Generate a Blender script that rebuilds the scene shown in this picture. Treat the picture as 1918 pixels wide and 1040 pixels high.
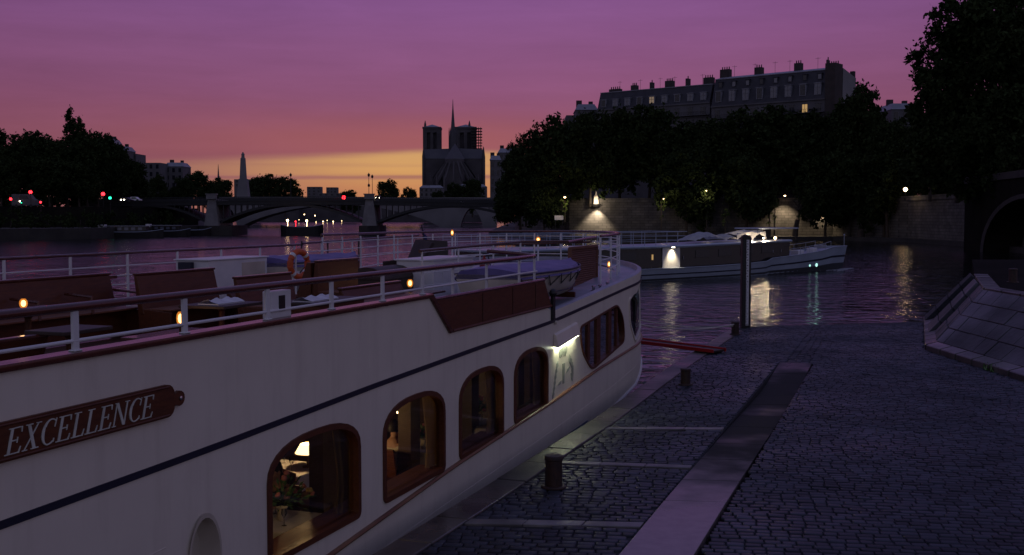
import bpy, bmesh, math, random
import numpy as np
from mathutils import Vector, Matrix
from mathutils.geometry import delaunay_2d_cdt

R = math.radians
rnd = random.Random(7)
for o in list(bpy.data.objects):
    bpy.data.objects.remove(o)
scene = bpy.context.scene
COL = scene.collection

# ------------------------------------------------------------------ camera
F, W, H = 2057.0, 1918.0, 1040.0
HOR = 405.0
PITCH = math.atan((520 - HOR) / F)
CP, SP = math.cos(PITCH), math.sin(PITCH)
CAMZ = 4.2
cd = bpy.data.cameras.new('camera')
cd.sensor_width = 36.0
cd.lens = 36.0 * F / W
cd.clip_start = 0.1
cd.clip_end = 12000
cam = bpy.data.objects.new('camera', cd)
COL.objects.link(cam)
cam.location = (0, 0, CAMZ)
cam.rotation_euler = (R(90) - PITCH, 0, 0)
scene.camera = cam

# ------------------------------------------------------------------ render / view
scene.render.engine = 'CYCLES'
cy = scene.cycles
cy.use_denoising = True
try:
    cy.denoiser = 'OPENIMAGEDENOISE'
except Exception:
    pass
cy.max_bounces = 6
cy.diffuse_bounces = 3
cy.glossy_bounces = 4
cy.transmission_bounces = 6
cy.transparent_max_bounces = 12
cy.sample_clamp_indirect = 4.0
cy.caustics_reflective = False
cy.caustics_refractive = False
vs = scene.view_settings
vs.view_transform = 'Standard'
try:
    vs.look = 'None'
except Exception:
    pass
vs.exposure = 0.0
vs.gamma = 1.0
vs.use_curve_mapping = False

# ------------------------------------------------------------------ world: sky after sunset
world = bpy.data.worlds.new('World')
scene.world = world
world.use_nodes = True
WT = world.node_tree
WT.nodes.clear()
def wn(t, **k):
    n = WT.nodes.new(t)
    for a, b in k.items():
        setattr(n, a, b)
    return n
def wl(a, b):
    WT.links.new(a, b)
def wmath(op, a, b=None, c=None, clamp=False):
    n = wn('ShaderNodeMath', operation=op, use_clamp=clamp)
    for i, x in enumerate((a, b, c)):
        if x is None:
            continue
        if isinstance(x, (int, float)):
            n.inputs[i].default_value = x
        else:
            wl(x, n.inputs[i])
    return n.outputs[0]
def wramp(fac, stops):
    n = wn('ShaderNodeValToRGB')
    e = n.color_ramp.elements
    while len(e) > 1:
        e.remove(e[-1])
    e[0].position = stops[0][0]
    e[0].color = (*stops[0][1], 1)
    for p, c in stops[1:]:
        x = e.new(p)
        x.color = (*c, 1)
    wl(fac, n.inputs[0])
    return n.outputs[0]
def wmix(f, a, b):
    n = wn('ShaderNodeMix', data_type='RGBA')
    wl(f, n.inputs[0])
    for s, x in ((6, a), (7, b)):
        if isinstance(x, tuple):
            n.inputs[s].default_value = (*x, 1)
        else:
            wl(x, n.inputs[s])
    return n.outputs[2]
tc = wn('ShaderNodeTexCoord')
sx = wn('ShaderNodeSeparateXYZ')
wl(tc.outputs['Generated'], sx.inputs[0])
dx, dy, dz = sx.outputs
AZ0 = -0.085
az = wmath('SUBTRACT', wmath('ARCTAN2', dx, dy), AZ0)
# long flat cloud layers: noise stretched along the horizon
mp = wn('ShaderNodeMapping')
mp.inputs['Scale'].default_value = (2.2, 2.2, 38.0)
wl(tc.outputs['Generated'], mp.inputs[0])
nz = wn('ShaderNodeTexNoise')
nz.inputs['Scale'].default_value = 1.6
nz.inputs['Detail'].default_value = 5
nz.inputs['Roughness'].default_value = 0.6
wl(mp.outputs[0], nz.inputs['Vector'])
cl = wmath('SUBTRACT', nz.outputs[0], 0.5)
e0 = wmath('MAXIMUM', dz, 0.0)
e1 = wmath('MAXIMUM', wmath('MULTIPLY_ADD', cl, 0.010, e0), 0.0)
pos = wmath('POWER', e1, 0.5)
west = wramp(pos, [
    (0.00, (0.250, 0.090, 0.110)), (0.150, (0.265, 0.090, 0.115)), (0.24, (0.270, 0.088, 0.125)),
    (0.30, (0.262, 0.086, 0.152)), (0.335, (0.254, 0.087, 0.180)), (0.385, (0.242, 0.088, 0.212)),
    (0.44, (0.224, 0.087, 0.248)), (0.52, (0.165, 0.095, 0.265)), (0.60, (0.130, 0.108, 0.290)), (0.80, (0.126, 0.132, 0.305)), (1.0, (0.132, 0.142, 0.300))])
east = wramp(pos, [
    (0.00, (0.230, 0.215, 0.270)), (0.25, (0.335, 0.300, 0.400)), (0.45, (0.305, 0.290, 0.420)),
    (0.80, (0.190, 0.195, 0.350)), (1.0, (0.132, 0.142, 0.300))])
# how far round from the sunset a direction lies
ca = wmath('COSINE', az)
mr = wn('ShaderNodeMapRange', interpolation_type='SMOOTHSTEP')
mr.inputs[1].default_value = 0.80
mr.inputs[2].default_value = -0.40
wl(ca, mr.inputs[0])
base = wmix(mr.outputs[0], west, east)
# darker towards the left of the sunset, as the photograph shows
def gauss(x, s):
    q = wmath('DIVIDE', x, s)
    return wmath('EXPONENT', wmath('MULTIPLY', wmath('MULTIPLY', q, q), -1.0))
shade = wmath('MULTIPLY_ADD', gauss(wmath('SUBTRACT', az, 0.10), 0.55), 0.36, 0.66)
mp2 = wn('ShaderNodeMapping')
mp2.inputs['Scale'].default_value = (3.2, 3.2, 17.0)
mp2.inputs['Rotation'].default_value = (0, 0, 0.4)
wl(tc.outputs['Generated'], mp2.inputs[0])
nz2 = wn('ShaderNodeTexNoise')
nz2.inputs['Scale'].default_value = 2.3
nz2.inputs['Detail'].default_value = 7
nz2.inputs['Roughness'].default_value = 0.62
nz2.inputs['Distortion'].default_value = 0.5
wl(mp2.outputs[0], nz2.inputs['Vector'])
shade = wmath('MULTIPLY_ADD', cl, 0.22, shade)
shade = wmath('MULTIPLY_ADD', wmath('SUBTRACT', nz2.outputs[0], 0.5), 0.26, shade)
sh = wn('ShaderNodeMix', data_type='RGBA', blend_type='MULTIPLY')
sh.inputs[0].default_value = 1.0
wl(base, sh.inputs[6])
cmb = wn('ShaderNodeCombineColor')
for i in range(3):
    wl(shade, cmb.inputs[i])
wl(cmb.outputs[0], sh.inputs[7])
# the clear strip of afterglow under the cloud sheet
def smooth(x, a, b):
    n = wn('ShaderNodeMapRange', interpolation_type='SMOOTHSTEP')
    n.inputs[1].default_value = a
    n.inputs[2].default_value = b
    wl(x, n.inputs[0])
    return n.outputs[0]
edge = wmath('MULTIPLY_ADD', wmath('ABSOLUTE', wmath('SUBTRACT', az, 0.03)), 0.05, e1)
band = smooth(edge, 0.0645, 0.0555)
azg = wmath('ADD', wmath('MULTIPLY', gauss(az, 0.145), 0.74), wmath('MULTIPLY', gauss(az, 0.33), 0.26))
glow = wmath('MULTIPLY', band, azg)
st = wmath('SUBTRACT', 1.0, wmath('MULTIPLY', gauss(wmath('SUBTRACT', e1, 0.0353), 0.0022), 0.62))
st2 = wmath('SUBTRACT', 1.0, wmath('MULTIPLY', gauss(wmath('SUBTRACT', e1, 0.0460), 0.0016), 0.14))
glow = wmath('MULTIPLY', wmath('MULTIPLY', glow, st), st2)
glow = wmath('MULTIPLY', glow, wmath('MULTIPLY_ADD', cl, 0.3, 1.0), clamp=True)
gcol = wramp(wmath('MULTIPLY', e1, 10.0), [(0.0, (0.50, 0.185, 0.085)), (0.25, (0.56, 0.235, 0.100)), (0.42, (0.66, 0.34, 0.125)), (0.58, (0.62, 0.34, 0.14))])
fin = wmix(glow, sh.outputs[2], gcol)
# a redder fringe on the cloud just above the strip
frg = wmath('MULTIPLY', gauss(wmath('SUBTRACT', e1, 0.066), 0.022), wmath('MULTIPLY', gauss(az, 0.23), wmath('SUBTRACT', 1.0, band)))
fin = wmix(wmath('MULTIPLY', frg, 0.70), fin, (0.375, 0.112, 0.112))
# below the horizon: dim ground haze
fin = wmix(smooth(dz, 0.0, -0.05), fin, (0.04, 0.028, 0.045))
bg = wn('ShaderNodeBackground')
wl(fin, bg.inputs[0])
bg.inputs[1].default_value = 1.0
wo = wn('ShaderNodeOutputWorld')
wl(bg.outputs[0], wo.inputs[0])
try:
    world.cycles.sampling_method = 'MANUAL'
    world.cycles.sample_map_resolution = 1024
except Exception:
    pass

# ------------------------------------------------------------------ pixel helpers (pixels of the 1918 x 1040 photograph)
def ray(px, py):
    a = (px - 959) / F
    b = -(py - 520) / F
    return Vector((a, CP + b * SP, -SP + b * CP))
def at(px, py, Y):
    d = ray(px, py)
    t = Y / d.y
    return Vector((d.x * t, Y, CAMZ + d.z * t))
def gz(px, py, z=0.0):
    d = ray(px, py)
    t = (z - CAMZ) / d.z
    return Vector((d.x * t, d.y * t, z))

# ------------------------------------------------------------------ object helpers
def tag(o, label=None, cat=None, group=None, kind=None):
    if label: o['label'] = label
    if cat: o['category'] = cat
    if group: o['group'] = group
    if kind: o['kind'] = kind
    return o
def empty(name, loc=(0, 0, 0), rz=0.0, label=None, cat=None, group=None, scale=None):
    o = bpy.data.objects.new(name, None)
    o.empty_display_size = 0.3
    COL.objects.link(o)
    o.location = loc
    o.rotation_euler = (0, 0, rz)
    if scale: o.scale = scale
    return tag(o, label, cat, group)
def link_mesh(name, me, mat=None, parent=None, loc=None, rz=None):
    o = bpy.data.objects.new(name, me)
    COL.objects.link(o)
    if mat is not None and not me.materials:
        me.materials.append(mat)
    if parent is not None: o.parent = parent
    if loc is not None: o.location = loc
    if rz is not None: o.rotation_euler = (0, 0, rz)
    return o
def np_mesh(name, V, Q, smooth=False):
    V = np.asarray(V, dtype=np.float32)
    Q = np.asarray(Q, dtype=np.int32)
    k = Q.shape[1]
    me = bpy.data.meshes.new(name)
    me.vertices.add(len(V))
    me.vertices.foreach_set('co', V.ravel())
    me.loops.add(Q.size)
    me.loops.foreach_set('vertex_index', Q.ravel())
    me.polygons.add(len(Q))
    me.polygons.foreach_set('loop_start', np.arange(0, Q.size, k, dtype=np.int32))
    me.update(calc_edges=True)
    if smooth:
        me.polygons.foreach_set('use_smooth', np.ones(len(Q), dtype=bool))
    return me
def copy_tree(o, parent=None):
    c = o.copy()
    COL.objects.link(c)
    c.parent = parent
    for ch in list(o.children):
        copy_tree(ch, c)
    return c

class MB:
    """collects shapes that become one mesh"""
    def __init__(s):
        s.v, s.f = [], []
    def add(s, vs, fs):
        b = len(s.v)
        s.v += [tuple(p) for p in vs]
        s.f += [tuple(i + b for i in q) for q in fs]
        return s
    def box(s, c, d, rz=0.0, ry=0.0, rx=0.0, top=None):
        hx, hy, hz = d[0] / 2, d[1] / 2, d[2] / 2
        t = top or (1, 1)
        pts = [(-hx, -hy, -hz), (hx, -hy, -hz), (hx, hy, -hz), (-hx, hy, -hz),
               (-hx * t[0], -hy * t[1], hz), (hx * t[0], -hy * t[1], hz), (hx * t[0], hy * t[1], hz), (-hx * t[0], hy * t[1], hz)]
        m = Matrix.Translation(c) @ Matrix.Rotation(rz, 4, 'Z') @ Matrix.Rotation(ry, 4, 'Y') @ Matrix.Rotation(rx, 4, 'X')
        return s.add([m @ Vector(p) for p in pts], [(0, 3, 2, 1), (4, 5, 6, 7), (0, 1, 5, 4), (1, 2, 6, 5), (2, 3, 7, 6), (3, 0, 4, 7)])
    def hexa(s, p):
        return s.add(p, [(0, 3, 2, 1), (4, 5, 6, 7), (0, 1, 5, 4), (1, 2, 6, 5), (2, 3, 7, 6), (3, 0, 4, 7)])
    def tube(s, pts, r, n=8, closed=False):
        pts = [Vector(p) for p in pts]
        m = len(pts)
        rr = r if isinstance(r, (list, tuple)) else [r] * m
        vs, fs = [], []
        for i, p in enumerate(pts):
            a = pts[(i - 1) % m] if (i > 0 or closed) else p
            b = pts[(i + 1) % m] if (i < m - 1 or closed) else p
            t = (b - a).normalized()
            up = Vector((0, 0, 1)) if abs(t.z) < 0.95 else Vector((1, 0, 0))
            x = t.cross(up).normalized()
            y = x.cross(t)
            for k in range(n):
                q = 2 * math.pi * k / n
                vs.append(p + x * math.cos(q) * rr[i] + y * math.sin(q) * rr[i])
        for i in range(m if closed else m - 1):
            j = (i + 1) % m
            for k in range(n):
                l = (k + 1) % n
                fs.append((i * n + k, i * n + l, j * n + l, j * n + k))
        if not closed:
            fs.append(tuple(range(n - 1, -1, -1)))
            fs.append(tuple((m - 1) * n + k for k in range(n)))
        return s.add(vs, fs)
    def lathe(s, prof, c=(0, 0, 0), n=16, sx=1.0, sy=1.0):
        vs, fs = [], []
        for r, z in prof:
            for k in range(n):
                q = 2 * math.pi * k / n
                vs.append((c[0] + r * sx * math.cos(q), c[1] + r * sy * math.sin(q), c[2] + z))
        for i in range(len(prof) - 1):
            for k in range(n):
                l = (k + 1) % n
                fs.append((i * n + k, i * n + l, (i + 1) * n + l, (i + 1) * n + k))
        fs.append(tuple(range(n - 1, -1, -1)))
        fs.append(tuple((len(prof) - 1) * n + k for k in range(n)))
        return s.add(vs, fs)
    def prism(s, poly, a, b, fn=None):
        """poly in a plane, extruded from a to b; fn maps (u, v, w) to a point"""
        fn = fn or (lambda u, v, w: (u, v, w))
        n = len(poly)
        vs = [fn(u, v, a) for u, v in poly] + [fn(u, v, b) for u, v in poly]
        fs = [tuple(range(n - 1, -1, -1)), tuple(range(n, 2 * n))]
        for i in range(n):
            j = (i + 1) % n
            fs.append((i, j, n + j, n + i))
        return s.add(vs, fs)
    def ring(s, outer, inner, a, b, fn):
        n = len(outer)
        vs = [fn(u, v, a) for u, v in outer] + [fn(u, v, b) for u, v in outer] + [fn(u, v, b) for u, v in inner] + [fn(u, v, a) for u, v in inner]
        fs = []
        for k in range(4):
            k2 = (k + 1) % 4
            for i in range(n):
                j = (i + 1) % n
                fs.append((k * n + i, k * n + j, k2 * n + j, k2 * n + i))
        return s.add(vs, fs)
    def grid(s, rows):
        m, n = len(rows), len(rows[0])
        return s.add([p for r in rows for p in r], [(i * n + j, i * n + j + 1, (i + 1) * n + j + 1, (i + 1) * n + j) for i in range(m - 1) for j in range(n - 1)])
    def ball(s, c, r, n=10, m=6):
        r = r if isinstance(r, (tuple, list)) else (r, r, r)
        rows = []
        for i in range(m + 1):
            t = math.pi * i / m
            rows.append([(c[0] + r[0] * math.sin(t) * math.cos(2 * math.pi * k / n), c[1] + r[1] * math.sin(t) * math.sin(2 * math.pi * k / n), c[2] - r[2] * math.cos(t)) for k in range(n + 1)])
        return s.grid(rows)
    def build(s, name, mat, parent=None, smooth=False, bevel=0.0, seg=2, kind=None, loc=None, rz=None):
        me = bpy.data.meshes.new(name)
        me.from_pydata(s.v, [], s.f)
        bm = bmesh.new()
        bm.from_mesh(me)
        bmesh.ops.remove_doubles(bm, verts=bm.verts, dist=1e-5)
        bmesh.ops.recalc_face_normals(bm, faces=bm.faces)
        bm.to_mesh(me)
        bm.free()
        if smooth:
            me.polygons.foreach_set('use_smooth', [True] * len(me.polygons))
            try:
                me.set_sharp_from_angle(angle=R(38))
            except Exception:
                pass
        o = link_mesh(name, me, mat, parent, loc, rz)
        if bevel:
            b = o.modifiers.new('edge', 'BEVEL')
            b.width = bevel
            b.segments = seg
            b.limit_method = 'ANGLE'
            b.angle_limit = R(40)
        if kind: o['kind'] = kind
        return o

# ------------------------------------------------------------------ materials
def pmat(name, c1, c2=None, scale=4.0, rough=0.5, rough2=None, bump=0.0, bscale=None, metal=0.0, spec=0.5, coat=0.0,
         stretch=(1, 1, 1), island=0.0, detail=4.0, coord='Object', thr=(0.35, 0.65)):
    m = bpy.data.materials.new(name)
    m.use_nodes = True
    nt = m.node_tree
    b = nt.nodes['Principled BSDF']
    b.inputs['Metallic'].default_value = metal
    b.inputs['Roughness'].default_value = rough
    b.inputs['Specular IOR Level'].default_value = spec
    b.inputs['Coat Weight'].default_value = coat
    b.inputs['Coat Roughness'].default_value = 0.08
    t = nt.nodes.new('ShaderNodeTexCoord')
    mp = nt.nodes.new('ShaderNodeMapping')
    mp.inputs['Scale'].default_value = stretch
    if coord == 'World':
        nt.links.new(nt.nodes.new('ShaderNodeNewGeometry').outputs['Position'], mp.inputs[0])
    else:
        nt.links.new(t.outputs[coord], mp.inputs[0])
    n = nt.nodes.new('ShaderNodeTexNoise')
    n.inputs['Scale'].default_value = scale
    n.inputs['Detail'].default_value = detail
    nt.links.new(mp.outputs[0], n.inputs['Vector'])
    r = nt.nodes.new('ShaderNodeMapRange')
    r.inputs[1].default_value, r.inputs[2].default_value = thr
    nt.links.new(n.outputs[0], r.inputs[0])
    c2 = c2 or tuple(x * 0.8 for x in c1)
    mx = nt.nodes.new('ShaderNodeMix')
    mx.data_type = 'RGBA'
    mx.inputs[6].default_value = (*c1, 1)
    mx.inputs[7].default_value = (*c2, 1)
    nt.links.new(r.outputs[0], mx.inputs[0])
    out = mx.outputs[2]
    if island:
        g = nt.nodes.new('ShaderNodeNewGeometry')
        oi = nt.nodes.new('ShaderNodeObjectInfo')
        ad = nt.nodes.new('ShaderNodeMath'); ad.operation = 'ADD'
        nt.links.new(g.outputs['Random Per Island'], ad.inputs[0])
        nt.links.new(oi.outputs['Random'], ad.inputs[1])
        fr = nt.nodes.new('ShaderNodeMath'); fr.operation = 'FRACT'
        nt.links.new(ad.outputs[0], fr.inputs[0])
        ma = nt.nodes.new('ShaderNodeMath'); ma.operation = 'MULTIPLY_ADD'
        nt.links.new(fr.outputs[0], ma.inputs[0])
        ma.inputs[1].default_value = 2 * island
        ma.inputs[2].default_value = 1 - island
        cc = nt.nodes.new('ShaderNodeVectorMath'); cc.operation = 'SCALE'
        nt.links.new(out, cc.inputs[0])
        nt.links.new(ma.outputs[0], cc.inputs[3])
        out = cc.outputs[0]
    nt.links.new(out, b.inputs['Base Color'])
    if rough2 is not None:
        rr = nt.nodes.new('ShaderNodeMapRange')
        rr.inputs[1].default_value, rr.inputs[2].default_value = 0.3, 0.7
        rr.inputs[3].default_value, rr.inputs[4].default_value = rough, rough2
        n2 = nt.nodes.new('ShaderNodeTexNoise')
        n2.inputs['Scale'].default_value = scale * 0.45
        n2.inputs['Detail'].default_value = 3
        nt.links.new(mp.outputs[0], n2.inputs['Vector'])
        nt.links.new(n2.outputs[0], rr.inputs[0])
        nt.links.new(rr.outputs[0], b.inputs['Roughness'])
    if bump:
        bn = nt.nodes.new('ShaderNodeBump')
        bn.inputs['Strength'].default_value = 0.6
        bn.inputs['Distance'].default_value = bump
        n3 = nt.nodes.new('ShaderNodeTexNoise')
        n3.inputs['Scale'].default_value = bscale or scale * 3
        n3.inputs['Detail'].default_value = 5
        nt.links.new(mp.outputs[0], n3.inputs['Vector'])
        nt.links.new(n3.outputs[0], bn.inputs['Height'])
        nt.links.new(bn.outputs[0], b.inputs['Normal'])
    return m
def emat(name, c, k):
    m = bpy.data.materials.new(name)
    m.use_nodes = True
    b = m.node_tree.nodes['Principled BSDF']
    b.inputs['Base Color'].default_value = (*[min(0.8, x) for x in c], 1)
    b.inputs['Emission Color'].default_value = (*c, 1)
    b.inputs['Emission Strength'].default_value = k
    return m
def glass_mat(name, tint=(0.9, 0.9, 0.9), ior=1.5, rough=0.02):
    m = bpy.data.materials.new(name)
    m.use_nodes = True
    nt = m.node_tree
    nt.nodes.clear()
    o = nt.nodes.new('ShaderNodeOutputMaterial')
    mx = nt.nodes.new('ShaderNodeMixShader')
    t = nt.nodes.new('ShaderNodeBsdfTransparent'); t.inputs[0].default_value = (*tint, 1)
    g = nt.nodes.new('ShaderNodeBsdfGlossy'); g.inputs['Roughness'].default_value = rough
    fr = nt.nodes.new('ShaderNodeFresnel'); fr.inputs[0].default_value = ior
    nt.links.new(fr.outputs[0], mx.inputs[0])
    nt.links.new(t.outputs[0], mx.inputs[1])
    nt.links.new(g.outputs[0], mx.inputs[2])
    nt.links.new(mx.outputs[0], o.inputs[0])
    return m
M = {}
M['hull'] = pmat('hull_paint', (0.82, 0.75, 0.64), (0.77, 0.70, 0.60), 1.2, 0.33, 0.46, 0.010, 0.9, spec=0.4)
def streaks(m):
    # rain streaks and thin grime running down the plating
    nt = m.node_tree
    b = nt.nodes['Principled BSDF']
    src = b.inputs['Base Color'].links[0].from_socket
    t = nt.nodes.new('ShaderNodeTexCoord'); mp = nt.nodes.new('ShaderNodeMapping')
    mp.inputs['Scale'].default_value = (1, 2.2, 0.30)
    nt.links.new(t.outputs['Object'], mp.inputs[0])
    n = nt.nodes.new('ShaderNodeTexNoise'); n.inputs['Scale'].default_value = 1.6; n.inputs['Detail'].default_value = 7; n.inputs['Roughness'].default_value = 0.65
    nt.links.new(mp.outputs[0], n.inputs['Vector'])
    r = nt.nodes.new('ShaderNodeMapRange'); r.inputs[1].default_value = 0.50; r.inputs[2].default_value = 0.78; r.inputs[4].default_value = 0.26
    nt.links.new(n.outputs[0], r.inputs[0])
    mx = nt.nodes.new('ShaderNodeMix'); mx.data_type = 'RGBA'
    nt.links.new(r.outputs[0], mx.inputs[0]); nt.links.new(src, mx.inputs[6]); mx.inputs[7].default_value = (0.40, 0.33, 0.25, 1)
    nt.links.new(mx.outputs[2], b.inputs['Base Color'])
streaks(M['hull'])
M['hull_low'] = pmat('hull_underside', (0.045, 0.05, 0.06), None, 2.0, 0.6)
M['white'] = pmat('white_paint', (0.74, 0.73, 0.74), (0.66, 0.66, 0.68), 3.0, 0.35)
M['grey_deck'] = pmat('grey_deck_paint', (0.30, 0.32, 0.40), (0.25, 0.27, 0.33), 2.0, 0.28, 0.5)
M['navy'] = pmat('navy_paint', (0.010, 0.012, 0.035), None, 3.0, 0.5)
M['mahog'] = pmat('mahogany', (0.120, 0.034, 0.011), (0.085, 0.023, 0.008), 5.0, 0.42, 0.55, 0.002, stretch=(6, 1, 6), spec=0.4)
M['varnish'] = pmat('varnished_wood', (0.11, 0.030, 0.018), (0.075, 0.02, 0.012), 5.0, 0.22, 0.34, stretch=(6, 1, 6), coat=0.3)
M['teak'] = pmat('teak', (0.20, 0.075, 0.035), (0.14, 0.05, 0.024), 4.0, 0.5, 0.6, 0.003, stretch=(8, 1, 8))
M['darkwood'] = pmat('dark_wood', (0.045, 0.026, 0.018), (0.028, 0.016, 0.012), 4.0, 0.6)
M['gold'] = pmat('gold_paint', (0.30, 0.17, 0.05), (0.22, 0.12, 0.04), 4.0, 0.4)
M['letter'] = pmat('letter_paint', (0.66, 0.68, 0.60), None, 6.0, 0.5)
M['black'] = pmat('black_paint', (0.012, 0.012, 0.014), None, 4.0, 0.45)
M['iron'] = pmat('rusty_iron', (0.050, 0.022, 0.015), (0.022, 0.013, 0.011), 9.0, 0.5, 0.7, 0.006, 18)
M['red'] = pmat('red_paint', (0.50, 0.022, 0.020), (0.42, 0.02, 0.02), 3.0, 0.5)
M['orange'] = pmat('orange_plastic', (0.62, 0.10, 0.02), None, 3.0, 0.5)
M['cover'] = pmat('violet_canvas', (0.16, 0.13, 0.34), (0.11, 0.09, 0.26), 3.0, 0.55, None, 0.015, 4)
M['cream'] = pmat('cream_paint', (0.62, 0.55, 0.45), None, 2.0, 0.4)
M['rope'] = pmat('rope_fibre', (0.60, 0.56, 0.50), None, 30, 0.8)
M['cable'] = pmat('dark_cord', (0.03, 0.03, 0.03), None, 10, 0.7)
M['cloth'] = pmat('table_cloth', (0.72, 0.70, 0.74), None, 5, 0.8)
M['curtain'] = pmat('curtain_cloth', (0.36, 0.26, 0.15), (0.28, 0.20, 0.11), 3, 0.8, stretch=(1, 4, 0.4))
M['blue_cloth'] = pmat('blue_cloth', (0.03, 0.04, 0.16), None, 4, 0.8)
M['chrome'] = pmat('bright_metal', (0.6, 0.6, 0.6), None, 4, 0.25, metal=1.0)
M['stone_dark'] = pmat('quay_joint', (0.022, 0.023, 0.030), (0.014, 0.015, 0.019), 6, 0.85)
M['cobble'] = pmat('wet_cobble', (0.040, 0.044, 0.062), (0.022, 0.025, 0.035), 0.55, 0.34, 0.70, 0.004, 26, island=0.5, spec=0.26, coord='World', detail=6)
M['slab'] = pmat('sky_sheen_granite', (0.22, 0.18, 0.185), (0.17, 0.14, 0.145), 5, 0.16, 0.34, 0.0012, 14, island=0.08, spec=0.6)  # pale tone carries the painted sky sheen of the near slabs
M['slab_dark'] = pmat('dark_reflection_granite', (0.055, 0.055, 0.054), (0.022, 0.022, 0.022), 1.3, 0.22, 0.55, 0.002, 10, island=0.12, spec=0.06, coord='World')  # darker granite copy for a painted dark reflection, not assigned
M['kerb'] = pmat('pale_kerb_stone', (0.20, 0.19, 0.185), (0.085, 0.08, 0.08), 1.8, 0.3, 0.55, 0.004, 16, island=0.2, coord='World')
M['coping'] = pmat('coping_stone', (0.095, 0.087, 0.076), (0.040, 0.037, 0.033), 1.2, 0.22, 0.6, 0.010, 9, island=0.35, coord='World')
M['block'] = pmat('revetment_stone', (0.072, 0.070, 0.078), (0.026, 0.026, 0.029), 1.1, 0.42, 0.75, 0.025, 6, island=0.3)
M['wall'] = pmat('river_wall_stone', (0.17, 0.157, 0.146), (0.10, 0.094, 0.088), 0.5, 0.85)
M['earth'] = pmat('dark_ground', (0.022, 0.020, 0.018), (0.014, 0.014, 0.012), 0.3, 1.0, spec=0.02)
M['bank'] = pmat('bank_stone', (0.05, 0.046, 0.042), (0.032, 0.03, 0.028), 0.4, 0.85)
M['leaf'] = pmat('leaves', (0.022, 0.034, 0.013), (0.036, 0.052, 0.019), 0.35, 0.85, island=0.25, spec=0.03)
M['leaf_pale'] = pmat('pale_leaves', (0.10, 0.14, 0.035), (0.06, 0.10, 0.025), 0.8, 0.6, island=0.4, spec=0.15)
M['bark'] = pmat('bark', (0.07, 0.055, 0.042), (0.045, 0.036, 0.03), 2, 0.9)
M['facade'] = pmat('pale_facade', (0.13, 0.128, 0.138), (0.10, 0.098, 0.105), 0.25, 0.85)
M['gable'] = pmat('gable_render', (0.25, 0.245, 0.25), (0.20, 0.195, 0.20), 0.2, 0.85)
M['chimney'] = pmat('chimney_brick', (0.060, 0.048, 0.046), (0.042, 0.036, 0.035), 0.8, 0.9)
M['slate'] = pmat('slate_roof', (0.050, 0.052, 0.065), (0.035, 0.036, 0.045), 0.6, 0.75)
M['zinc'] = pmat('zinc_roof', (0.26, 0.27, 0.31), (0.2, 0.21, 0.24), 0.4, 0.5)
M['winglass'] = pmat('dark_window_glass', (0.02, 0.022, 0.03), None, 1, 0.15)
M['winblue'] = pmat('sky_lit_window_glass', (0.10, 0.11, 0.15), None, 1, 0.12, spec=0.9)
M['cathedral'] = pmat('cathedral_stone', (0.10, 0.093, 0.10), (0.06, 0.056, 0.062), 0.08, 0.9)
M['lead'] = pmat('lead_roof', (0.09, 0.09, 0.10), (0.07, 0.07, 0.085), 0.1, 0.7)
M['bridge_iron'] = pmat('bridge_iron', (0.022, 0.024, 0.028), (0.016, 0.018, 0.02), 0.4, 0.6)
M['bridge_stone'] = pmat('bridge_stone', (0.24, 0.235, 0.24), (0.17, 0.165, 0.17), 0.4, 0.85)
M['far_stone'] = pmat('far_bridge_stone', (0.20, 0.195, 0.205), (0.15, 0.145, 0.155), 0.1, 0.85)
M['yacht_white'] = pmat('yacht_pale_paint', (0.36, 0.42, 0.52), (0.30, 0.35, 0.44), 0.5, 0.3)
M['yacht_dark'] = pmat('yacht_dark_panel', (0.020, 0.018, 0.020), None, 1, 0.15)
M['glass'] = glass_mat('saloon_glass', (0.82, 0.82, 0.80))
M['canvas'] = pmat('pale_canvas', (0.50, 0.51, 0.55), None, 2, 0.8)
M['inside'] = pmat('saloon_panelling', (0.085, 0.045, 0.03), (0.06, 0.03, 0.02), 3, 0.5)
M['skin'] = pmat('skin', (0.48, 0.27, 0.19), None, 8, 0.6)
M['hair'] = pmat('hair', (0.015, 0.010, 0.008), None, 20, 0.6)
M['shirt'] = pmat('pale_shirt', (0.60, 0.55, 0.46), None, 6, 0.8)
M['jacket'] = pmat('dark_jacket', (0.03, 0.03, 0.035), None, 6, 0.8)
M['plant'] = pmat('bouquet_leaves', (0.07, 0.16, 0.04), (0.11, 0.21, 0.06), 9, 0.6, island=0.4)
M['petal_pink'] = pmat('pink_petals', (0.60, 0.22, 0.18), None, 9, 0.7)
M['petal_yellow'] = pmat('yellow_petals', (0.70, 0.50, 0.15), None, 9, 0.7)
M['brick_red'] = pmat('dull_red_paint', (0.32, 0.03, 0.025), None, 3, 0.4)
M['bulb'] = emat('candle_flame', (1.0, 0.70, 0.34), 7.0)
def amber_glass():
    m = bpy.data.materials.new('amber_lamp_glass'); m.use_nodes = True
    nt = m.node_tree; nt.nodes.clear()
    o = nt.nodes.new('ShaderNodeOutputMaterial'); mx = nt.nodes.new('ShaderNodeMixShader'); mx.inputs[0].default_value = 0.5
    t = nt.nodes.new('ShaderNodeBsdfTransparent'); t.inputs[0].default_value = (1, .8, .55, 1)
    e = nt.nodes.new('ShaderNodeEmission'); e.inputs[0].default_value = (1, .33, .05, 1); e.inputs[1].default_value = 0.9
    nt.links.new(t.outputs[0], mx.inputs[1]); nt.links.new(e.outputs[0], mx.inputs[2]); nt.links.new(mx.outputs[0], o.inputs[0])
    return m
M['amber'] = amber_glass()
M['bulb_far'] = emat('lamp_glass', (1.0, 0.66, 0.32), 14.0)
M['bulb_white'] = emat('white_lamp_glass', (1.0, 0.85, 0.6), 12.0)
M['tube'] = emat('tube_light', (0.92, 1.0, 0.66), 28.0)
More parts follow.
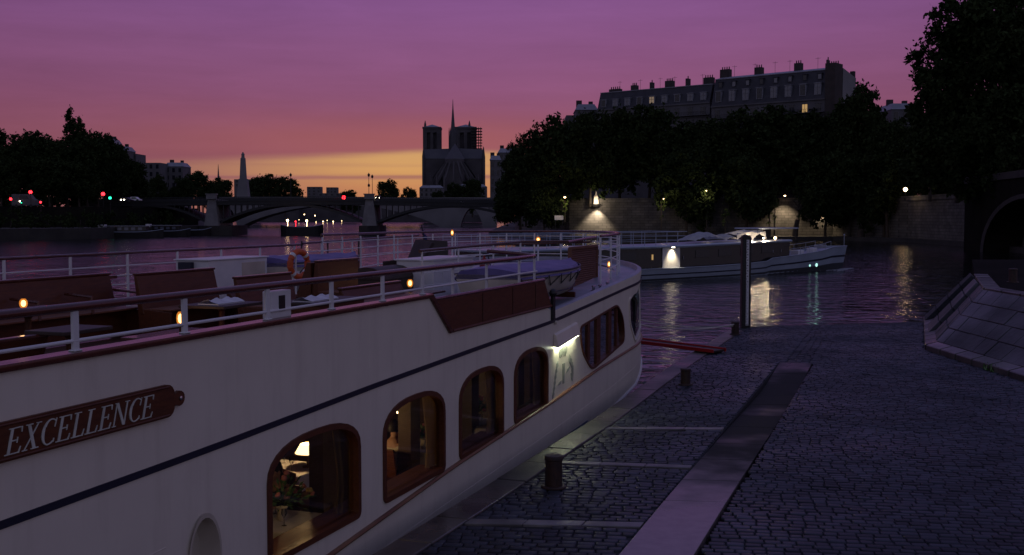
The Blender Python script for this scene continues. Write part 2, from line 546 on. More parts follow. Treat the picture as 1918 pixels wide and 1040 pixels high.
M['shade'] = emat('lit_lamp_shade', (1.0, 0.72, 0.34), 3.2)
M['red_lens'] = emat('red_signal_lens', (1.0, 0.02, 0.03), 6.0)
M['green_lens'] = emat('green_signal_lens', (0.02, 0.9, 0.45), 3.0)
M['white_lens'] = emat('white_signal_lens', (0.5, 1.0, 0.85), 1.2)
M['lit_window'] = emat('lit_window_glass', (1.0, 0.60, 0.22), 0.36)
M['lit_window_dim'] = emat('dim_lit_window_glass', (0.9, 0.62, 0.35), 0.12)
M['statue_lit'] = pmat('pale_statue_stone', (0.62, 0.57, 0.50), None, 2, 0.8)

def coursed(m, bw, bh, depth):
    # courses of dressed stone: darker mortar and a slight relief
    nt = m.node_tree; b = nt.nodes['Principled BSDF']
    src = b.inputs['Base Color'].links[0].from_socket
    g = nt.nodes.new('ShaderNodeNewGeometry'); sp = nt.nodes.new('ShaderNodeSeparateXYZ'); nt.links.new(g.outputs['Position'], sp.inputs[0])
    ma = nt.nodes.new('ShaderNodeMath'); ma.operation = 'MULTIPLY_ADD'; nt.links.new(sp.outputs[1], ma.inputs[0]); ma.inputs[1].default_value = 0.8; nt.links.new(sp.outputs[0], ma.inputs[2])
    cb = nt.nodes.new('ShaderNodeCombineXYZ'); nt.links.new(ma.outputs[0], cb.inputs[0]); nt.links.new(sp.outputs[2], cb.inputs[1])
    br = nt.nodes.new('ShaderNodeTexBrick'); br.inputs['Scale'].default_value = 1.0; br.inputs['Brick Width'].default_value = bw; br.inputs['Row Height'].default_value = bh; br.inputs['Mortar Size'].default_value = depth
    br.inputs['Color1'].default_value = (1, 1, 1, 1); br.inputs['Color2'].default_value = (.62, .62, .62, 1); br.inputs['Mortar'].default_value = (.25, .25, .25, 1)
    nt.links.new(cb.outputs[0], br.inputs['Vector'])
    mx = nt.nodes.new('ShaderNodeMix'); mx.data_type = 'RGBA'; mx.blend_type = 'MULTIPLY'; mx.inputs[0].default_value = 0.8
    nt.links.new(src, mx.inputs[6]); nt.links.new(br.outputs['Color'], mx.inputs[7]); nt.links.new(mx.outputs[2], b.inputs['Base Color'])
coursed(M['wall'], 1.5, .62, .05)
def painted_reflections(m):
    # painted-in reflections: pale sky on near granite, dark trees farther; ragged damp edge
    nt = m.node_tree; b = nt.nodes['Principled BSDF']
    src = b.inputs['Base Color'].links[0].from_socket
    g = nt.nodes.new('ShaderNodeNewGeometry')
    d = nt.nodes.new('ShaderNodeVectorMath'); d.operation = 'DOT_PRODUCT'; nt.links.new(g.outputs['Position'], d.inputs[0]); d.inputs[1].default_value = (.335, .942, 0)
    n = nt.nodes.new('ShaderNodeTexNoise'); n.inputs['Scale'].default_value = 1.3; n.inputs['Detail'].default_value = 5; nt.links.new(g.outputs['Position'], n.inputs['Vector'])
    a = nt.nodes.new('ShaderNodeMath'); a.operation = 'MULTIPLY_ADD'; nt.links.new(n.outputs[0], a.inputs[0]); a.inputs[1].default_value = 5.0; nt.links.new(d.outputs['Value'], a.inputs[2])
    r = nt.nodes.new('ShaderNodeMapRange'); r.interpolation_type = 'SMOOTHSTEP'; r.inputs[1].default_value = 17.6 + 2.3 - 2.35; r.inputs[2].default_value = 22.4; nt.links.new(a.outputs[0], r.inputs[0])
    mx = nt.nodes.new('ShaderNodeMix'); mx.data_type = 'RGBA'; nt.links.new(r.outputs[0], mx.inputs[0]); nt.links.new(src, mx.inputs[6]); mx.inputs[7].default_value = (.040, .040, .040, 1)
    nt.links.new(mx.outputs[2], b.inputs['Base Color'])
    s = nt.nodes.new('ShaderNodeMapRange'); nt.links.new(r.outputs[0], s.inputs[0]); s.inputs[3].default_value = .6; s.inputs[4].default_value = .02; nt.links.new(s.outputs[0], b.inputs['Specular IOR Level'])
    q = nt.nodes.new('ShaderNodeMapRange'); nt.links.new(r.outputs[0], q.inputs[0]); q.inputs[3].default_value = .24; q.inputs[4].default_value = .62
    # shallow films of standing water lie in patches on the darkened part
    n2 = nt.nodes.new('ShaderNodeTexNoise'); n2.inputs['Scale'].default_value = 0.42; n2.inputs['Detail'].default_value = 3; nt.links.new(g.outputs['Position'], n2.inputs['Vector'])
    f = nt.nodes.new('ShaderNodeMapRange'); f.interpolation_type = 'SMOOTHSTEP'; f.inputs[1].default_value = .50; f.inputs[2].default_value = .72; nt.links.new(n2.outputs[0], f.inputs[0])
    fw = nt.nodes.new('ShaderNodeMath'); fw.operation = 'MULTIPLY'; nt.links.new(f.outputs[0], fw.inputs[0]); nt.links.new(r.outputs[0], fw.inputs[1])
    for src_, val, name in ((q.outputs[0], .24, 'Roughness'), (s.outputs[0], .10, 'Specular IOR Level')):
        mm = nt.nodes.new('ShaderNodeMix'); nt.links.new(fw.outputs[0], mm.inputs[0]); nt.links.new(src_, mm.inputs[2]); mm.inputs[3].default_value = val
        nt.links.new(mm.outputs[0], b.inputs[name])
painted_reflections(M['slab'])
def translucent(m, w):
    nt = m.node_tree
    b = nt.nodes['Principled BSDF']; o = nt.nodes['Material Output']
    t = nt.nodes.new('ShaderNodeBsdfTranslucent')
    nt.links.new(b.inputs['Base Color'].links[0].from_socket, t.inputs[0])
    mx = nt.nodes.new('ShaderNodeMixShader'); mx.inputs[0].default_value = w
    nt.links.new(b.outputs[0], mx.inputs[1]); nt.links.new(t.outputs[0], mx.inputs[2]); nt.links.new(mx.outputs[0], o.inputs[0])
translucent(M['curtain'], 0.55)
translucent(M['canvas'], 0.35)
def water_mat():
    m = bpy.data.materials.new('river_water')
    m.use_nodes = True
    nt = m.node_tree
    b = nt.nodes['Principled BSDF']
    b.inputs['Base Color'].default_value = (0.006, 0.006, 0.009, 1)
    b.inputs['Roughness'].default_value = 0.06
    b.inputs['IOR'].default_value = 1.48
    t = nt.nodes.new('ShaderNodeTexCoord')
    def noise(sc, det, st, rot=0.0, dist=0.0):
        mp = nt.nodes.new('ShaderNodeMapping')
        mp.inputs['Scale'].default_value = st
        mp.inputs['Rotation'].default_value = (0, 0, rot)
        nt.links.new(t.outputs['Object'], mp.inputs[0])
        n = nt.nodes.new('ShaderNodeTexNoise')
        n.inputs['Scale'].default_value = sc
        n.inputs['Detail'].default_value = det
        n.inputs['Distortion'].default_value = dist
        nt.links.new(mp.outputs[0], n.inputs['Vector'])
        return n.outputs[0]
    a = noise(0.85, 4.0, (0.8, 1.2, 1), 0.3, 0.6)
    c = noise(0.13, 2.0, (0.8, 1.0, 1), -0.2, 0.3)
    s1 = nt.nodes.new('ShaderNodeMath'); s1.operation = 'MULTIPLY_ADD'
    nt.links.new(c, s1.inputs[0]); s1.inputs[1].default_value = 1.6
    nt.links.new(a, s1.inputs[2])
    bn = nt.nodes.new('ShaderNodeBump')
    bn.inputs['Strength'].default_value = 1.0
    bn.inputs['Distance'].default_value = 0.20
    nt.links.new(s1.outputs[0], bn.inputs['Height'])
    nt.links.new(bn.outputs[0], b.inputs['Normal'])
    return m
M['water'] = water_mat()
# ================================================================== frames of the quay and the cruise boat
SL = math.hypot(1, 0.355)
US = Vector((0.355 / SL, 1 / SL, 0))
UN = Vector((1 / SL, -0.355 / SL, 0))
SO = Vector((-7, 0, 0))
SRZ = -math.atan(0.355)
WZ = -1.2
def q2w(n, s, z=0.0):
    return SO + UN * n + US * s + Vector((0, 0, z))
def w2q(p):
    d = p - SO
    return d.dot(UN), d.dot(US)
def shp(px, py, n=0.0):
    d = ray(px, py)
    o = Vector((0, 0, CAMZ))
    t = (n - (o - SO).dot(UN)) / d.dot(UN)
    p = o + d * t
    return w2q(p)[1], p.z
def px_of(p):
    v = p - Vector((0, 0, CAMZ))
    b = v.y * CP - v.z * SP
    c = v.y * SP + v.z * CP
    return 959 + F * v.x / b, 520 - F * c / b

# ------------------------------------------------------------------ water
b = MB()
b.add([(-2500, -60, WZ), (2500, -60, WZ), (2500, 6000, WZ), (-2500, 6000, WZ)], [(0, 1, 2, 3)])
b.build('water', M['water'], kind='structure')
b = MB()
b.add([(-3000, -400, WZ - 4), (3000, -400, WZ - 4), (3000, 7000, WZ - 4), (-3000, 7000, WZ - 4)], [(0, 1, 2, 3)])
b.build('river_bed', M['earth'], kind='structure')

# ------------------------------------------------------------------ low quay with cobbles
edge = [(0.40, -22), (0.40, 12.5), (0.52, 17), (0.62, 24), (0.52, 33), (0.62, 43.2)]
far1, far2 = gz(1375, 615), gz(1740, 601)
qp = [q2w(n, s) for n, s in edge] + [Vector((8.9, 41.9, 0)), Vector((16.8, 44.0, 0)), Vector((40, 47, 0)), Vector((40, -24, 0))]
b = MB()
FE0, FE1 = Vector((8.9, 41.9, 0)), Vector((16.8, 44.0, 0))
def far_n(n):
    a, c = w2q(FE0)[0], w2q(FE1)[0]
    return FE0.lerp(FE1, (n - a) / (c - a))
T0, T1, TS = 3.352, 4.42, 34.62      # the trench that holds the granite strip
fl = lambda L: [(p.x, p.y) for p in L]
b.prism(fl([q2w(n, s) for n, s in edge] + [FE0, far_n(T0), q2w(T0, -22)]), -3.0, -0.03)
b.prism(fl([q2w(T1, -22), far_n(T1), FE1, Vector((40, 47, 0)), Vector((40, -24, 0))]), -3.0, -0.03)
b.prism(fl([q2w(T0, -22), q2w(T1, -22), q2w(T1, 9.4), q2w(T0, 9.4)]), -3.0, -0.031)
b.prism(fl([q2w(T0, TS), q2w(T1, TS), far_n(T1), far_n(T0)]), -3.0, -0.031)
b.prism(fl([q2w(T0, 9.4), q2w(T1, 9.4), q2w(T1, TS), q2w(T0, TS)]), -3.0, -0.9)
quay = b.build('quay_pavement', M['stone_dark'], kind='structure')
JZ = -0.03

def edge_n(s):
    for (n0, s0), (n1, s1) in zip(edge, edge[1:]):
        if s0 <= s <= s1:
            return n0 + (n1 - n0) * (s - s0) / (s1 - s0)
    return edge[-1][0]
# coping stones along the water's edge
s = 11.0
while s < 43:
    L = rnd.uniform(1.15, 1.6)
    e = min(s + L - 0.012, 43.1)
    z = rnd.uniform(-0.004, 0.006)
    n0, n1 = edge_n(s), edge_n(e)
    w = 0.50
    pts = [(n0 + 0.0, s, -0.5), (n0 + w, s, -0.5), (n1 + w, e, -0.5), (n1 + 0.0, e, -0.5),
           (n0 + 0.0, s, z), (n0 + w, s, z), (n1 + w, e, z), (n1 + 0.0, e, z)]
    b = MB(); b.hexa([q2w(*p) for p in pts])
    o = b.build('coping_stone', M['coping'], quay, bevel=0.02, seg=2)
    s += L
# smooth granite strip
s = 9.5
k = 0
while s < 34.4:
    L = [1.7, 1.5, 1.9, 1.4][k % 4] if s > 17 else 2.9
    e = min(s + L - 0.016, 34.4)
    b = MB()
    z = 0.012 + rnd.uniform(-0.002, 0.002)
    tl = rnd.uniform(-0.004, 0.004)
    a0, a1 = 3.36, 4.24
    sk = 0.18
    dip = lambda v: -0.015 * max(0.0, v - 19.0) if v < 30 else -0.165 * max(0.0, (34.4 - v) / 4.4)    # the strip dips gently towards the river
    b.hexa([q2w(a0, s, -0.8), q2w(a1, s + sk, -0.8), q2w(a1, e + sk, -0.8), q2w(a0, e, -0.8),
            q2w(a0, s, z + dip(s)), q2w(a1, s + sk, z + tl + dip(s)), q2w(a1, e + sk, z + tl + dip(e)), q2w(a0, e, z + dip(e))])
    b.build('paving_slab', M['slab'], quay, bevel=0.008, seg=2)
    s += L
    k += 1
# pale kerb rows that cross from the coping to the strip
KERBS = [(16.08, 16.72, 0.25), (20.0, 20.42, 0.22), (23.2, 23.92, 0.24)]
for s0, s1, w in KERBS:
    x0 = edge_n(s0) + 0.53
    for i in range(3):
        t0, t1 = i / 3, (i + 1) / 3 - 0.004
        a, c = x0 + (3.34 - x0) * t0, x0 + (3.34 - x0) * t1
        u, v = s0 + (s1 - s0) * t0, s0 + (s1 - s0) * t1
        z = 0.008 + rnd.uniform(-0.002, 0.003)
        b = MB()
        b.hexa([q2w(a, u, -0.1), q2w(c, v, -0.1), q2w(c, v + w, -0.1), q2w(a, u + w, -0.1),
                q2w(a, u, z), q2w(c, v, z), q2w(c, v + w, z), q2w(a, u + w, z)])
        b.build('kerb_stone', M['kerb'], quay, bevel=0.012, seg=2)

# revetment footprint (world): keep the cobbles out of it
RA, RB, RC = Vector((13.17, 34.4, 0)), Vector((13.17, 24.0, 0)), Vector((16.8, 44.2, 0))
def in_rev(p):
    if p.y < 34.4:
        return p.x > 13.02
    return p.x > 13.02 + (p.y - 34.4) * 0.370
# cobbles
cob = []
SH = 0.20
rot = math.atan(SH)
for region in (0, 1):
    r = 8.0
    row = 0
    while r < 54:
        d = rnd.uniform(0.150, 0.185)
        n = 0.9 if region == 0 else 4.27
        n += rnd.uniform(-0.2, 0.0)
        nmax = 3.34 if region == 0 else 20.0
        while n < nmax:
            L = rnd.uniform(0.16, 0.27)
            if region == 0 and n + L > nmax - 0.05: L = nmax - n
            if L < 0.08: break
            nc, rc = n + L / 2, r + d / 2
            s = rc + SH * (nc - (0.9 if region == 0 else 3.0))
            n += L
            lo = edge_n(s) + 0.53 if region == 0 else 4.28
            if nc - L / 2 < lo:
                L2 = nc + L / 2 - lo
                if L2 < 0.07: continue
                nc = lo + L2 / 2; L = L2
            if region == 0:
                skip = False
                for s0, s1, w in KERBS:
                    c = s0 + (s1 - s0) * (nc - 1.1) / 2.24 + w / 2
                    if abs(s - c) < w / 2 + d / 2 - 0.02: skip = True
                if skip: continue
            p = q2w(nc, s)
            if p.y > 41.6 + 0.24 * (p.x - 9) - 0.15 and p.x > 8.9: continue
            if in_rev(p): continue
            X, Y = px_of(p)
            if p.y < 10.5 or X < 500 or X > 2250 or Y > 1240: continue
            if p.y > 34.4 and region == 1 and abs(nc - 3.8) < 0.6: pass
            cob.append((p, L - 0.011, d - 0.010, X, Y))
        r += d
        row += 1
# fill in where the strip stops
r = 34.6
while r < 50:
    d = rnd.uniform(0.150, 0.185)
    n = 3.3
    while n < 4.3:
        L = rnd.uniform(0.17, 0.25)
        p = q2w(n + L / 2, r + d / 2)
        if p.y < 41.45 or p.y < 41.5 + 0.24 * (p.x - 9): cob.append((p, L - 0.016, d - 0.016, *px_of(p)))
        n += L
    r += d
def cobble_verts(L, d, hz, g):
    a, c = L / 2, d / 2
    i1, i2 = 0.006, min(0.026, d * 0.2)
    ring = lambda i, z: [(-a + i, -c + i, z), (a - i, -c + i, z), (a - i, c - i, z), (-a + i, c - i, z)]
    V = ring(0, JZ + 0.001) + ring(i1, hz - 0.006) + ring(i2, hz)
    for k in range(12):
        x, y, z = V[k]
        V[k] = (x + g.uniform(-0.006, 0.006), y + g.uniform(-0.005, 0.005), z)
    return V
CQ = [(0, 1, 5, 4), (1, 2, 6, 5), (2, 3, 7, 6), (3, 0, 4, 7), (4, 5, 9, 8), (5, 6, 10, 9), (6, 7, 11, 10), (7, 4, 8, 11), (8, 9, 10, 11)]
inview = [c for c in cob if 0 < c[3] < 1918 and c[4] < 1040]
inview.sort(key=lambda c: c[0].y)
near = set(id(c) for c in inview[:300])
variants = []
for i in range(8):
    L = 0.145 + 0.016 * i
    variants.append((L, np_mesh('cobble', cobble_verts(L, 0.170, 0.0, rnd), CQ)))
for _, me in variants: me.materials.append(M['cobble'])
V, Q = [], []
for c in cob:
    p, L, d, X, Y = c
    hz = rnd.uniform(-0.007, 0.006)
    ang = SRZ + rot + rnd.uniform(-0.03, 0.03)
    if id(c) in near:
        Lv, me = min(variants, key=lambda v: abs(v[0] - L))
        o = link_mesh('cobble', me, None, quay)
        o.location = (p.x, p.y, hz)
        o.scale = (L / Lv, d / 0.170, 1)
        o.rotation_euler = (rnd.uniform(-0.02, 0.02), rnd.uniform(-0.015, 0.015), ang)
    else:
        b0 = len(V)
        ca, sa = math.cos(ang), math.sin(ang)
        tx, ty = rnd.uniform(-0.05, 0.05), rnd.uniform(-0.07, 0.07)
        for x, y, z in cobble_verts(L, d, hz, rnd):
            zz = z + (tx * x + ty * y if z > JZ + 0.01 else 0)
            V.append((p.x + x * ca - y * sa, p.y + x * sa + y * ca, zz))
        Q += [tuple(i + b0 for i in q) for q in CQ]
o = link_mesh('cobble_paving', np_mesh('cobble_paving', V, Q), M['cobble'], quay)
o['kind'] = 'stuff'
print('cobbles', len(cob))

# ------------------------------------------------------------------ revetment and raised quay on the right
TZ = 1.75
TA, TB, TC = Vector((15.6, 36.2, TZ)), Vector((15.0, 22.0, TZ)), Vector((18.9, 44.8, TZ))
b = MB()
b.prism([(p.x, p.y) for p in (TA, TC, Vector((26, 62, 0)), Vector((60, 62, 0)), Vector((60, -24, 0)), Vector((15.0, -24, 0)), TB)], -3, TZ)
upq = b.build('raised_quay', M['earth'], kind='structure')
rev = empty('stone_revetment', (13.2, 34.4, 0), 0, 'sloping stone revetment with a pale kerb at the far right of the cobbled quay', 'revetment')
RO = Vector((13.2, 34.4, 0))
def face_blocks(p00, p10, p01, p11, rows, length, lift, name='stone_block'):
    """quad face p00-p10 at the foot, p01-p11 at the top, cut into courses of separate stones"""
    nrm = (p10 - p00).cross(p01 - p00).normalized()
    if nrm.z < 0: nrm = -nrm
    for i in range(rows):
        v0, v1 = i / rows, (i + 1) / rows
        tot = (p10 - p00).length
        x = 0.0
        first = rnd.uniform(0.3, 1.0)
        while x < tot - 0.05:
            l = length * rnd.uniform(0.75, 1.3) * first
            first = 1
            x2 = min(x + l, tot)
            if tot - x2 < 0.25: x2 = tot
            u0, u1 = x / tot, x2 / tot
            P = lambda u, v: (p00 * (1 - u) + p10 * u) * (1 - v) + (p01 * (1 - u) + p11 * u) * v
            gu, gv = 0.010 / tot, 0.010 / (p01 - p00).length
            c = [P(u0 + gu, v0 + gv), P(u1 - gu, v0 + gv), P(u1 - gu, v1 - gv), P(u0 + gu, v1 - gv)]
            h = lift + rnd.uniform(-0.012, 0.012)
            b = MB()
            b.hexa([q - nrm * 0.05 - RO for q in c] + [q + nrm * h - RO for q in c])
            b.build(name, M['block'], rev, bevel=0.015, seg=1)
            x = x2
b = MB()
core = lambda L: [q - RO for q in L]
b.add(core([RB, RA, TA, TB]), [(0, 1, 2, 3)])
b.add(core([RA, RC, TC, TA]), [(0, 1, 2, 3)])
b.add(core([RB + Vector((0, 0, -1)), RA + Vector((0, 0, -1)), RA, RB]), [(0, 1, 2, 3)])
b.add(core([RA + Vector((0, 0, -1.4)), RC + Vector((0, 0, -1.4)), RC, RA]), [(0, 1, 2, 3)])
b.build('core', M['stone_dark'], rev)
up = Vector((0, 0, 1))
kb = 0.12
face_blocks(RB.lerp(TB, kb), RA.lerp(TA, kb), TB, TA, 4, 0.95, 0.05)
# far face: raised kerb strip, gutter, strip
f0 = lambda t, a: (RA.lerp(RC, a)).lerp(TA.lerp(TC, a), t)
face_blocks(f0(kb, 0.02), f0(kb, 0.30), f0(1, 0.02), f0(1, 0.30), 4, 0.9, 0.05)
for a0, a1, l in ((0.34, 0.62, 0.16), (0.80, 1.0, 0.22)):
    for j in range(4):
        t0, t1 = j / 4, (j + 1) / 4 - 0.01
        q = [f0(t0, a0), f0(t0, a1), f0(t1, a1), f0(t1, a0)]
        nn = (q[1] - q[0]).cross(q[3] - q[0]).normalized()
        if nn.z < 0: nn = -nn
        b = MB(); b.hexa([p - nn * 0.04 - RO for p in q] + [p + nn * l - RO for p in q])
        b.build('slope_kerb', M['block'] if a0 < 0.5 else M['stone_dark'], rev, bevel=0.02, seg=1)
# base course
for P0, P1, n in ((RB, RA, 9), (RA, RC, 8)):
    inn = (Vector((1, 0, 0)) if P0 is RB else Vector((0.938, -0.347, 0)))
    for j in range(n):
        a, c = P0.lerp(P1, j / n), P0.lerp(P1, (j + 1) / n - 0.006)
        b = MB()
        o1, o2 = -inn * 0.16, inn * 0.22
        b.hexa([p - RO for p in (a + o1 - up * .2, a + o2 - up * .2, c + o2 - up * .2, c + o1 - up * .2, a + o1 + up * .16, a + o2 + up * .26, c + o2 + up * .26, c + o1 + up * .16)])
        b.build('base_stone', M['coping'], rev, bevel=0.02, seg=1)
# top coping
for P0, P1, n in ((TB, TA, 10), (TA, TC, 7)):
    inn = (Vector((1, 0.04, 0)) if P0 is TB else Vector((0.933, -0.358, 0))).normalized()
    for j in range(n):
        a, c = P0.lerp(P1, j / n), P0.lerp(P1, (j + 1) / n - 0.006)
        b = MB()
        o1, o2 = -inn * 0.03, inn * 0.5
        b.hexa([p - RO for p in (a + o1 - up * .2, a + o2 - up * .2, c + o2 - up * .2, c + o1 - up * .2, a + o1 + up * .10, a + o2 + up * .10, c + o2 + up * .10, c + o1 + up * .10)])
        b.build('coping_stone', M['coping'], rev, bevel=0.02, seg=1)
# tuft of weeds at the foot
tv, tq = [], []
c0 = gz(1872, 694)
for i in range(260):
    p = Vector((c0.x - 0.15 + rnd.gauss(0, 0.08), c0.y + rnd.gauss(0, 0.28), 0))
    h = rnd.uniform(0.06, 0.20); a = rnd.uniform(0, 6.28); w = rnd.uniform(0.012, 0.03)
    d = Vector((math.cos(a), math.sin(a), 0)); l = Vector((-d.y, d.x, 0)) * rnd.uniform(-0.1, 0.1)
    k = len(tv)
    tv += [p - d * w, p + d * w, p + d * w * .4 + l + up * h, p - d * w * .4 + l + up * h]
    tq.append((k, k + 1, k + 2, k + 3))
o = link_mesh('weeds', np_mesh('weeds', [tuple(v) for v in tv], tq), M['plant'])
tag(o, 'small green tuft of weeds at the foot of the revetment', 'weeds', kind='stuff')

# ------------------------------------------------------------------ bollards, gauge pile, ropes, red gangplank
def bollard(p, h, r, label):
    e = empty('bollard', p, rnd.uniform(0, 3), label, 'bollard', 'mooring bollards on the quays')
    b = MB(); b.lathe([(r * 0.97, 0), (r * 0.97, h * 0.86), (r * 1.04, h * 0.88), (r * 1.04, h * 0.97), (r * 0.96, h), (0.001, h + 0.012)], n=20)
    b.build('post', M['iron'], e, smooth=True)
    b = MB(); b.lathe([(r * 1.42, 0.0), (r * 1.42, 0.022), (r * 1.3, 0.036), (r * 1.0, 0.036)], n=20)
    b.build('base_flange', M['iron'], e, smooth=True)
    return e
bollard(gz(1037, 913), 0.50, 0.14, 'stout rusty bollard nearest the cruise boat windows with wet shine at its foot')
bollard(gz(1284, 721), 0.41, 0.125, 'short rusty bollard on the open cobbles just past the bow of the cruise boat')
bollard(gz(1377, 627), 0.46, 0.14, 'rusty bollard at the foot of the tall gauge pile by the water')
u = at(1897, 531, 40.5); bollard((u.x, u.y, TZ), 0.52, 0.15, 'dark bollard standing on the raised quay above the revetment')

gp = gz(1395.5, 613)
e = empty('gauge_pile', gp, 0, 'tall black mooring pile with a white water gauge strip', 'mooring pile')
top = at(1395, 443, gp.y).z
b = MB(); b.box((0, 0, top / 2 - 0.6), (0.34, 0.34, top + 1.2))
b.build('pile', M['black'], e, bevel=0.03)
b = MB(); b.box((0, 0, top + 0.02), (0.30, 0.30, 0.04)); b.build('cap', M['black'], e, bevel=0.01)
b = MB(); b.box((0.035, -0.176, top / 2 - 0.02), (0.10, 0.012, top * 0.94)); b.build('gauge_board', M['white'], e)
for i in range(32):
    z = 0.12 + i * (top - 0.3) / 31
    b = MB(); b.box((0.005 if i % 2 else 0.03, -0.185, z), (0.03 if i % 2 else 0.05, 0.006, 0.03))
    b.build('gauge_mark', M['black'], e)

# red gangplank between bow and quay
g0, g1 = gz(1346, 661, 0.02), at(1168, 634, 36.4)
dv = (g0 - g1); ln = dv.length; gm = (g0 + g1) / 2
e = empty('gangplank', (g0.x, g0.y, 0), math.atan2(dv.y, dv.x), 'red painted gangplank resting on the quay beyond the bow', 'gangplank')
sl = math.asin((g1.z + 0.0 - 0.10) / ln)
def gpt(t, y, z): return (-(ln * t) * math.cos(sl), y, 0.10 + ln * t * math.sin(sl) + z)
b = MB(); b.hexa([gpt(0, -.28, -.05), gpt(1, -.28, -.05), gpt(1, .28, -.05), gpt(0, .28, -.05), gpt(0, -.28, 0), gpt(1, -.28, 0), gpt(1, .28, 0), gpt(0, .28, 0)]); b.build('deck_board', M['darkwood'], e)
for y in (-.31, .31):
    b = MB(); b.hexa([gpt(-.01, y - .025, -.06), gpt(1, y - .025, -.06), gpt(1, y + .025, -.06), gpt(-.01, y + .025, -.06), gpt(-.01, y - .025, .05), gpt(1, y - .025, .05), gpt(1, y + .025, .05), gpt(-.01, y + .025, .05)])
    b.build('side_rail', M['red'], e, bevel=0.01)
b = MB(); b.tube([(-.12, -.3, .05), (-.12, .3, .05)], .05, 10); b.build('roller', M['black'], e)
# mooring ropes
bp = gz(1377, 627) + Vector((0, 0, 0.38))
for i, (n, s, z) in enumerate(((-0.9, 34.0, 1.05), (-2.2, 35.6, 1.3))):
    a = q2w(n, s, z)
    b = MB()
    pts = []
    for k in range(17):
        t = k / 16
        p = a.lerp(bp + Vector((0, 0, -0.06 * i)), t)
        p.z -= (0.55 + 0.2 * i) * 4 * t * (1 - t) * 0.35
        pts.append(p)
    b.tube(pts, 0.022, 6)
    tag(b.build('mooring_rope', M['rope'], smooth=True), ['upper pale mooring rope from the bow to the bollard by the gauge pile', 'lower pale mooring rope sagging from the bow towards the gauge pile bollard'][i], 'rope', 'mooring ropes')
# ================================================================== the moored cruise boat (local frame: x = towards the quay, y = forward, z = up)
ship = empty('cruise_boat', SO, SRZ, 'large cream river cruise boat moored along the cobbled quay', 'cruise boat')
S0, BA, HB = 30.35, 6.0, 4.0
_tab = [(0.0, 0.0)]
for i in range(1, 721):
    p0, p1 = math.pi * (i - 1) / 720, math.pi * i / 720
    d = math.hypot(HB * (math.cos(p1) - math.cos(p0)), BA * (math.sin(p1) - math.sin(p0)))
    _tab.append((_tab[-1][0] + d, p1))
ARC = _tab[-1][0]
def plan(u, inset=0.0, out=0.0):
    """point on the hull outline at developed length u"""
    inset = inset - out
    if u <= S0: return (-inset, u)
    if u >= S0 + ARC: return (-2 * HB + inset, S0 - (u - S0 - ARC))
    a = (u - S0) / ARC * 720
    i = min(int(a * 1), 719)
    # table lookup by length
    lo, hi = 0, 720
    t = u - S0
    while hi - lo > 1:
        m = (lo + hi) // 2
        if _tab[m][0] <= t: lo = m
        else: hi = m
    f = (t - _tab[lo][0]) / (_tab[hi][0] - _tab[lo][0])
    ph = _tab[lo][1] + f * (_tab[hi][1] - _tab[lo][1])
    return (-HB + (HB - inset) * math.cos(ph), S0 + (BA - inset) * math.sin(ph))
def interp(tab, x):
    if x <= tab[0][0]: return tab[0][1]
    for (a, p), (c, q) in zip(tab, tab[1:]):
        if x <= c:
            return p + (q - p) * (x - a) / (c - a)
    return tab[-1][1]
def sheer(tab):
    # symmetric about the bow tip
    tip = S0 + ARC / 2
    return lambda u: interp(tab, u if u <= tip else 2 * tip - u)
z_stripe = sheer([(-12, 1.75), (5, 1.76), (9, 1.79), (11.8, 1.84), (15.4, 1.94), (19, 2.01), (23.2, 2.08), (26, 2.20), (29.5, 2.36), (32, 2.46), (36, 2.60)])
z_gold = sheer([(-12, -0.30), (8, -0.28), (11, -0.17), (14.15, 0.02), (18.2, 0.27), (23.2, 0.46), (26.9, 0.66), (31, 0.79), (33, 0.86), (36, 0.95)])
z_chine = sheer([(-12, -0.75), (20, -0.68), (26, -0.58), (28, -0.50), (30.7, -0.26), (32.5, 0.15), (34.5, 0.36), (36.5, 0.46)])
z_edge = sheer([(23.4, 2.29), (26, 2.41), (29.5, 2.585), (32, 2.72), (36, 2.86)])
tip = S0 + ARC / 2
UE = S0 + ARC + 28.0
def z_top(u):
    v = u if u <= tip else 2 * tip - u
    if v < 17.3: return 2.995
    if v < 18.05: return 2.995 - (v - 17.3) / 0.75 * 0.595
    if v < 23.35: return 2.40
    return z_edge(v)
# window outlines in (u, z)
def arch(u0, w, z0, z1, n=14):
    r = 0.10
    out = []
    for k in range(5):
        q = math.pi + k * math.pi / 8
        out.append((u0 + r + r * math.cos(q), z0 + r + r * math.sin(q)))
    for k in range(5):
        q = 1.5 * math.pi + k * math.pi / 8
        out.append((u0 + w - r + r * math.cos(q), z0 + r + r * math.sin(q)))
    zs = z1 - 0.44
    for k in range(n + 1):
        q = k * math.pi / n
        c, s_ = math.cos(q), math.sin(q)
        x = math.copysign(abs(c) ** 0.80, c); y = abs(s_) ** 0.86
        out.append((u0 + w / 2 + w / 2 * x, zs + 0.44 * y))
    return out
def rounded(poly, r, n=4):
    out = []
    m = len(poly)
    for i in range(m):
        p, a, c = Vector(poly[i]), Vector(poly[i - 1]), Vector(poly[(i + 1) % m])
        da, dc = (a - p), (c - p)
        t = min(r, da.length * .45, dc.length * .45)
        A, C = p + da.normalized() * t, p + dc.normalized() * t
        for k in range(n + 1):
            f = k / n
            q = A * (1 - f) ** 2 + p * 2 * f * (1 - f) + C * f * f
            out.append((q.x, q.y))
    return out
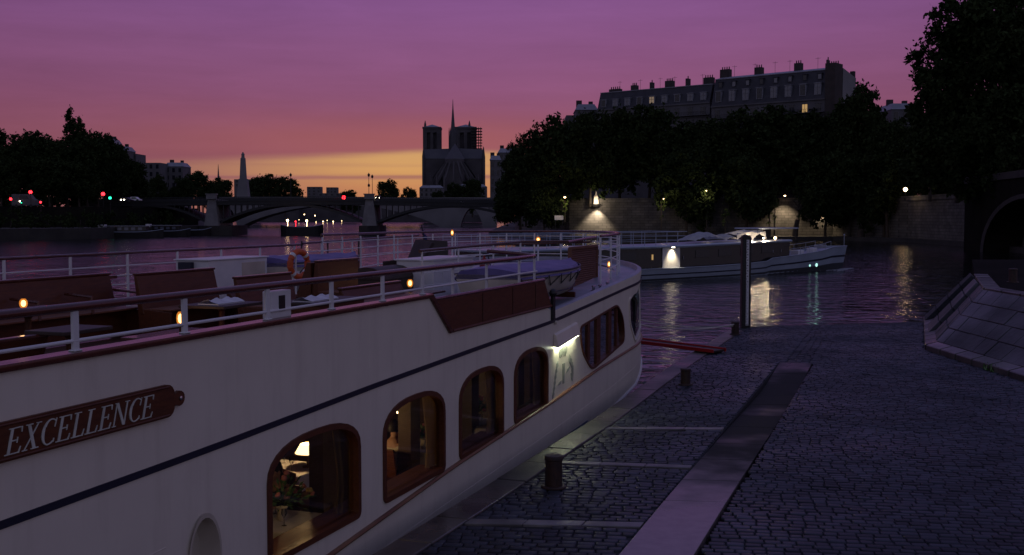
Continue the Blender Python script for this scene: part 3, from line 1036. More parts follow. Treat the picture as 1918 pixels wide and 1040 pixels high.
def inset_poly(poly, d):
    """shrink a counter-clockwise outline by d"""
    n = len(poly)
    ar = sum(poly[i][0] * poly[(i + 1) % n][1] - poly[(i + 1) % n][0] * poly[i][1] for i in range(n))
    sg = 1 if ar > 0 else -1
    out = []
    for i in range(n):
        a, p, c = Vector(poly[i - 1]), Vector(poly[i]), Vector(poly[(i + 1) % n])
        if (p - a).length < 1e-6: a = Vector(poly[i - 2])
        if (c - p).length < 1e-6: c = Vector(poly[(i + 2) % n])
        n1 = Vector((-(p - a).y, (p - a).x)).normalized(); n2 = Vector((-(c - p).y, (c - p).x)).normalized()
        m = (n1 + n2)
        m = m / max(m.length_squared / 2, 0.3)
        q = p + m * d * sg
        out.append((q.x, q.y))
    return out
wins = []
for u0, w, z0, z1 in ((3.6, 2.2, 0.24, 1.62), (6.3, 2.2, 0.26, 1.63), (12.78, 2.21, 0.285, 1.655), (15.67, 2.13, 0.275, 1.635), (18.39, 2.05, 0.31, 1.665), (21.02, 2.01, 0.41, 1.70)):
    wins.append(('saloon_window', arch(u0, w, z0, z1)))
wins.append(('bow_window', rounded([(25.28, 1.80), (25.50, 1.20), (26.30, 0.69), (29.45, 1.02), (29.32, 1.62), (28.70, 2.04)][::1], 0.28)))
wins.append(('bow_window', rounded([(29.88, 2.09), (30.0, 1.42), (30.62, 0.88), (33.1, 1.04), (33.4, 2.33)], 0.16)))
wins.append(('bow_window', rounded([(33.9, 2.36), (33.75, 1.06), (tip - .3, 1.15), (tip - .3, 2.47)], 0.16)))
wins = [(k, rounded(o, 0.001, 0) if False else o) for k, o in wins]
port = [(11.60 + 0.25 * math.cos(q * math.pi / 12), 0.74 + 0.42 * math.sin(q * math.pi / 12)) for q in range(24)]

def cdt_sheet(outline, holes, step, fn, keep=None):
    pts, edges = [], []
    def loop(L):
        b0 = len(pts)
        for p in L: pts.append(Vector(p))
        n = len(L)
        for i in range(n): edges.append((b0 + i, b0 + (i + 1) % n))
    loop(outline)
    for h in holes: loop(h)
    def inside(p, poly):
        c = False
        n = len(poly)
        j = n - 1
        for i in range(n):
            if (poly[i][1] > p[1]) != (poly[j][1] > p[1]) and p[0] < (poly[j][0] - poly[i][0]) * (p[1] - poly[i][1]) / (poly[j][1] - poly[i][1]) + poly[i][0]:
                c = not c
            j = i
        return c
    xs = [p[0] for p in outline]; ys = [p[1] for p in outline]
    x = min(xs) + step[0] / 2
    while x < max(xs):
        y = min(ys) + step[1] / 2
        while y < max(ys):
            p = (x, y)
            if inside(p, outline) and not any(inside(p, h) for h in holes): pts.append(Vector(p))
            y += step[1]
        x += step[0]
    v, e, f, *_ = delaunay_2d_cdt(pts, edges, [], 0, 1e-6)
    fs = []
    for t in f:
        c = ((v[t[0]].x + v[t[1]].x + v[t[2]].x) / 3, (v[t[0]].y + v[t[1]].y + v[t[2]].y) / 3)
        if inside(c, outline) and not any(inside(c, h) for h in holes): fs.append(tuple(t))
    return [fn(p.x, p.y) for p in v], fs
def hull_pt(u, z, out=0.0):
    x, y = plan(u, 0.0, out)
    return (x, y, z)
def hull_fn(u, z):
    return hull_pt(u, z)
us = []
u = -12.0
while u < tip + 3.5:
    us.append(u)
    u += 0.5 if u < 28 else 0.3
brk = [17.3, 18.05, 23.35, 23.37]
us = sorted(set([round(x, 3) for x in us] + brk))
outl = [(u, z_chine(u)) for u in us] + [(u, z_top(u)) for u in reversed(us)]
vs_, fs_ = cdt_sheet(outl, [w for _, w in wins] + [port], (0.45, 0.45), hull_fn)
b = MB(); b.add(vs_, fs_)
# the rest of the shell, away from the quay
rest = []
u = us[-1]
while u < UE:
    rest.append(u); u += 0.4 if u < S0 + ARC + 1 else 1.2
rest.append(UE)
b.grid([[hull_pt(u, z_chine(u) + (z_top(u) - z_chine(u)) * t) for u in rest] for t in (0, .33, .66, 1)])
hull = b.build('hull', M['hull'], ship, smooth=True)
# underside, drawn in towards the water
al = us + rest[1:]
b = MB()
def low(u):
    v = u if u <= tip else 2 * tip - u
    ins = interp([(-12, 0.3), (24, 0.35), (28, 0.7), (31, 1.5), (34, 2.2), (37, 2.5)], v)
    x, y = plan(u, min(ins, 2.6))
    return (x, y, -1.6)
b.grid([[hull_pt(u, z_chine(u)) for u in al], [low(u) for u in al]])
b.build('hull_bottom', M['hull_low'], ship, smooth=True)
# lip along the chine
b = MB(); b.tube([hull_pt(u, z_chine(u), 0.01) for u in al if u < S0 + ARC], 0.035, 6)
b.build('chine_moulding', M['white'], ship, smooth=True)
# pale blue boot stripe
b = MB()
uu = [x for x in al if x < 26.5]
b.grid([[hull_pt(u, z_chine(u) + t, 0.006) for u in uu] for t in (0.03, 0.20)])
b.build('boot_stripe', pmat('boot_stripe_paint', (0.16, 0.19, 0.30), None, 2, 0.5), ship)
# navy line and gilded rubbing strake
b = MB()
b.grid([[hull_pt(u, z_stripe(u) - 0.034, 0.0) for u in al], [hull_pt(u, z_stripe(u) - 0.034, 0.012) for u in al], [hull_pt(u, z_stripe(u) + 0.034, 0.012) for u in al], [hull_pt(u, z_stripe(u) + 0.034, 0.0) for u in al]])
b.build('navy_stripe', M['navy'], ship)
b = MB(); b.tube([hull_pt(u, z_gold(u), 0.015) for u in al], 0.034, 8)
b.build('rubbing_strake', pmat('strake_paint', (0.22, 0.11, 0.045), (0.14, 0.06, 0.03), 1.0, 0.35), ship, smooth=True)

# welded plate seams
b = MB()
for f in (0.60, 0.15):
    zz = lambda u: z_gold(u) + (z_stripe(u) - z_gold(u)) * f if f > .5 else z_chine(u) + (z_gold(u) - z_chine(u)) * .45
    L = [u for u in us if u < 11.2] if f > .5 else us
    b.grid([[hull_pt(u, zz(u) + dz_, o_) for u in L] for dz_, o_ in ((-.006, 0), (0, .0035), (.006, 0))])
for u0 in (5.9, 8.95, 12.2, 14.95 + .35, 18.1, 20.73, 24.95):
    if u0 in (8.95,): pass
    for za, zb2 in ((z_stripe(u0) + .05, min(z_top(u0), 2.99) - .02),):
        b.grid([[(o_, u0 + d_, z) for z in np.linspace(za, zb2, 4)] for d_, o_ in ((-.005, 0), (0, .003), (.005, 0))])
b.build('plate_seam', M['hull'], ship)
# windows
def wpt(u, z, w):
    x, y = plan(u, 0.0, w)
    return (x, y, z)
for k, (kind, o) in enumerate(wins):
    inn = inset_poly(o, 0.075 if kind == 'saloon_window' else 0.045)
    b = MB(); b.ring(o, inn, -0.10, 0.028, wpt)
    w = b.build('window', M['mahog'] if kind == 'saloon_window' or k == 6 else M['hull'], ship, smooth=True)
    # pane
    if kind == 'saloon_window':
        gl = inset_poly(o, 0.07)
        b = MB(); b.add([wpt(u, z, -0.05) for u, z in gl], [tuple(range(len(gl)))])
        b.build('pane', M['glass'], w)
    else:
        v2, f2 = cdt_sheet(inset_poly(o, 0.04), [], (0.25, 0.4), lambda u, z: wpt(u, z, -0.05))
        b = MB(); b.add(v2, f2); b.build('pane', M['glass'], w, smooth=True)
        us2 = [p[0] for p in o]
        if k == 6:  # the first bow window
            mlo = lambda q: .68 + (q - 26.3) * .11 if q > 26.3 else .95
            mhi = lambda q: 1.80 + (q - 25.3) * .066
            for mu, wd in ((26.15, .10), (27.0, .17), (28.05, .14), (28.75, .06)):
                b = MB()
                b.hexa([wpt(mu - wd, mlo(mu), -.08), wpt(mu + wd, mlo(mu), -.08), wpt(mu + wd, mlo(mu), -.015), wpt(mu - wd, mlo(mu), -.015), wpt(mu - wd, mhi(mu), -.08), wpt(mu + wd, mhi(mu), -.08), wpt(mu + wd, mhi(mu), -.015), wpt(mu - wd, mhi(mu), -.015)])
                b.build('mullion', M['mahog'], w)
    # sill board inside
    if kind == 'saloon_window':
        u0, u1 = min(p[0] for p in o), max(p[0] for p in o); z0 = min(p[1] for p in o)
        b = MB(); b.box((-0.28, (u0 + u1) / 2, z0 + 0.03), (0.34, u1 - u0 + 0.1, 0.05)); b.build('sill', M['teak'], w, bevel=0.01)
        if u0 > 10:
            # gathered curtain on the forward side and a panelled post behind it
            rows = []
            for i in range(11):
                t = i / 10
                z = z0 + 0.06 + (z1_ if False else (max(p[1] for p in o) - z0)) * t
                wd = 0.34 + 0.30 * abs(t - 0.25) ** 1.2
                rows.append([(-0.22 - 0.035 * math.sin(j * 1.55), u1 + 0.20 - wd * (1 - j / 18.0), z) for j in range(19)])
            b = MB(); b.grid(rows)
            c = b.build('curtain', M['curtain'], ship, smooth=True)
            b = MB(); b.box((-0.85, u1 + 0.55, 0.6), (0.22, 0.36, 2.0)); b.build('panelled_post', M['inside'], ship)
# round recess near the frame's foot
b = MB()
rows = []
for d, f in ((0.03, 1.12), (0.03, 1.0), (-0.10, 0.96), (-0.17, 0.75)):
    rows.append([(d, 11.60 + (u - 11.60) * f, 0.74 + (z - 0.74) * f) for u, z in port + port[:1]])
b.grid(rows)
b.add([rows[-1][i] for i in range(24)], [tuple(range(24))])
b.build('oval_recess', M['cream'], ship, smooth=True)

# saloon inside
b = MB()
b.box((-4, 10, -0.48), (7.4, 28.4, 0.06))
b.box((-4, 10, 1.76), (7.6, 28.2, 0.05))
b.box((-7.6, 10, 0.62), (0.08, 28.4, 2.26))
for y in (-4.1, 24.1): b.box((-4, y, 0.62), (7.4, 0.08, 2.26))
b.build('saloon_shell', M['inside'], ship)
b = MB()
b.grid([[(*plan(u, 0.35), z) for u in np.linspace(24.3, S0 + ARC + 6, 40)] for z in (0.45, 0.62)])
v2, f2 = cdt_sheet([plan(u, 0.3) for u in np.linspace(24.2, S0 + ARC + 6.1, 60)], [], (1.5, 1.5), lambda x, y: (x, y, 0.45))
b.add(v2, f2)
b.add([(p[0], p[1], 2.12) for p in v2 if True], f2)
b.build('bow_saloon_floor', M['inside'], ship)
b = MB(); b.box((-4.6, 27.2, 1.3), (0.1, 6, 1.6)); b.build('bow_saloon_screen', M['darkwood'], ship)

# decks
b = MB()
dk = [plan(u, 0.05) for u in np.linspace(-12, S0 + ARC + 41, 150)]
def deck(z, u0, u1, name, mat, ins):
    lo = [plan(u, ins) for u in np.linspace(u0, u1, 6)]
    b = MB()
    b.add([(-0.04, u0, z), (-0.04, u1, z), (-7.96, u1, z), (-7.96, u0, z)], [(0, 1, 2, 3)])
    return b.build(name, mat, ship)
deck(2.38, -12, 23.36, 'sun_deck', pmat('deck_boards', (0.16, 0.09, 0.07), (0.11, 0.06, 0.05), 1.2, 0.25, 0.5, stretch=(9, 1, 1)), 0.05)
ul = list(np.linspace(23.36, S0 + ARC + (S0 - 23.36), 70))
b = MB()
b.grid([[(*plan(u, i), z_edge(u) - dz_) for u in ul] for i, dz_ in ((0.0, 0.0), (0.05, -0.03), (0.11, -0.03), (0.13, 0.10), (0.75, 0.10))])
v2, f2 = cdt_sheet([plan(u, 0.75) for u in ul], [], (1.0, 1.0), lambda x, y: (x, y, z_edge(y) - 0.10))
b.add(v2, f2)
b.build('bow_deck', M['grey_deck'], ship, smooth=True)
b = MB(); b.box((-4, 23.37, 2.33), (7.8, 0.04, 0.14)); b.build('deck_step', M['white'], ship)

# cap rail on the bulwark
def cap(u0, u1, nm):
    b = MB()
    L = np.linspace(u0, u1, 30)
    prof = [(-0.13, 2.985), (0.035, 2.985), (0.045, 3.01), (0.035, 3.045), (-0.13, 3.05)]
    b.grid([[(x, u, z) for u in L] for x, z in prof + prof[:1]])
    b.add([(x, u1, z) for x, z in prof], [tuple(range(5))])
    return b.build(nm, M['varnish'], ship, smooth=True)
cap(-12, 17.33, 'cap_rail')
b = MB()
b.hexa([(-0.13, 17.25, 2.985), (0.04, 17.25, 2.985), (0.04, 18.0, 2.38), (-0.13, 18.0, 2.38), (-0.13, 17.33, 3.048), (0.04, 17.33, 3.048), (0.04, 18.12, 2.40), (-0.13, 18.12, 2.40)])
b.build('cap_rail', M['varnish'], ship, bevel=0.012)
b = MB()
L = np.linspace(-12, 20, 30)
b.grid([[(x, u, z) for u in L] for x, z in ((-8.03, 2.98), (-8.04, 3.04), (-7.88, 3.04), (-7.88, 2.98))])
b.build('cap_rail', M['varnish'], ship)
# lowered wooden gangway panel
pb = empty('x') if False else None
b = MB()
b.hexa([(-0.05, 18.10, 2.425), (0.02, 18.10, 2.425), (0.02, 23.22, 2.425), (-0.05, 23.22, 2.425), (-0.05, 17.42, 2.945), (0.02, 17.42, 2.945), (0.02, 22.78, 2.945), (-0.05, 22.78, 2.945)])
gpn = b.build('gangway_panel', M['mahog'], ship, bevel=0.01)
b = MB(); b.tube([(0.0, 17.40, 2.955), (0.0, 22.80, 2.955)], 0.03, 8); b.build('top_rail', M['varnish'], gpn, smooth=True)
b = MB(); b.tube([(0.012, 18.12, 2.41), (0.012, 23.25, 2.41)], 0.028, 8); b.build('bottom_rail', M['mahog'], gpn, smooth=True)
for u in (19.4, 20.9, 22.2):
    b = MB(); b.box((0.026, u, 2.68), (0.006, 0.012, 0.48), rx=0.0); b.build('panel_joint', M['darkwood'], gpn)
b = MB()
b.box((0.03, 23.3, 2.37), (0.07, 0.12, 0.50)); b.ball((0.03, 23.3, 2.66), (0.08, 0.10, 0.09), 10, 6)
b.build('fairlead', M['black'], ship, bevel=0.015)
b = MB(); b.tube([(0.02, 23.45, 2.2), (0.05, 23.45, 2.2)], 0.06, 10); b.tube([(0.02, 23.5, 2.05), (0.06, 23.5, 2.05)], 0.04, 10); b.build('hinge_boss', M['hull'], ship)

# name board
def bpt(u, v, w): return (0.012 + w, u, v)
bl, br, bz0, bz1 = 8.40, 11.12, 2.285, 2.60
zm = (bz0 + bz1) / 2
def rect_board(e, ins=0.0):
    P = []
    l, r_, t, bt = bl + ins, br - ins, bz1 - ins, bz0 + ins
    c = 0.11 - ins * .5
    P += [(l + c, bt)] + [(r_ - c, bt)]
    for k in range(1, 5): q = -math.pi / 2 + k * math.pi / 8; P.append((r_ - c + c * math.cos(q), bt + c + c * math.sin(q) * 0.999))
    P += [(r_, zm - 0.05)]
    if not ins:
        for k in range(9): q = -math.pi / 2 + k * math.pi / 8; P.append((r_ + 0.07 + 0.085 * math.cos(q), zm + 0.075 * math.sin(q)))
    P += [(r_, zm + 0.05)]
    for k in range(0, 5): q = k * math.pi / 8; P.append((r_ - c + c * math.cos(q), t - c + c * math.sin(q)))
    P += [(l + c, t)]
    for k in range(1, 5): q = math.pi / 2 + k * math.pi / 8; P.append((l + c + c * math.cos(q), t - c + c * math.sin(q)))
    P += [(l, zm)]
    for k in range(0, 4): q = math.pi + k * math.pi / 8; P.append((l + c + c * math.cos(q), bt + c + c * math.sin(q)))
    return P
b = MB(); b.prism(rect_board(0), 0.0, 0.035, bpt)
nb = b.build('name_board', M['mahog'], ship, bevel=0.006)
b = MB()
for z in (bz0 + 0.022, bz1 - 0.022): b.tube([(0.05, bl + 0.1, z), (0.05, br - 0.09, z)], 0.011, 6)
b.build('beading', M['mahog'], nb, smooth=True)
b = MB(); b.lathe([(0.022, 0), (0.022, 0.01), (0.001, 0.016)], n=10)
o = b.build('fixing_screw', M['chrome'], nb); o.location = (0.047, br + 0.085, zm); o.rotation_euler = (0, R(90), 0)
def glyph(ch):
    th, tn = 0.125, 0.040
    q = lambda x0, y0, x1, y1: [(x0, y0), (x1, y0), (x1, y1), (x0, y1)]
    ln = lambda x0, y0, x1, y1, w: [(x0 - w / 2, y0), (x0 + w / 2, y0), (x1 + w / 2, y1), (x1 - w / 2, y1)]
    G = {
        'E': [q(.10, 0, .10 + th, 1), q(0, 0, .66, tn), q(0, 1 - tn, .62, 1), q(.2, .49, .48, .49 + tn), [(.60, 0), (.66, 0), (.70, .24), (.675, .24)], [(.56, 1), (.62, 1), (.64, .78), (.615, .78)], [(.46, .40), (.485, .40), (.485, .62), (.46, .62)]],
        'X': [ln(.60, 0, .14, 1, .15), ln(.10, 0, .62, 1, .05), q(0, 0, .25, tn * .8), q(.42, 0, .78, tn), q(0, 1 - tn, .32, 1), q(.50, 1 - tn * .8, .74, 1)],
        'L': [q(.10, 0, .10 + th, 1), q(0, 0, .62, tn), q(0, 1 - tn, .37, 1), [(.56, 0), (.62, 0), (.66, .27), (.635, .27)]],
        'N': [q(.08, 0, .135, 1), ln(.70, 0, .12, 1, .14), q(.70, 0, .755, 1), q(0, 0, .23, tn * .8), q(0, 1 - tn * .8, .2, 1), q(.6, 1 - tn * .8, .86, 1)],
    }
    if ch == 'C':
        out = []
        N_ = 18
        for k in range(N_):
            a0, a1 = R(52) + (R(308) - R(52)) * k / N_, R(52) + (R(308) - R(52)) * (k + 1) / N_
            def pt(a, o):
                ro = (.40, .515); wv = 0.04 + 0.09 * max(0, -math.cos(a)) ** 1.0
                if o: return (.40 + ro[0] * math.cos(a), .5 + ro[1] * math.sin(a))
                return (.40 + (ro[0] - wv) * math.cos(a), .5 + (ro[1] - 0.05) * math.sin(a))
            out.append([pt(a0, 1), pt(a1, 1), pt(a1, 0), pt(a0, 0)])
        out.append([(.60, .66), (.63, .66), (.66, 1.0), (.635, 1.0)])
        out.append([(.64, .09), (.66, .06), (.67, .22), (.65, .22)])
        return out
    return G[ch]
word = 'EXCELLENCE'
adv = {'E': .80, 'X': .86, 'C': .80, 'L': .74, 'N': .96}
tot = sum(adv[c] for c in word)
ux, capz, sc_x = 9.00, 2.335, 1.80 / tot
for ch in word:
    b = MB()
    for j, poly in enumerate(glyph(ch)):
        P = [(ux + (x + 0.26 * (y - .3)) * sc_x, capz + y * 0.205) for x, y in poly]
        b.prism(P, 0.034, 0.041 + 0.0008 * (j % 7), bpt)
    b.build('letter', M['letter'], nb)
    ux += adv[ch] * sc_x
# wall light with a hood and the emblem below it
b = MB()
b.hexa([(0.005, 23.42, 1.56), (0.12, 23.42, 1.54), (0.12, 25.0, 1.66), (0.005, 25.0, 1.68), (0.005, 23.42, 1.83), (0.06, 23.42, 1.80), (0.06, 25.0, 1.90), (0.005, 25.0, 1.93)])
wlight = b.build('wall_light', M['hull'], ship, bevel=0.01)
b = MB(); b.hexa([(0.02, 23.5, 1.530), (0.10, 23.5, 1.522), (0.10, 24.92, 1.642), (0.02, 24.92, 1.650), (0.02, 23.5, 1.548), (0.10, 23.5, 1.540), (0.10, 24.92, 1.655), (0.02, 24.92, 1.665)])
b.build('light_tube', M['tube'], wlight)
b = MB()
def leaf(u, z, a, l, w, k=[0]):
    k[0] += 1
    d = (math.cos(a), math.sin(a)); n = (-d[1], d[0])
    P = [(u, z), (u + d[0] * l * .35 + n[0] * w, z + d[1] * l * .35 + n[1] * w), (u + d[0] * l * .8 + n[0] * w * .6, z + d[1] * l * .8 + n[1] * w * .6), (u + d[0] * l, z + d[1] * l), (u + d[0] * l * .6 - n[0] * w * .5, z + d[1] * l * .6 - n[1] * w * .5)]
    b.prism(P, 0.002, 0.006 + 0.0007 * (k[0] % 9), lambda p, q, w_: (w_, p, q))
eu, ez = 24.1, 1.02
for a, l in ((90, .30), (75, .30), (107, .28), (60, .26), (122, .25)): leaf(eu + .32 * math.cos(R(a)), ez + .20 + .06 * math.sin(R(a)), R(a), l * .95, .085)
for i in range(6):
    t = i / 5
    leaf(eu + .42 + .20 * math.sin(t * 2.4), ez + .26 - .42 * t, R(-75 + 18 * t), .22, .10)
    leaf(eu - .38 - .30 * t, ez + .22 - .55 * t, R(225 + 24 * t), .19, .085)
b.prism([(eu - .07, ez + .12), (eu + .09, ez + .12), (eu + .06, ez - .30), (eu - .04, ez - .30)], 0.002, 0.0135, lambda p, q, w_: (w_, p, q))
leaf(eu + .2, ez - .12, R(20), .32, .045); leaf(eu - .1, ez - .22, R(190), .32, .045)
b.build('emblem', pmat('emblem_paint', (0.30, 0.31, 0.27), None, 3, 0.6), ship)

# railings
def rail_post(x, y, z0, z1, w=0.078, t=0.03, parent=ship, mat='white'):
    b = MB(); b.box((x, y, (z0 + z1) / 2), (t, w, z1 - z0)); b.box((x, y, z0 + 0.008), (t * 2.4, w * 1.3, 0.016))
    return b.build('rail_post', M[mat], parent, bevel=0.006, seg=1)
posts = [-10, -8.5, -7, -5.5, -4, -2.5, -1, .5, 2.1, 3.7, 5.3, 6.9, 8.4, 9.9, 11.42, 12.92, 14.38, 15.80, 17.12]
for u in posts: rail_post(-0.05, u, 3.045, 3.40)
b = MB(); b.tube([(-0.05, u, 3.425) for u in np.linspace(-12, 22.35, 30)] + [(-0.12, 22.55, 3.43), (-0.5, 22.75, 3.46), (-1.2, 22.85, 3.5)], 0.040, 10); b.build('handrail', M['varnish'], ship, smooth=True)
b = MB(); b.tube([(-0.05, -12, 3.135), (-0.05, 22.5, 3.135)], 0.017, 8); b.build('mid_rail', M['white'], ship, smooth=True)
for u in (18.4, 19.9, 21.6, 22.5): rail_post(-0.10, u, 2.40, 3.40, 0.075)
for z in (2.62, 2.86): 
    b = MB(); b.tube([(-0.10, 17.4, z), (-0.10, 22.5, z)], 0.012, 6); b.build('mid_rail', M['white'], ship, smooth=True)
# white power cabinet clamped between two posts
b = MB(); b.box((-0.11, 13.22, 3.20), (0.12, 0.42, 0.31)); pc = b.build('power_cabinet', M['white'], ship, bevel=0.01)
b = MB(); b.box((-0.045, 13.22, 3.21), (0.012, 0.12, 0.18)); b.build('socket_opening', M['black'], pc)
# far side
fy = [-6, -3, 0, 3, 6, 9, 12, 14.5] + [17.2, 18.8, 20.4, 22.0, 23.6, 25.2, 26.8]
for u in fy: rail_post(-7.95, u, 3.03 if u < 20 else 2.4, 3.45, 0.06)
b = MB(); b.tube([(-7.95, -12, 3.47), (-7.95, 27.2, 3.47)], 0.030, 8); b.build('handrail', M['varnish'], ship, smooth=True)
for z in (3.22,): 
    b = MB(); b.tube([(-7.95, -12, z), (-7.95, 27.2, z)], 0.014, 6); b.build('mid_rail', M['white'], ship, smooth=True)
for z in (2.85, 3.03):
    b = MB(); b.tube([(-7.95, 18, z), (-7.95, 27.2, z)], 0.012, 6); b.build('mid_rail', M['white'], ship, smooth=True)
# raised bow rail
IN = 0.62
ub = list(np.linspace(29.4, S0 + ARC + 3.2, 60))
zb = lambda u: z_edge(u) - 0.12
b = MB(); b.tube([(*plan(u, IN), 3.66 + 0.06 * min(1, max(0, (u - 25) / 8))) for u in ub], 0.032, 8); b.build('handrail', M['varnish'], ship, smooth=True)
for f in (0.28, 0.5, 0.72, 0.88):
    b = MB(); b.tube([(*plan(u, IN), zb(u) + (3.68 - zb(u)) * f) for u in ub], 0.013, 6); b.build('mid_rail', M['white'], ship, smooth=True)
b = MB(); b.tube([(*plan(u, IN + .12), 3.60 + .03 * (u - 27)) for u in np.linspace(26.9, 29.4, 6)], 0.032, 8); b.build('handrail', M['varnish'], ship, smooth=True)
u = 29.4
while u < S0 + ARC + 3.3:
    x, y = plan(u, IN)
    b = MB(); b.tube([(x, y, zb(u) - 0.03), (x, y, 3.66)], 0.024, 8); b.box((x, y, zb(u)), (0.09, 0.09, 0.02)); b.build('rail_post', M['white'], ship)
    u += 1.05
# inner rail across the deck and its return
s0_, z0_ = shp(786, 470, -3.0); s1_, z1_ = shp(975, 453, -2.2)
b = MB(); b.tube([(-3.0, s0_, z0_), (-2.2, s1_, z1_), (-0.9, s1_ + 1.0, z1_)], 0.032, 8); b.build('handrail', M['varnish'], ship, smooth=True)
b = MB(); b.tube([(-3.0, s0_, z0_ - .02), (-4.2, s0_ + 6.5, z0_ - .06), (-1.0, s1_ + 2.2, z1_ - .04)], 0.028, 8); b.build('handrail', M['varnish'], ship, smooth=True)
for t in (0.02, 0.35, 0.7, 1.0):
    x, y, z = -3.0 + .8 * t, s0_ + (s1_ - s0_) * t, z0_ + (z1_ - z0_) * t
    b = MB(); b.tube([(x, y, 2.36), (x, y, z)], 0.022, 8); b.build('rail_post', M['white'], ship)
for f in (.3, .55, .8):
    b = MB(); b.tube([(-3.0, s0_, 2.4 + (z0_ - 2.4) * f), (-2.2, s1_, 2.4 + (z1_ - 2.4) * f)], 0.012, 6); b.build('mid_rail', M['white'], ship)
# far stair enclosure rail with slender posts
for i, (px, dk_) in enumerate(((565, 1), (602, 0), (614, 1), (640, 0), (660, 0), (672, 1), (708, 0), (745, 0))):
    s_, z_ = shp(px, 470, -7.4)
    b = MB(); b.tube([(-7.4, s_, 2.5), (-7.4, s_, 3.58)], 0.02, 6); b.build('rail_post', M['white'] if not dk_ else M['black'], ship)
sa, za = shp(566, 456, -7.4); sb, zb_ = shp(850, 437, -7.4)
b = MB(); b.tube([(-7.4, sa, za), (-7.4, min(sb, 33.2), zb_ if sb < 33.2 else za + (zb_ - za) * .8)], 0.028, 8); b.build('handrail', M['varnish'], ship, smooth=True)
for d in (.22, .42):
    b = MB(); b.tube([(-7.4, sa, za - d), (-7.4, 32, za - d + .05)], 0.012, 6); b.build('mid_rail', M['white'], ship, smooth=True)

# mast-like light poles on deck
# ================================================================== things on the sun deck
DZ = 2.385
def on_deck(name, n, s, z, label, cat, group=None, rz=0.0):
    return empty(name, q2w(n, s, z), SRZ + rz, label, cat, group)
def bench(n, s, L, top, label, rz=0.0, group='wooden benches on the sun deck', arms=0, lean=0.12, mat='mahog'):
    e = on_deck('deck_bench', n, s, DZ, label, 'bench', group, rz)
    h = top - DZ
    b = MB(); b.hexa([(-.02, -L / 2, .36), (.06, -L / 2, .36), (.06, L / 2, .36), (-.02, L / 2, .36), (-lean, -L / 2, h), (-lean + .05, -L / 2, h), (-lean + .05, L / 2, h), (-lean, L / 2, h)])
    b.build('backrest', M[mat], e, bevel=0.012)
    b = MB(); b.box((-lean + .025, 0, h + .018), (.085, L + .02, .036)); b.build('top_rail', M['varnish'], e, bevel=0.01)
    for k in range(4):
        b = MB(); b.box((.11 + k * .115, 0, .43), (.105, L - .04, .03)); b.build('seat_slat', M['teak'], e, bevel=0.006, seg=1)
    for y in (-L / 2 + .03, L / 2 - .03):
        b = MB(); b.prism([(-.04, 0), (.50, 0), (.52, .40), (.04, .44), (-lean + .05, h), (-lean - .01, h), (-.06, .4)], y - .022, y + .022, lambda u, v, w: (u, w, v)); b.build('end_panel', M[mat], e, bevel=0.008, seg=1)
    b = MB(); b.box((.26, 0, .20), (.03, L - .08, .38)); b.build('front_panel', M[mat], e)
    for k in range(arms):
        y = -L / 2 + .05 + (L - .1) * (k / max(1, arms - 1))
        b = MB(); b.tube([(.03, y, .70), (.50, y, .66), (.52, y, .42)], .022, 6); b.build('armrest', M['varnish'], e, smooth=True)
    return e
def table(n, s, lx, ly, h, label, rz=0.0, top='darkwood', group='low tables on the sun deck', box=False):
    e = on_deck('deck_table', n, s, DZ, label, 'table', group, rz)
    b = MB(); b.box((0, 0, h - .02), (lx, ly, .04)); b.build('tabletop', M[top], e, bevel=0.008)
    if box:
        b = MB(); b.box((0, 0, (h - .04) / 2), (lx - .06, ly - .06, h - .04)); b.build('cupboard', M['mahog'], e, bevel=0.008)
    else:
        b = MB(); b.lathe([(.05, .03), (.035, .1), (.04, h - .1), (.09, h - .04)], n=12); b.build('pedestal', M['mahog'], e, smooth=True)
        b = MB(); b.box((0, 0, .02), (min(.5, lx * .8), .12, .04)); b.box((0, 0, .02), (.12, min(.5, ly * .8), .038)); b.build('foot', M['mahog'], e)
    return e
def lamp(n, s, z, label, r=0.055, h=0.17, base=0.10, mat='bulb'):
    e = on_deck('candle_lamp', n, s, z, label, 'lamp', 'candle lamps on the cruise boat')
    b = MB(); b.lathe([(.05, 0), (.05, .012), (.02, .02), (.018, base), (.04, base + .005)], n=12); b.build('lamp_foot', M['mahog'], e, smooth=True)
    l = bpy.data.lights.new('lamp_light', 'POINT'); l.energy = 0.9; l.color = (1, .55, .2); l.shadow_soft_size = .05
    lo = bpy.data.objects.new('lamp_light', l); COL.objects.link(lo); lo.parent = e; lo.location = (0, 0, base + h + .06)
    b = MB(); b.lathe([(r * .55, base), (r * .9, base + h * .25), (r, base + h * .5), (r * .9, base + h * .78), (r * .5, base + h)], n=14); b.build('lamp_glass', M['amber'], e, smooth=True)
    b = MB(); b.ball((0, 0, base + h * .5), (r * .58, r * .58, h * .36), 10, 6); b.build('flame', M[mat], e, smooth=True)
    return e
bench(-4.75, 14.0, 4.2, 3.30, 'long high backed wooden bench at the left, behind the leftmost glowing lamp', arms=5)
bench(-4.0, 16.75, 1.95, 3.32, 'wooden bench back standing alone before the violet water, left of the white locker')
bench(-2.9, 17.5, 1.6, 3.24, 'low wooden bench between the white locker and the orange lifebuoy')
e = bench(-3.45, 20.7, 1.6, 3.36, 'tall double sided wooden bench right of the orange lifebuoy', lean=-0.02)
for i, y in enumerate((-.45, .1)):
    b = MB(); b.box((.045, y, .66), (.03, .06, .6)); b.build('back_stile', M['teak'], e)
b = MB(); b.hexa([(-.5, -.82, 0), (-.06, -.82, 0), (-.06, .8, 0), (-.5, .8, 0), (-.14, -.82, .97), (-.06, -.82, .97), (-.06, .8, .97), (-.14, .8, .97)]); b.build('rear_backrest', M['mahog'], e, bevel=0.01)
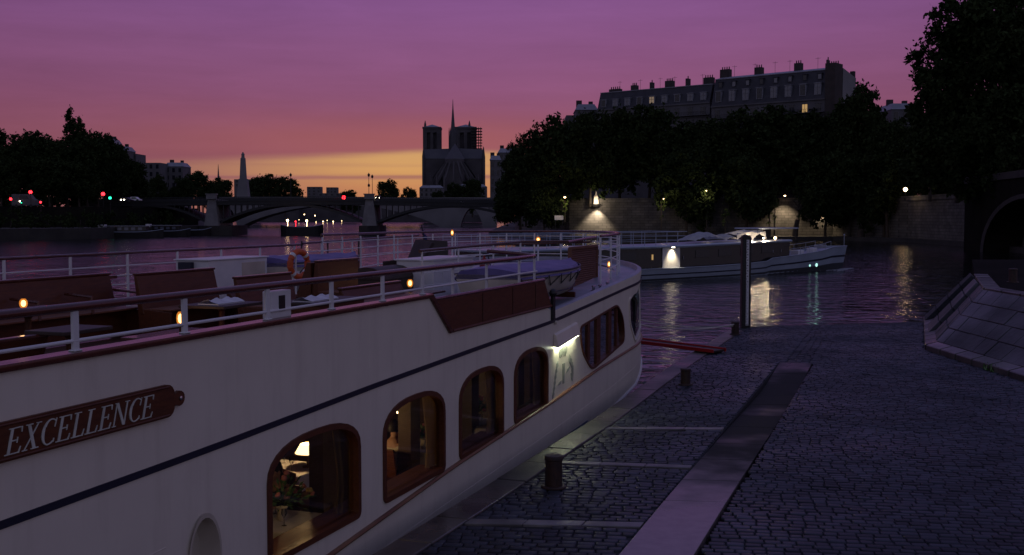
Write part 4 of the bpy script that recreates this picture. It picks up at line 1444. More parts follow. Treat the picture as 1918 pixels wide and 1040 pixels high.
bench(-1.75, 19.0, 2.2, 3.02, 'low dark wooden bench beside the rail, left of the round glowing lamp')
bench(-3.9, 18.6, 1.3, 2.96, 'small low wooden bench in front of the tall double sided bench')
bench(-1.55, 9.9, 2.4, 3.0, 'dark wooden bench beside the rail at the left edge of the photo', rz=R(180))
table(-3.2, 12.7, .75, 1.3, .70, 'wooden table in front of the long bench, under the leftmost glowing lamp')
s_, z_ = shp(44, 574, -3.2)
lamp(-3.2, s_, z_ - .12, 'leftmost glowing candle lamp, before the long wooden bench', r=.048, h=.11)
table(-1.35, 11.3, .5, .7, .68, 'dark table beside the rail near the left edge, just above the name board', top='darkwood')
s_, z_ = shp(338, 605, -1.95)
table(-1.95, s_, .8, 1.3, z_ - .13 - DZ, 'low dark table under the glowing lamp nearest the boat rail', top='varnish')
lamp(-1.95, s_, z_ - .13, 'glowing candle lamp nearest the boat rail, above the name board', r=.050, h=.17)
s_, z_ = shp(768, 533, -2.7)
table(-2.7, s_, 1.0, 1.3, z_ - .15 - DZ, 'low dark table mirroring the round lamp left of the white cabinet', top='varnish')
lamp(-2.7, s_, z_ - .15, 'glowing candle lamp left of the white louvred cabinet', r=.062, h=.15)
e = table(-1.25, 16.3, .7, 1.4, .62, 'wooden side table carrying folded white cloths beside the rail', box=True)
def cloth_bundle(n, s, z, L, label):
    e = on_deck('folded_cloth', n, s, z, label, 'cloth', 'folded white cloths')
    rows = []
    for i in range(7):
        x = -.16 + .32 * i / 6
        rows.append([(x, -L / 2 + L * j / 12, .012 + .055 * (1 - abs(i - 3) / 3.2) * (1 + .35 * math.sin(j * 1.3 + i))) for j in range(13)])
    b = MB(); b.grid(rows); b.box((0, 0, .006), (.32, L, .012)); b.build('cloth_folds', M['cloth'], e, smooth=True)
cloth_bundle(-1.25, 16.1, DZ + .62, .75, 'crumpled white cloth on the side table right of the white power cabinet')
table(-1.9, 14.75, .7, .9, .66, 'small dark table with a white cloth left of the white power cabinet')
cloth_bundle(-1.9, 14.75, DZ + .66, .6, 'crumpled white cloth left of the white power cabinet')
# white locker and the covered tender at the far rail
e = on_deck('white_locker', -7.15, 22.5, DZ, 'white steel locker at the far rail before the violet water', 'locker')
b = MB(); b.box((0, 0, .46), (.8, 2.2, .88)); b.build('body', M['white'], e, bevel=0.02)
b = MB(); b.box((0, 0, .915), (.86, 2.28, .03)); b.build('lid', M['white'], e, bevel=0.01)
b = MB(); b.box((.405, .55, .46), (.012, .9, .72)); b.build('door', M['cream'], e, bevel=0.005)
b = MB(); b.box((-.1, -1.17, .62), (.3, .12, .5)); b.build('end_box', M['navy'], e)

def tender(n, s, L, B, zk, zg, label, flip=1, seg=14):
    """small wooden boat under a laced canvas cover, bow towards +y"""
    e = on_deck('tender_boat', n, s, zk, label, 'boat', 'covered tenders on the cruise boat')
    d = zg - zk
    def half(t): return B / 2 * (1 - max(0, (t - .45) / .55) ** 2.6) * (0.80 + .20 * min(1, t / .35))
    def keel(t): return .0 + d * .62 * max(0, (t - .72) / .28) ** 1.8
    def gun(t): return d * (1 + .10 * max(0, t - .5))
    rows = []
    for i in range(seg + 1):
        t = i / seg
        h, k, g = max(half(t), 0.012), keel(t), gun(t)
        row = []
        for j in range(-6, 7):
            q = abs(j) / 6
            x = h * (q ** .42) * (1 if j >= 0 else -1)
            row.append((x, -L / 2 + L * t + .06 * L * (q - .5) * max(0, t - .8) * 5 * .5, k + (g - k) * q ** 1.7))
        rows.append(row)
    b = MB(); b.grid(rows); b.add(rows[0], [tuple(range(13))]); b.build('hull', M['cream'], e, smooth=True)
    b = MB()
    b.tube([r_[12] for r_ in rows], .022, 6); b.tube([r_[0] for r_ in rows], .022, 6); b.build('gunwale', M['navy'], e, smooth=True)
    rows2 = []
    for i in range(seg + 1):
        t = i / seg
        h, g = max(half(t), 0.012) + .02, gun(t) + .03
        y = rows[i][12][1]
        rows2.append([(h * (j / 6), y, (g + (.10 + .05 * math.sin(i * 1.9)) * (1 - (abs(j) / 6) ** 1.6) * (1 - .5 * t)) if abs(j) < 6 else g - .12) for j in range(-6, 7)])
    b = MB(); b.grid(rows2); b.add(rows2[0], [tuple(range(13))]); b.build('canvas_cover', M['cover'], e, smooth=True)
    b = MB()
    for sgn in (12, 0):
        pts = []
        N_ = 17
        for k in range(N_):
            t = k / (N_ - 1) * seg
            i = min(int(t), seg - 1); f = t - i
            def P(j):
                a, c = rows[i][j], rows[i + 1][j]
                return Vector(a).lerp(Vector(c), f)
            p = P(sgn) if k % 2 == 0 else P(sgn).lerp(P(10 if sgn else 2), .9)
            pts.append(p + Vector(((.02 if sgn else -.02), 0, (-.07 if k % 2 == 0 else 0))))
        b.tube(pts, .012, 5)
    b.build('lacing', M['cable'], e)
    b = MB(); b.tube([Vector(rows[i][9]) + Vector((.012, 0, -.02)) for i in range(seg + 1)], .012, 5); b.build('rubbing_line', M['navy'], e)
    b = MB(); b.prism([(L * .30, -.06), (L * .53, -.06), (L * .555, d * .35), (L * .565, d * .80), (L * .525, d * .80), (L * .49, d * .40), (L * .40, d * .10)], -.03, .03, lambda u, v, w: (w, u, v)); b.build('skeg', M['mahog'], e)
    for y in (-L * .25, L * .22):
        b = MB(); b.box((0, y, -.0), (B * .7, .09, .12)); b.build('chock', M['mahog'], e)
    return e
tender(-.98, 25.05, 5.6, 1.7, 2.42, 3.06, 'cream tender boat under a laced violet cover, nearest the quay', 1)
tender(-6.95, 26.0, 4.2, 1.6, 2.42, 3.14, 'cream tender boat under a violet cover at the far rail behind the white locker')
# lifebuoy
c = q2w(-5.5, shp(560, 495, -5.5)[0], shp(560, 495, -5.5)[1])
e = empty('lifebuoy', c, SRZ + R(-12), 'orange lifebuoy hanging at the far rail beside the white locker', 'lifebuoy')
b = MB(); b.tube([(0, .27 * math.cos(q * math.pi / 14), .27 * math.sin(q * math.pi / 14)) for q in range(28)], .068, 10, closed=True); b.build('ring', M['orange'], e, smooth=True)
for k in range(4):
    q = math.pi / 4 + k * math.pi / 2
    b = MB(); b.tube([(0, .27 * math.cos(q + t), .27 * math.sin(q + t)) for t in (-.12, 0, .12)], .072, 10); b.build('band', M['white'], e, smooth=True)
b = MB(); b.tube([(0, -.1, -.75), (0, -.1, .2)], .02, 6); b.box((.0, -.1, -.3), (.03, .2, .3)); b.build('bracket', M['white'], e)
# white louvred cabinet
e = on_deck('louvred_cabinet', -3.55, 25.7, DZ, 'large white louvred cabinet right of the round glowing lamp', 'cabinet')
b = MB(); b.box((0, 0, .42), (.9, 2.4, .82)); b.build('body', M['white'], e, bevel=0.02)
b = MB(); b.box((.0, 0, .845), (.98, 2.48, .035)); b.build('lid', M['white'], e, bevel=0.01)
b = MB(); b.box((.455, -.25, .42), (.014, .9, .7)); b.build('door', M['white'], e, bevel=0.006)
b = MB(); b.box((.452, .72, .36), (.012, .7, .38)); b.build('vent_opening', M['black'], e)
for k in range(5):
    b = MB(); b.box((.468, .72, .22 + k * .07), (.02, .68, .03), ry=.5); b.build('vent_slat', M['white'], e)
# fire extinguisher
e = on_deck('fire_extinguisher', -3.0, 27.35, DZ, 'red fire extinguisher beside the white louvred cabinet', 'extinguisher')
b = MB(); b.lathe([(.10, 0), (.115, .03), (.115, .66), (.07, .76), (.03, .80), (.03, .86)], n=14); b.build('cylinder', M['brick_red'], e, smooth=True)
b = MB(); b.box((.04, 0, .89), (.16, .03, .05)); b.tube([(.1, 0, .86), (.16, 0, .6), (.15, 0, .3)], .015, 6); b.build('valve', M['black'], e)
# brown louvred screen near the bow
e = on_deck('louvred_screen', -1.15, 29.7, 2.44, 'brown wooden louvred screen on the bow deck, right of the violet covered tender', 'screen')
b = MB()
for y in (-1.25, 1.25): b.box((0, y, .48), (.09, .08, .98))
for z in (.02, .96): b.box((0, 0, z), (.09, 2.44, .07))
b.build('frame', M['teak'], e, bevel=.006, seg=1)
for k in range(16):
    b = MB(); b.box((.01, 0, .085 + k * .054), (.06, 2.40, .016), ry=.75); b.build('louvre', M['teak'], e)
# round topped dark chest, deck chairs, flag, post lamps
e = on_deck('vaulted_chest', -4.0, 24.0, DZ, 'dark round topped chest behind the lamp left of the white louvred cabinet', 'chest')
rows = []
for k in range(9):
    q = math.pi * k / 8
    rows.append([(.42 * math.cos(q), y, .48 + .26 * math.sin(q)) for y in (-.95, .95)])
b = MB(); b.grid(rows); b.add([r_[0] for r_ in rows], [tuple(range(9))]); b.add([r_[1] for r_ in rows], [tuple(range(9))]); b.build('lid', M['darkwood'], e, smooth=True)
b = MB(); b.box((0, 0, .24), (.82, 1.86, .47)); b.build('body', M['darkwood'], e, bevel=.01)
def deck_chair(n, s, rz, label, k=1.0):
    e = on_deck('deck_chair', n, s, DZ, label, 'chair', 'high backed dark chairs on the foredeck', rz)
    b = MB(); b.hexa([(-.05 * k, -.34, .4), (.03, -.34, .4), (.03, .34, .4), (-.05, .34, .4), (-.34 * k, -.44, 1.16), (-.28 * k, -.44, 1.20), (-.28 * k, .44, 1.14), (-.34 * k, .44, 1.10)]); b.build('backrest', M['darkwood'], e, bevel=.015)
    b = MB(); b.box((.28, 0, .40), (.62, .68, .10)); b.build('seat', M['darkwood'], e, bevel=.02)
    for y in (-.38, .38):
        b = MB(); b.prism([(-.05, 0), (.56, 0), (.6, .62), (-.16, .70)], y - .03, y + .03, lambda u, v, w: (u, w, v)); b.build('side_panel', M['darkwood'], e, bevel=.01, seg=1)
s_, z_ = shp(768, 475, -5.6); deck_chair(-5.6, s_, R(-125), 'left of the two dark high backed chairs on the foredeck', 1.5)
s_, z_ = shp(806, 475, -5.2); deck_chair(-5.2, s_ + .5, R(-40), 'right of the two dark high backed chairs on the foredeck, nearer the flag')
s_, z_ = shp(795, 452, -7.5)
e = on_deck('ensign', -7.5, s_, 2.5, 'furled dark blue and white flag on a slanting staff at the far rail', 'flag')
b = MB(); b.tube([(0, .28, 0), (0, -.22, 1.42)], .018, 6); b.build('staff', M['darkwood'], e)
rows = []
for i in range(8):
    t = i / 7
    rows.append([(.05 * math.sin(j * 2.1 + i * .5), -.17 + .46 * (1 - t) * .62 * j / 5 + .38 * t * .8 + .02 * j, 1.30 - .85 * t - .06 * j) for j in range(6)])
b = MB(); b.grid(rows); b.build('flag_cloth', M['blue_cloth'], e, smooth=True)
rows = [[(p[0] + .01, p[1] - .05, p[2] - .02) for p in r_[:3]] for r_ in rows[3:]]
b = MB(); b.grid(rows); b.build('white_panel', M['cloth'], e, smooth=True)
for px, py, n, lab, r in ((847, 437, -6.2, 'small lamp on a white post near the flag on the foredeck', .045), (1008, 450, -4.2, 'lamp with an orange glow on the foredeck between the two curved rails', .07), (1141, 496, -1.5, 'lamp on a white post right of the brown louvred screen', .055)):
    s_, z_ = shp(px, py, n)
    e = on_deck('deck_lamp', n, s_, 2.4, lab, 'lamp', 'post lamps on the foredeck')
    h = z_ - 2.4
    b = MB(); b.tube([(0, 0, 0), (0, 0, h - .09)], .028, 8); b.lathe([(.07, 0), (.07, .03), (.03, .05)], n=10); b.build('post', M['white'], e, smooth=True)
    b = MB(); b.lathe([(.05, h - .09), (.06, h - .08), (.05, h - .07)], n=10); b.build('holder', M['mahog'], e)
    b = MB(); b.lathe([(r * .6, h - .07), (r, h - .02), (r, h + .05), (r * .5, h + .1)], n=12); b.build('lamp_glass', M['amber'], e, smooth=True)
    b = MB(); b.ball((0, 0, h + .015), (r * .6, r * .6, .05), 10, 6); b.build('flame', M['bulb'], e, smooth=True)
# slanted stay by the flag
a = at(826, 462, 30.5); c = at(843, 441, 31.0)
# cleats on the bow deck
for i, (px, py) in enumerate(((1112, 541), (1124, 539), (1138, 534))):
    s_, z_ = shp(px, py, -.35)
    e = on_deck('mooring_cleat', -.35, s_, z_ - .05, ['bright metal cleat on the bow deck edge, furthest aft of three', 'bright metal cleat in the middle of the three on the bow deck edge', 'bright metal cleat on the bow deck edge, nearest the bow of three'][i], 'cleat', 'bright cleats on the bow deck')
    b = MB(); b.box((0, 0, .01), (.1, .2, .02)); b.tube([(0, -.12, .11), (0, .12, .11)], .022, 6); b.tube([(0, -.05, .0), (0, -.05, .1)], .02, 6); b.tube([(0, .05, 0), (0, .05, .1)], .02, 6); b.build('cleat', M['chrome'], e)

# ================================================================== inside the lit saloon
def in_saloon(name, n, s, z, label, cat, group=None, rz=0.0):
    return empty(name, q2w(n, s, z), SRZ + rz, label, cat, group)
FZ = -0.45
def dining_table(n, s, label):
    e = in_saloon('dining_table', n, s, FZ, label, 'table', 'dining tables in the saloon')
    b = MB(); b.box((0, 0, .74), (.9, .9, .03)); b.build('tabletop', M['mahog'], e, bevel=.006)
    b = MB(); b.box((0, 0, .764), (.94, .94, .012)); 
    for sx_, sy_, dx_, dy_ in ((0, .475, .94, .012), (0, -.475, .94, .012), (.475, 0, .012, .94), (-.475, 0, .012, .94)): b.box((sx_, sy_, .64), (dx_, dy_, .25))
    b.build('tablecloth', M['cloth'], e, bevel=.004, seg=1)
    b = MB(); b.lathe([(.25, 0), (.25, .02), (.05, .06), (.05, .72)], n=12); b.build('pedestal', M['mahog'], e, smooth=True)
    for x, y in ((-.2, .25), (.2, -.2)):
        b = MB(); b.lathe([(.035, .77), (.006, .78), (.006, .86), (.035, .92), (.03, .98)], (x, y, 0), n=10); b.build('wine_glass', M['glass'], e, smooth=True)
    return e
dining_table(-.85, 14.4, 'white clothed dining table behind the nearest lit saloon window')
dining_table(-.9, 19.15, 'white clothed dining table behind the second saloon window')
s3_ = shp(890, 830, -.9)[0]
dining_table(-.9, s3_, 'white clothed dining table behind the third saloon window')
dining_table(-2.3, 17.0, 'white clothed dining table farther inside under the bright shaded lamp')
def bouquet(n, s, z, label, k=1.0):
    e = in_saloon('flower_bouquet', n, s, z, label, 'flowers', 'bouquets on the dining tables')
    b = MB(); b.lathe([(.05, 0), (.07, .05), (.06, .14), (.075, .17)], n=12); b.build('vase', M['cream'], e, smooth=True)
    V, Q = [], []
    for i in range(170):
        d = Vector((rnd.gauss(0, 1), rnd.gauss(0, 1), rnd.uniform(-.3, 1.3))).normalized()
        p = Vector((0, 0, .24)) + d * rnd.uniform(.05, .25) * k
        a = Vector((rnd.gauss(0, 1), rnd.gauss(0, 1), rnd.gauss(0, 1))).normalized(); c = d.cross(a).normalized()
        l = rnd.uniform(.03, .07); w = l * .35; q = len(V)
        V += [p - d * l, p + c * w, p + d * l, p - c * w]; Q.append((q, q + 1, q + 2, q + 3))
    link_mesh('bouquet_leaves', np_mesh('bouquet_leaves', [tuple(v) for v in V], Q), M['plant'], e)
    for i in range(9):
        d = Vector((rnd.gauss(.6, .7), rnd.gauss(0, 1), rnd.uniform(.1, 1.2))).normalized()
        p = Vector((0, 0, .24)) + d * .26 * k
        b = MB(); r = rnd.uniform(.028, .042)
        for t in range(3): b.ball((p.x + rnd.uniform(-.01, .01), p.y + rnd.uniform(-.01, .01), p.z + .012 * t), (r * (1 - .2 * t), r * (1 - .2 * t), r * .6), 8, 4)
        b.build('blossom', M['petal_pink'] if i % 3 else M['petal_yellow'], e, smooth=True)
bouquet(-.80, 14.40, FZ + .77, 'bouquet of pink and yellow flowers on the table in the nearest lit window', 1.6)
bouquet(-.85, s3_, FZ + .77, 'bouquet of flowers behind the third saloon window')
bouquet(-.85, 18.95, FZ + .77, 'low bouquet of flowers behind the second saloon window', .6)
def table_lamp(px, py, n, label, big):
    s, z = shp(px, py, n)
    e = in_saloon('hanging_lamp', n, s, z, label, 'lamp', 'lit lamps inside the saloon')
    if big:
        b = MB(); b.lathe([(.20, -.05), (.12, .09), (.11, .09)], n=20); b.build('lamp_shade', M['shade'], e, smooth=True)
        b = MB(); b.tube([(0, 0, .05), (0, 0, FZ + .77 - z)], .02, 8); b.lathe([(.09, FZ + .765 - z), (.09, FZ + .79 - z), (.02, FZ + .81 - z)], n=12); b.lathe([(.21, -.065), (.21, -.048), (.195, -.05)], n=20); b.build('stem', M['gold'], e)
        pw, r = 32.0, .1
    else:
        b = MB(); b.ball((0, 0, 0), (.05, .05, .035), 10, 6); b.ball((.07, .05, -.01), .022, 8, 5); b.ball((-.06, -.06, -.01), .022, 8, 5); b.ball((0, 0, .075), .02, 8, 5); b.build('lamp_glass', M['bulb'], e, smooth=True)
        b = MB(); b.tube([(0, 0, .03), (0, 0, max(.1, 1.72 - z))], .01, 6); b.tube([(.08, .06, -.02), (-.07, -.07, -.02)], .008, 6); b.build('stem', M['gold'], e)
        pw, r = 16.0, .05
    l = bpy.data.lights.new('lamp_light', 'POINT'); l.energy = pw; l.color = (1, .62, .27); l.shadow_soft_size = r
    lo = bpy.data.objects.new('lamp_light', l); COL.objects.link(lo); lo.parent = e; lo.location = (0, 0, .22 if big else -.14)
table_lamp(577, 842, -2.0, 'bright shaded table lamp in the nearest lit saloon window', True)
table_lamp(752, 771, -2.6, 'small lit chandelier behind the second saloon window', False)
table_lamp(905, 745, -5.2, 'dim lamp deep behind the third saloon window', False)

e = in_saloon('added_curtain_lamp', -.62, 12.7, 1.42, 'small unseen lamp added to light the curtain, just aft of the nearest window', 'lamp', 'lit lamps inside the saloon')
b = MB(); b.box((.1, 0, -.05), (.3, .04, .04)); b.lathe([(.05, -.03), (.02, 0)], n=10); b.build('bracket', M['gold'], e)
b = MB(); b.ball((0, 0, .05), .05, 10, 6); b.build('lamp_glass', M['bulb'], e, smooth=True)
l = bpy.data.lights.new('lamp_light', 'POINT'); l.energy = 9; l.color = (1, .62, .27); l.shadow_soft_size = .06  # hidden lamp, added to brighten the curtain of the nearest window
lo = bpy.data.objects.new('lamp_light', l); COL.objects.link(lo); lo.parent = e; lo.location = (-.05, .1, .05)

def skin_obj(name, verts, edges, radii, mat, parent, sub=2):
    me = bpy.data.meshes.new(name)
    me.from_pydata(verts, edges, [])
    o = link_mesh(name, me, mat, parent)
    sm = o.modifiers.new('skin', 'SKIN'); sm.use_smooth_shade = True
    lay = me.skin_vertices[0].data if me.skin_vertices else None
    if lay is None:
        bm = bmesh.new(); bm.from_mesh(me); bm.verts.layers.skin.verify(); bm.to_mesh(me); bm.free(); lay = me.skin_vertices[0].data
    for i, r in enumerate(radii): lay[i].radius = (r, r) if isinstance(r, float) else r
    lay[0].use_root = True
    su = o.modifiers.new('smooth', 'SUBSURF'); su.levels = sub; su.render_levels = sub
    return o
def seated_person(n, s, rz, label, shirt, reach=0.45, hair='hair'):
    """faces +x in its own frame, sitting with forearms towards a table"""
    e = in_saloon('person', n, s, FZ, label, 'person', None, rz)
    sk = [(0, 0, .50), (.02, 0, .68), (.01, 0, .86), (.0, 0, .99), (.02, 0, 1.06), (.045, 0, 1.13), (.055, 0, 1.20), (.04, 0, 1.27), (.15, 0, 1.17)]
    ed = [(0, 1), (1, 2), (2, 3), (3, 4), (4, 5), (5, 6), (6, 7), (6, 8)]
    rr = [(.15, .12), (.145, .11), (.165, .11), (.11, .08), .052, .075, .088, .07, .016]
    for sd in (-1, 1):
        i = len(sk)
        sk += [(0, .17 * sd, .95), (.03, .22 * sd, .74), (reach * .62, .19 * sd, .78), (reach * .8, .17 * sd, .80)]
        ed += [(3, i), (i, i + 1), (i + 1, i + 2), (i + 2, i + 3)]
        rr += [.062, .048, .036, .028]
        h = (reach * .8, .17 * sd, .80)
        for f in range(4):
            j = len(sk)
            sk += [(h[0] + .075, h[1] + (f - 1.5) * .021, .80), (h[0] + .12 - abs(f - 1.3) * .008, h[1] + (f - 1.5) * .023, .785)]
            ed += [(i + 3, j), (j, j + 1)]; rr += [.009, .008]
        j = len(sk); sk += [(h[0] + .05, h[1] - sd * .05, .80)]; ed += [(i + 3, j)]; rr += [.010]
        i = len(sk)
        sk += [(.05, .10 * sd, .49), (.45, .12 * sd, .47), (.47, .12 * sd, .10), (.58, .12 * sd, .05)]
        ed += [(0, i), (i, i + 1), (i + 1, i + 2), (i + 2, i + 3)]; rr += [.09, .062, .045, .035]
    skin_obj('body', sk, ed, rr, M['skin'], e)
    # shirt over trunk and arms
    sv = [(0, 0, .52), (.02, 0, .68), (.01, 0, .86), (0, 0, .985)]
    se = [(0, 1), (1, 2), (2, 3)]; sr = [(.165, .135), (.16, .125), (.18, .125), (.125, .095)]
    for sd in (-1, 1):
        i = len(sv); sv += [(0, .175 * sd, .95), (.03, .225 * sd, .74), (reach * .5, .195 * sd, .775)]
        se += [(3, i), (i, i + 1), (i + 1, i + 2)]; sr += [.075, .062, .05]
    skin_obj('shirt', sv, se, sr, M[shirt], e)
    tv = [(0, 0, .50)]; te = []; tr = [.16]
    for sd in (-1, 1):
        i = len(tv); tv += [(.06, .10 * sd, .49), (.45, .12 * sd, .47), (.47, .12 * sd, .12)]
        te += [(0, i), (i, i + 1), (i + 1, i + 2)]; tr += [.105, .075, .06]
    skin_obj('trousers', tv, te, tr, M['jacket'], e)
    rows = []
    for i in range(9):
        t = math.pi * .62 * i / 8
        rows.append([(.035 + .112 * math.sin(t) * math.cos(q) * (1.0 if math.cos(q) < .2 else .80) - .02, .098 * math.sin(t) * math.sin(q), 1.225 + .135 * math.cos(t) + (.05 * max(0, math.cos(q)) * i / 8)) for q in [2 * math.pi * k / 16 for k in range(17)]])
    b = MB(); b.grid(rows); b.build('hair', M[hair], e, smooth=True)
    b = MB()
    for sd in (-1, 1): b.ball((.128, .032 * sd, 1.205), (.012, .013, .011), 8, 5)
    b.build('eyes', M['hair'], e, smooth=True)
    b = MB(); b.ball((.126, 0, 1.125), (.012, .028, .009), 8, 5); b.build('mouth', M['petal_pink'], e, smooth=True)
    for sd in (-1, 1):
        b = MB(); b.ball((.035, .093 * sd, 1.19), (.022, .012, .032), 8, 5); b.build('ear', M['skin'], e, smooth=True)
    c = in_saloon('dining_chair', n, s, FZ, label.split(' ')[0] and ('dining chair under the ' + label), 'chair', 'dining chairs in the saloon', rz)
    b = MB(); b.box((.05, 0, .44), (.46, .46, .05)); b.build('seat', M['mahog'], c, bevel=.01)
    b = MB(); b.hexa([(-.22, -.22, .46), (-.18, -.22, .46), (-.18, .22, .46), (-.22, .22, .46), (-.30, -.21, .95), (-.27, -.21, .95), (-.27, .21, .95), (-.30, .21, .95)]); b.build('backrest', M['mahog'], c, bevel=.01)
    for x, y in ((-.15, -.2), (-.15, .2), (.25, -.2), (.25, .2)):
        b = MB(); b.box((x, y, .21), (.04, .04, .42)); b.build('leg', M['mahog'], c)
seated_person(-1.35, 15.15, R(-100), 'dark haired seated person in a dark jacket in the nearest window', 'jacket', .5)
seated_person(-1.1, 18.28, R(80), 'seated person in a pale shirt in the second window', 'shirt', .45)
seated_person(-1.9, 15.9, R(-120), 'seated person farther inside the nearest lit window', 'jacket', .45)
# ================================================================== the white yacht-like cruiser across the water
YA = gz(1205, 528, WZ); YB = gz(1570, 508, WZ)
yd = (YB - YA).normalized()
YRZ = math.atan2(yd.y, yd.x)
yn = Vector((-yd.y, yd.x, 0))
def yhit(px, py, off=0.0):
    d = ray(px, py); o = Vector((0, 0, CAMZ))
    t = ((YA + yn * off) - o).dot(yn) / d.dot(yn)
    p = o + d * t
    return (p - YA).dot(yd), p.z - WZ
ycht = empty('river_cruiser', YA, YRZ, 'low white river cruiser with dark windows crossing behind the bow', 'boat')
xb, _ = yhit(1586, 475, 2.5)
x0_ = -18.0
def ytab(pts): return [yhit(px, py) for px, py in pts]
top_t = [(x0_, 1.06)] + ytab([(1205, 505), (1250, 503), (1330, 499), (1400, 494), (1445, 489), (1448, 484), (1500, 478), (1560, 470), (1588, 463)])
def yt(x): return interp(top_t, x)
def yhalf(x):
    t = max(0, (x - 12) / (xb - 12))
    return 2.5 * (1 - t ** 2.3) * (0.85 + .15 * min(1, (x - x0_) / 4))
HBY = 2.5
xs_ = list(np.linspace(x0_, xb - 0.02, 60))
def yside(x, f, sgn):
    """f = 0 at the keel line, 1 at the sheer"""
    w = max(yhalf(x), .02)
    rake = .9 * max(0, (x - 15) / (xb - 15)) ** 2 * (f - 1)
    return (x + rake, HBY + sgn * w * (.80 + .20 * f ** .7), -.35 + (yt(x) + .35) * f)
b = MB()
for sgn in (-1, 1): b.grid([[yside(x, f, sgn) for x in xs_] for f in (0, .25, .45, .62, .8, 1)])
b.add([yside(x0_, f, -1) for f in (0, .45, 1)] + [yside(x0_, f, 1) for f in (1, .45, 0)], [tuple(range(6))])
b.build('hull', M['yacht_white'], ycht, smooth=True)
b = MB(); b.grid([[Vector(yside(x, f, -1)) + Vector((0, -.025, 0)) for x in xs_] for f in (.60, .67)]); b.build('hull_stripe', M['navy'], ycht)
b = MB(); b.grid([[Vector(yside(x, f, -1)) + Vector((0, -.02, 0)) for x in xs_] for f in (.0, .38)]); b.build('boot_top', M['hull_low'], ycht)
b = MB(); b.grid([[Vector(yside(x, .93, s_)) for x in xs_] for s_ in (-1, 1)]); b.build('deck', M['grey_deck'], ycht)
b = MB(); b.tube([yside(x, 1, -1) for x in xs_], .05, 6); b.tube([yside(x, 1, 1) for x in xs_], .05, 6); b.build('gunwale', M['yacht_white'], ycht, smooth=True)
# deckhouse: dark glazed sides under a pale roof edge
roof_t = [(x0_, 2.86)] + ytab([(1205, 461), (1285, 459), (1340, 456), (1400, 453), (1480, 449)])
def yr(x): return interp(roof_t, x)
xe, _ = yhit(1478, 470, .5)
xh = list(np.linspace(x0_ + 2, xe, 24))
b = MB()
for y in (.45, 4.55): b.grid([[(x, y, yt(x) * .93 - .02 if k == 0 else yr(x) - .12) for x in xh] for k in (0, 1)])
for x in (xh[0], xh[-1]): b.add([(x, .45, yt(x) * .9), (x, 4.55, yt(x) * .9), (x, 4.55, yr(x) - .12), (x, .45, yr(x) - .12)], [(0, 1, 2, 3)])
b.build('deckhouse', M['yacht_dark'], ycht)
b = MB()
pr = [(.18, -.22), (.12, -.10), (.30, 0), (4.7, 0), (4.88, -.1), (4.8, -.22)]
b.grid([[(x, y, yr(x) + z) for x in xh] for y, z in pr + pr[:1]])
for x in (xh[0], xh[-1]): b.add([(x, y, yr(x) + z) for y, z in pr], [tuple(range(6))])
b.build('roof', M['yacht_white'], ycht)
# windows and the lit white door panel
px0, px1 = yhit(1240, 485, .45)[0], yhit(1272, 485, .45)[0]
for i in range(11):
    x = -13.5 + i * 3.05
    if px0 - 1.6 < x < px1 + 1.6 or x > xe - 1.2: continue
    zc = (yt(x) + yr(x)) / 2 + .12
    b = MB(); b.box((x, .43, zc), (1.8, .03, .62)); w = b.build('window', M['winglass'], ycht, bevel=.012)
    b = MB(); b.box((x, .425, zc - .34), (1.9, .05, .05)); b.build('sill', M['yacht_dark'], w)
b = MB(); b.box(((px0 + px1) / 2, .40, (yt(px0) + yr(px0)) / 2 - .06), (px1 - px0, .10, yr(px0) - yt(px0) - .10)); lp = b.build('white_panel', M['white'], ycht)
lx = (px0 + px1) / 2
b = MB(); b.box((lx, .20, yr(lx) - .17), (.35, .12, .08)); b.build('downlight', M['bulb_white'], ycht)
sp = bpy.data.lights.new('downlight_spot', 'SPOT'); sp.energy = 380; sp.color = (1, .82, .52); sp.spot_size = R(95); sp.spot_blend = .9; sp.shadow_soft_size = .12
so = bpy.data.objects.new('downlight_spot', sp); COL.objects.link(so); so.parent = ycht; so.location = (lx, .08, yr(lx) - .24); so.rotation_euler = (R(14), 0, 0)
# small inside lights
for px, py, r, m in ((1222, 482, .10, 'lit_window'), (1280, 483, .07, 'winblue'), (1448, 471, .06, 'winblue'), (1463, 470, .06, 'winblue')):
    x, z = yhit(px, py, .42); b = MB(); b.box((x, .41, z), (r * 2, .03, r * 4.5)); b.build('window', M[m], ycht, bevel=.03)
# aft rail on the roof
xa, xz_ = -17.0, yhit(1285, 450, .5)[0]
for z in (.38, .76, 1.12):
    b = MB(); b.tube([(xa, .4, yr(xa) + z), (xz_, .4, yr(xz_) + z), (xz_, 4.6, yr(xz_) + z), (xa, 4.6, yr(xa) + z)], .03 if z > 1 else .018, 6); b.build('handrail', M['yacht_white'], ycht)
k = 0
while xa + 1.35 * k <= xz_ + .1:
    x = min(xa + 1.35 * k, xz_)
    for y in (.4, 4.6):
        b = MB(); b.tube([(x, y, yr(x)), (x, y, yr(x) + 1.12)], .028, 6); b.build('rail_post', M['yacht_white'], ycht)
    k += 1
# bow rail
bx = [yhit(p, 470)[0] for p in (1488, 1510, 1530, 1550, 1568, 1582)]
for sgn in (-1, 1):
    b = MB(); b.tube([(x, HBY + sgn * yhalf(x) * .92, yt(x) + .62) for x in bx], .022, 6); b.build('handrail', M['yacht_white'], ycht, smooth=True)
    for x in bx:
        b = MB(); b.tube([(x, HBY + sgn * yhalf(x) * .92, yt(x) - .05), (x, HBY + sgn * yhalf(x) * .92, yt(x) + .62)], .02, 6); b.build('rail_post', M['yacht_white'], ycht)
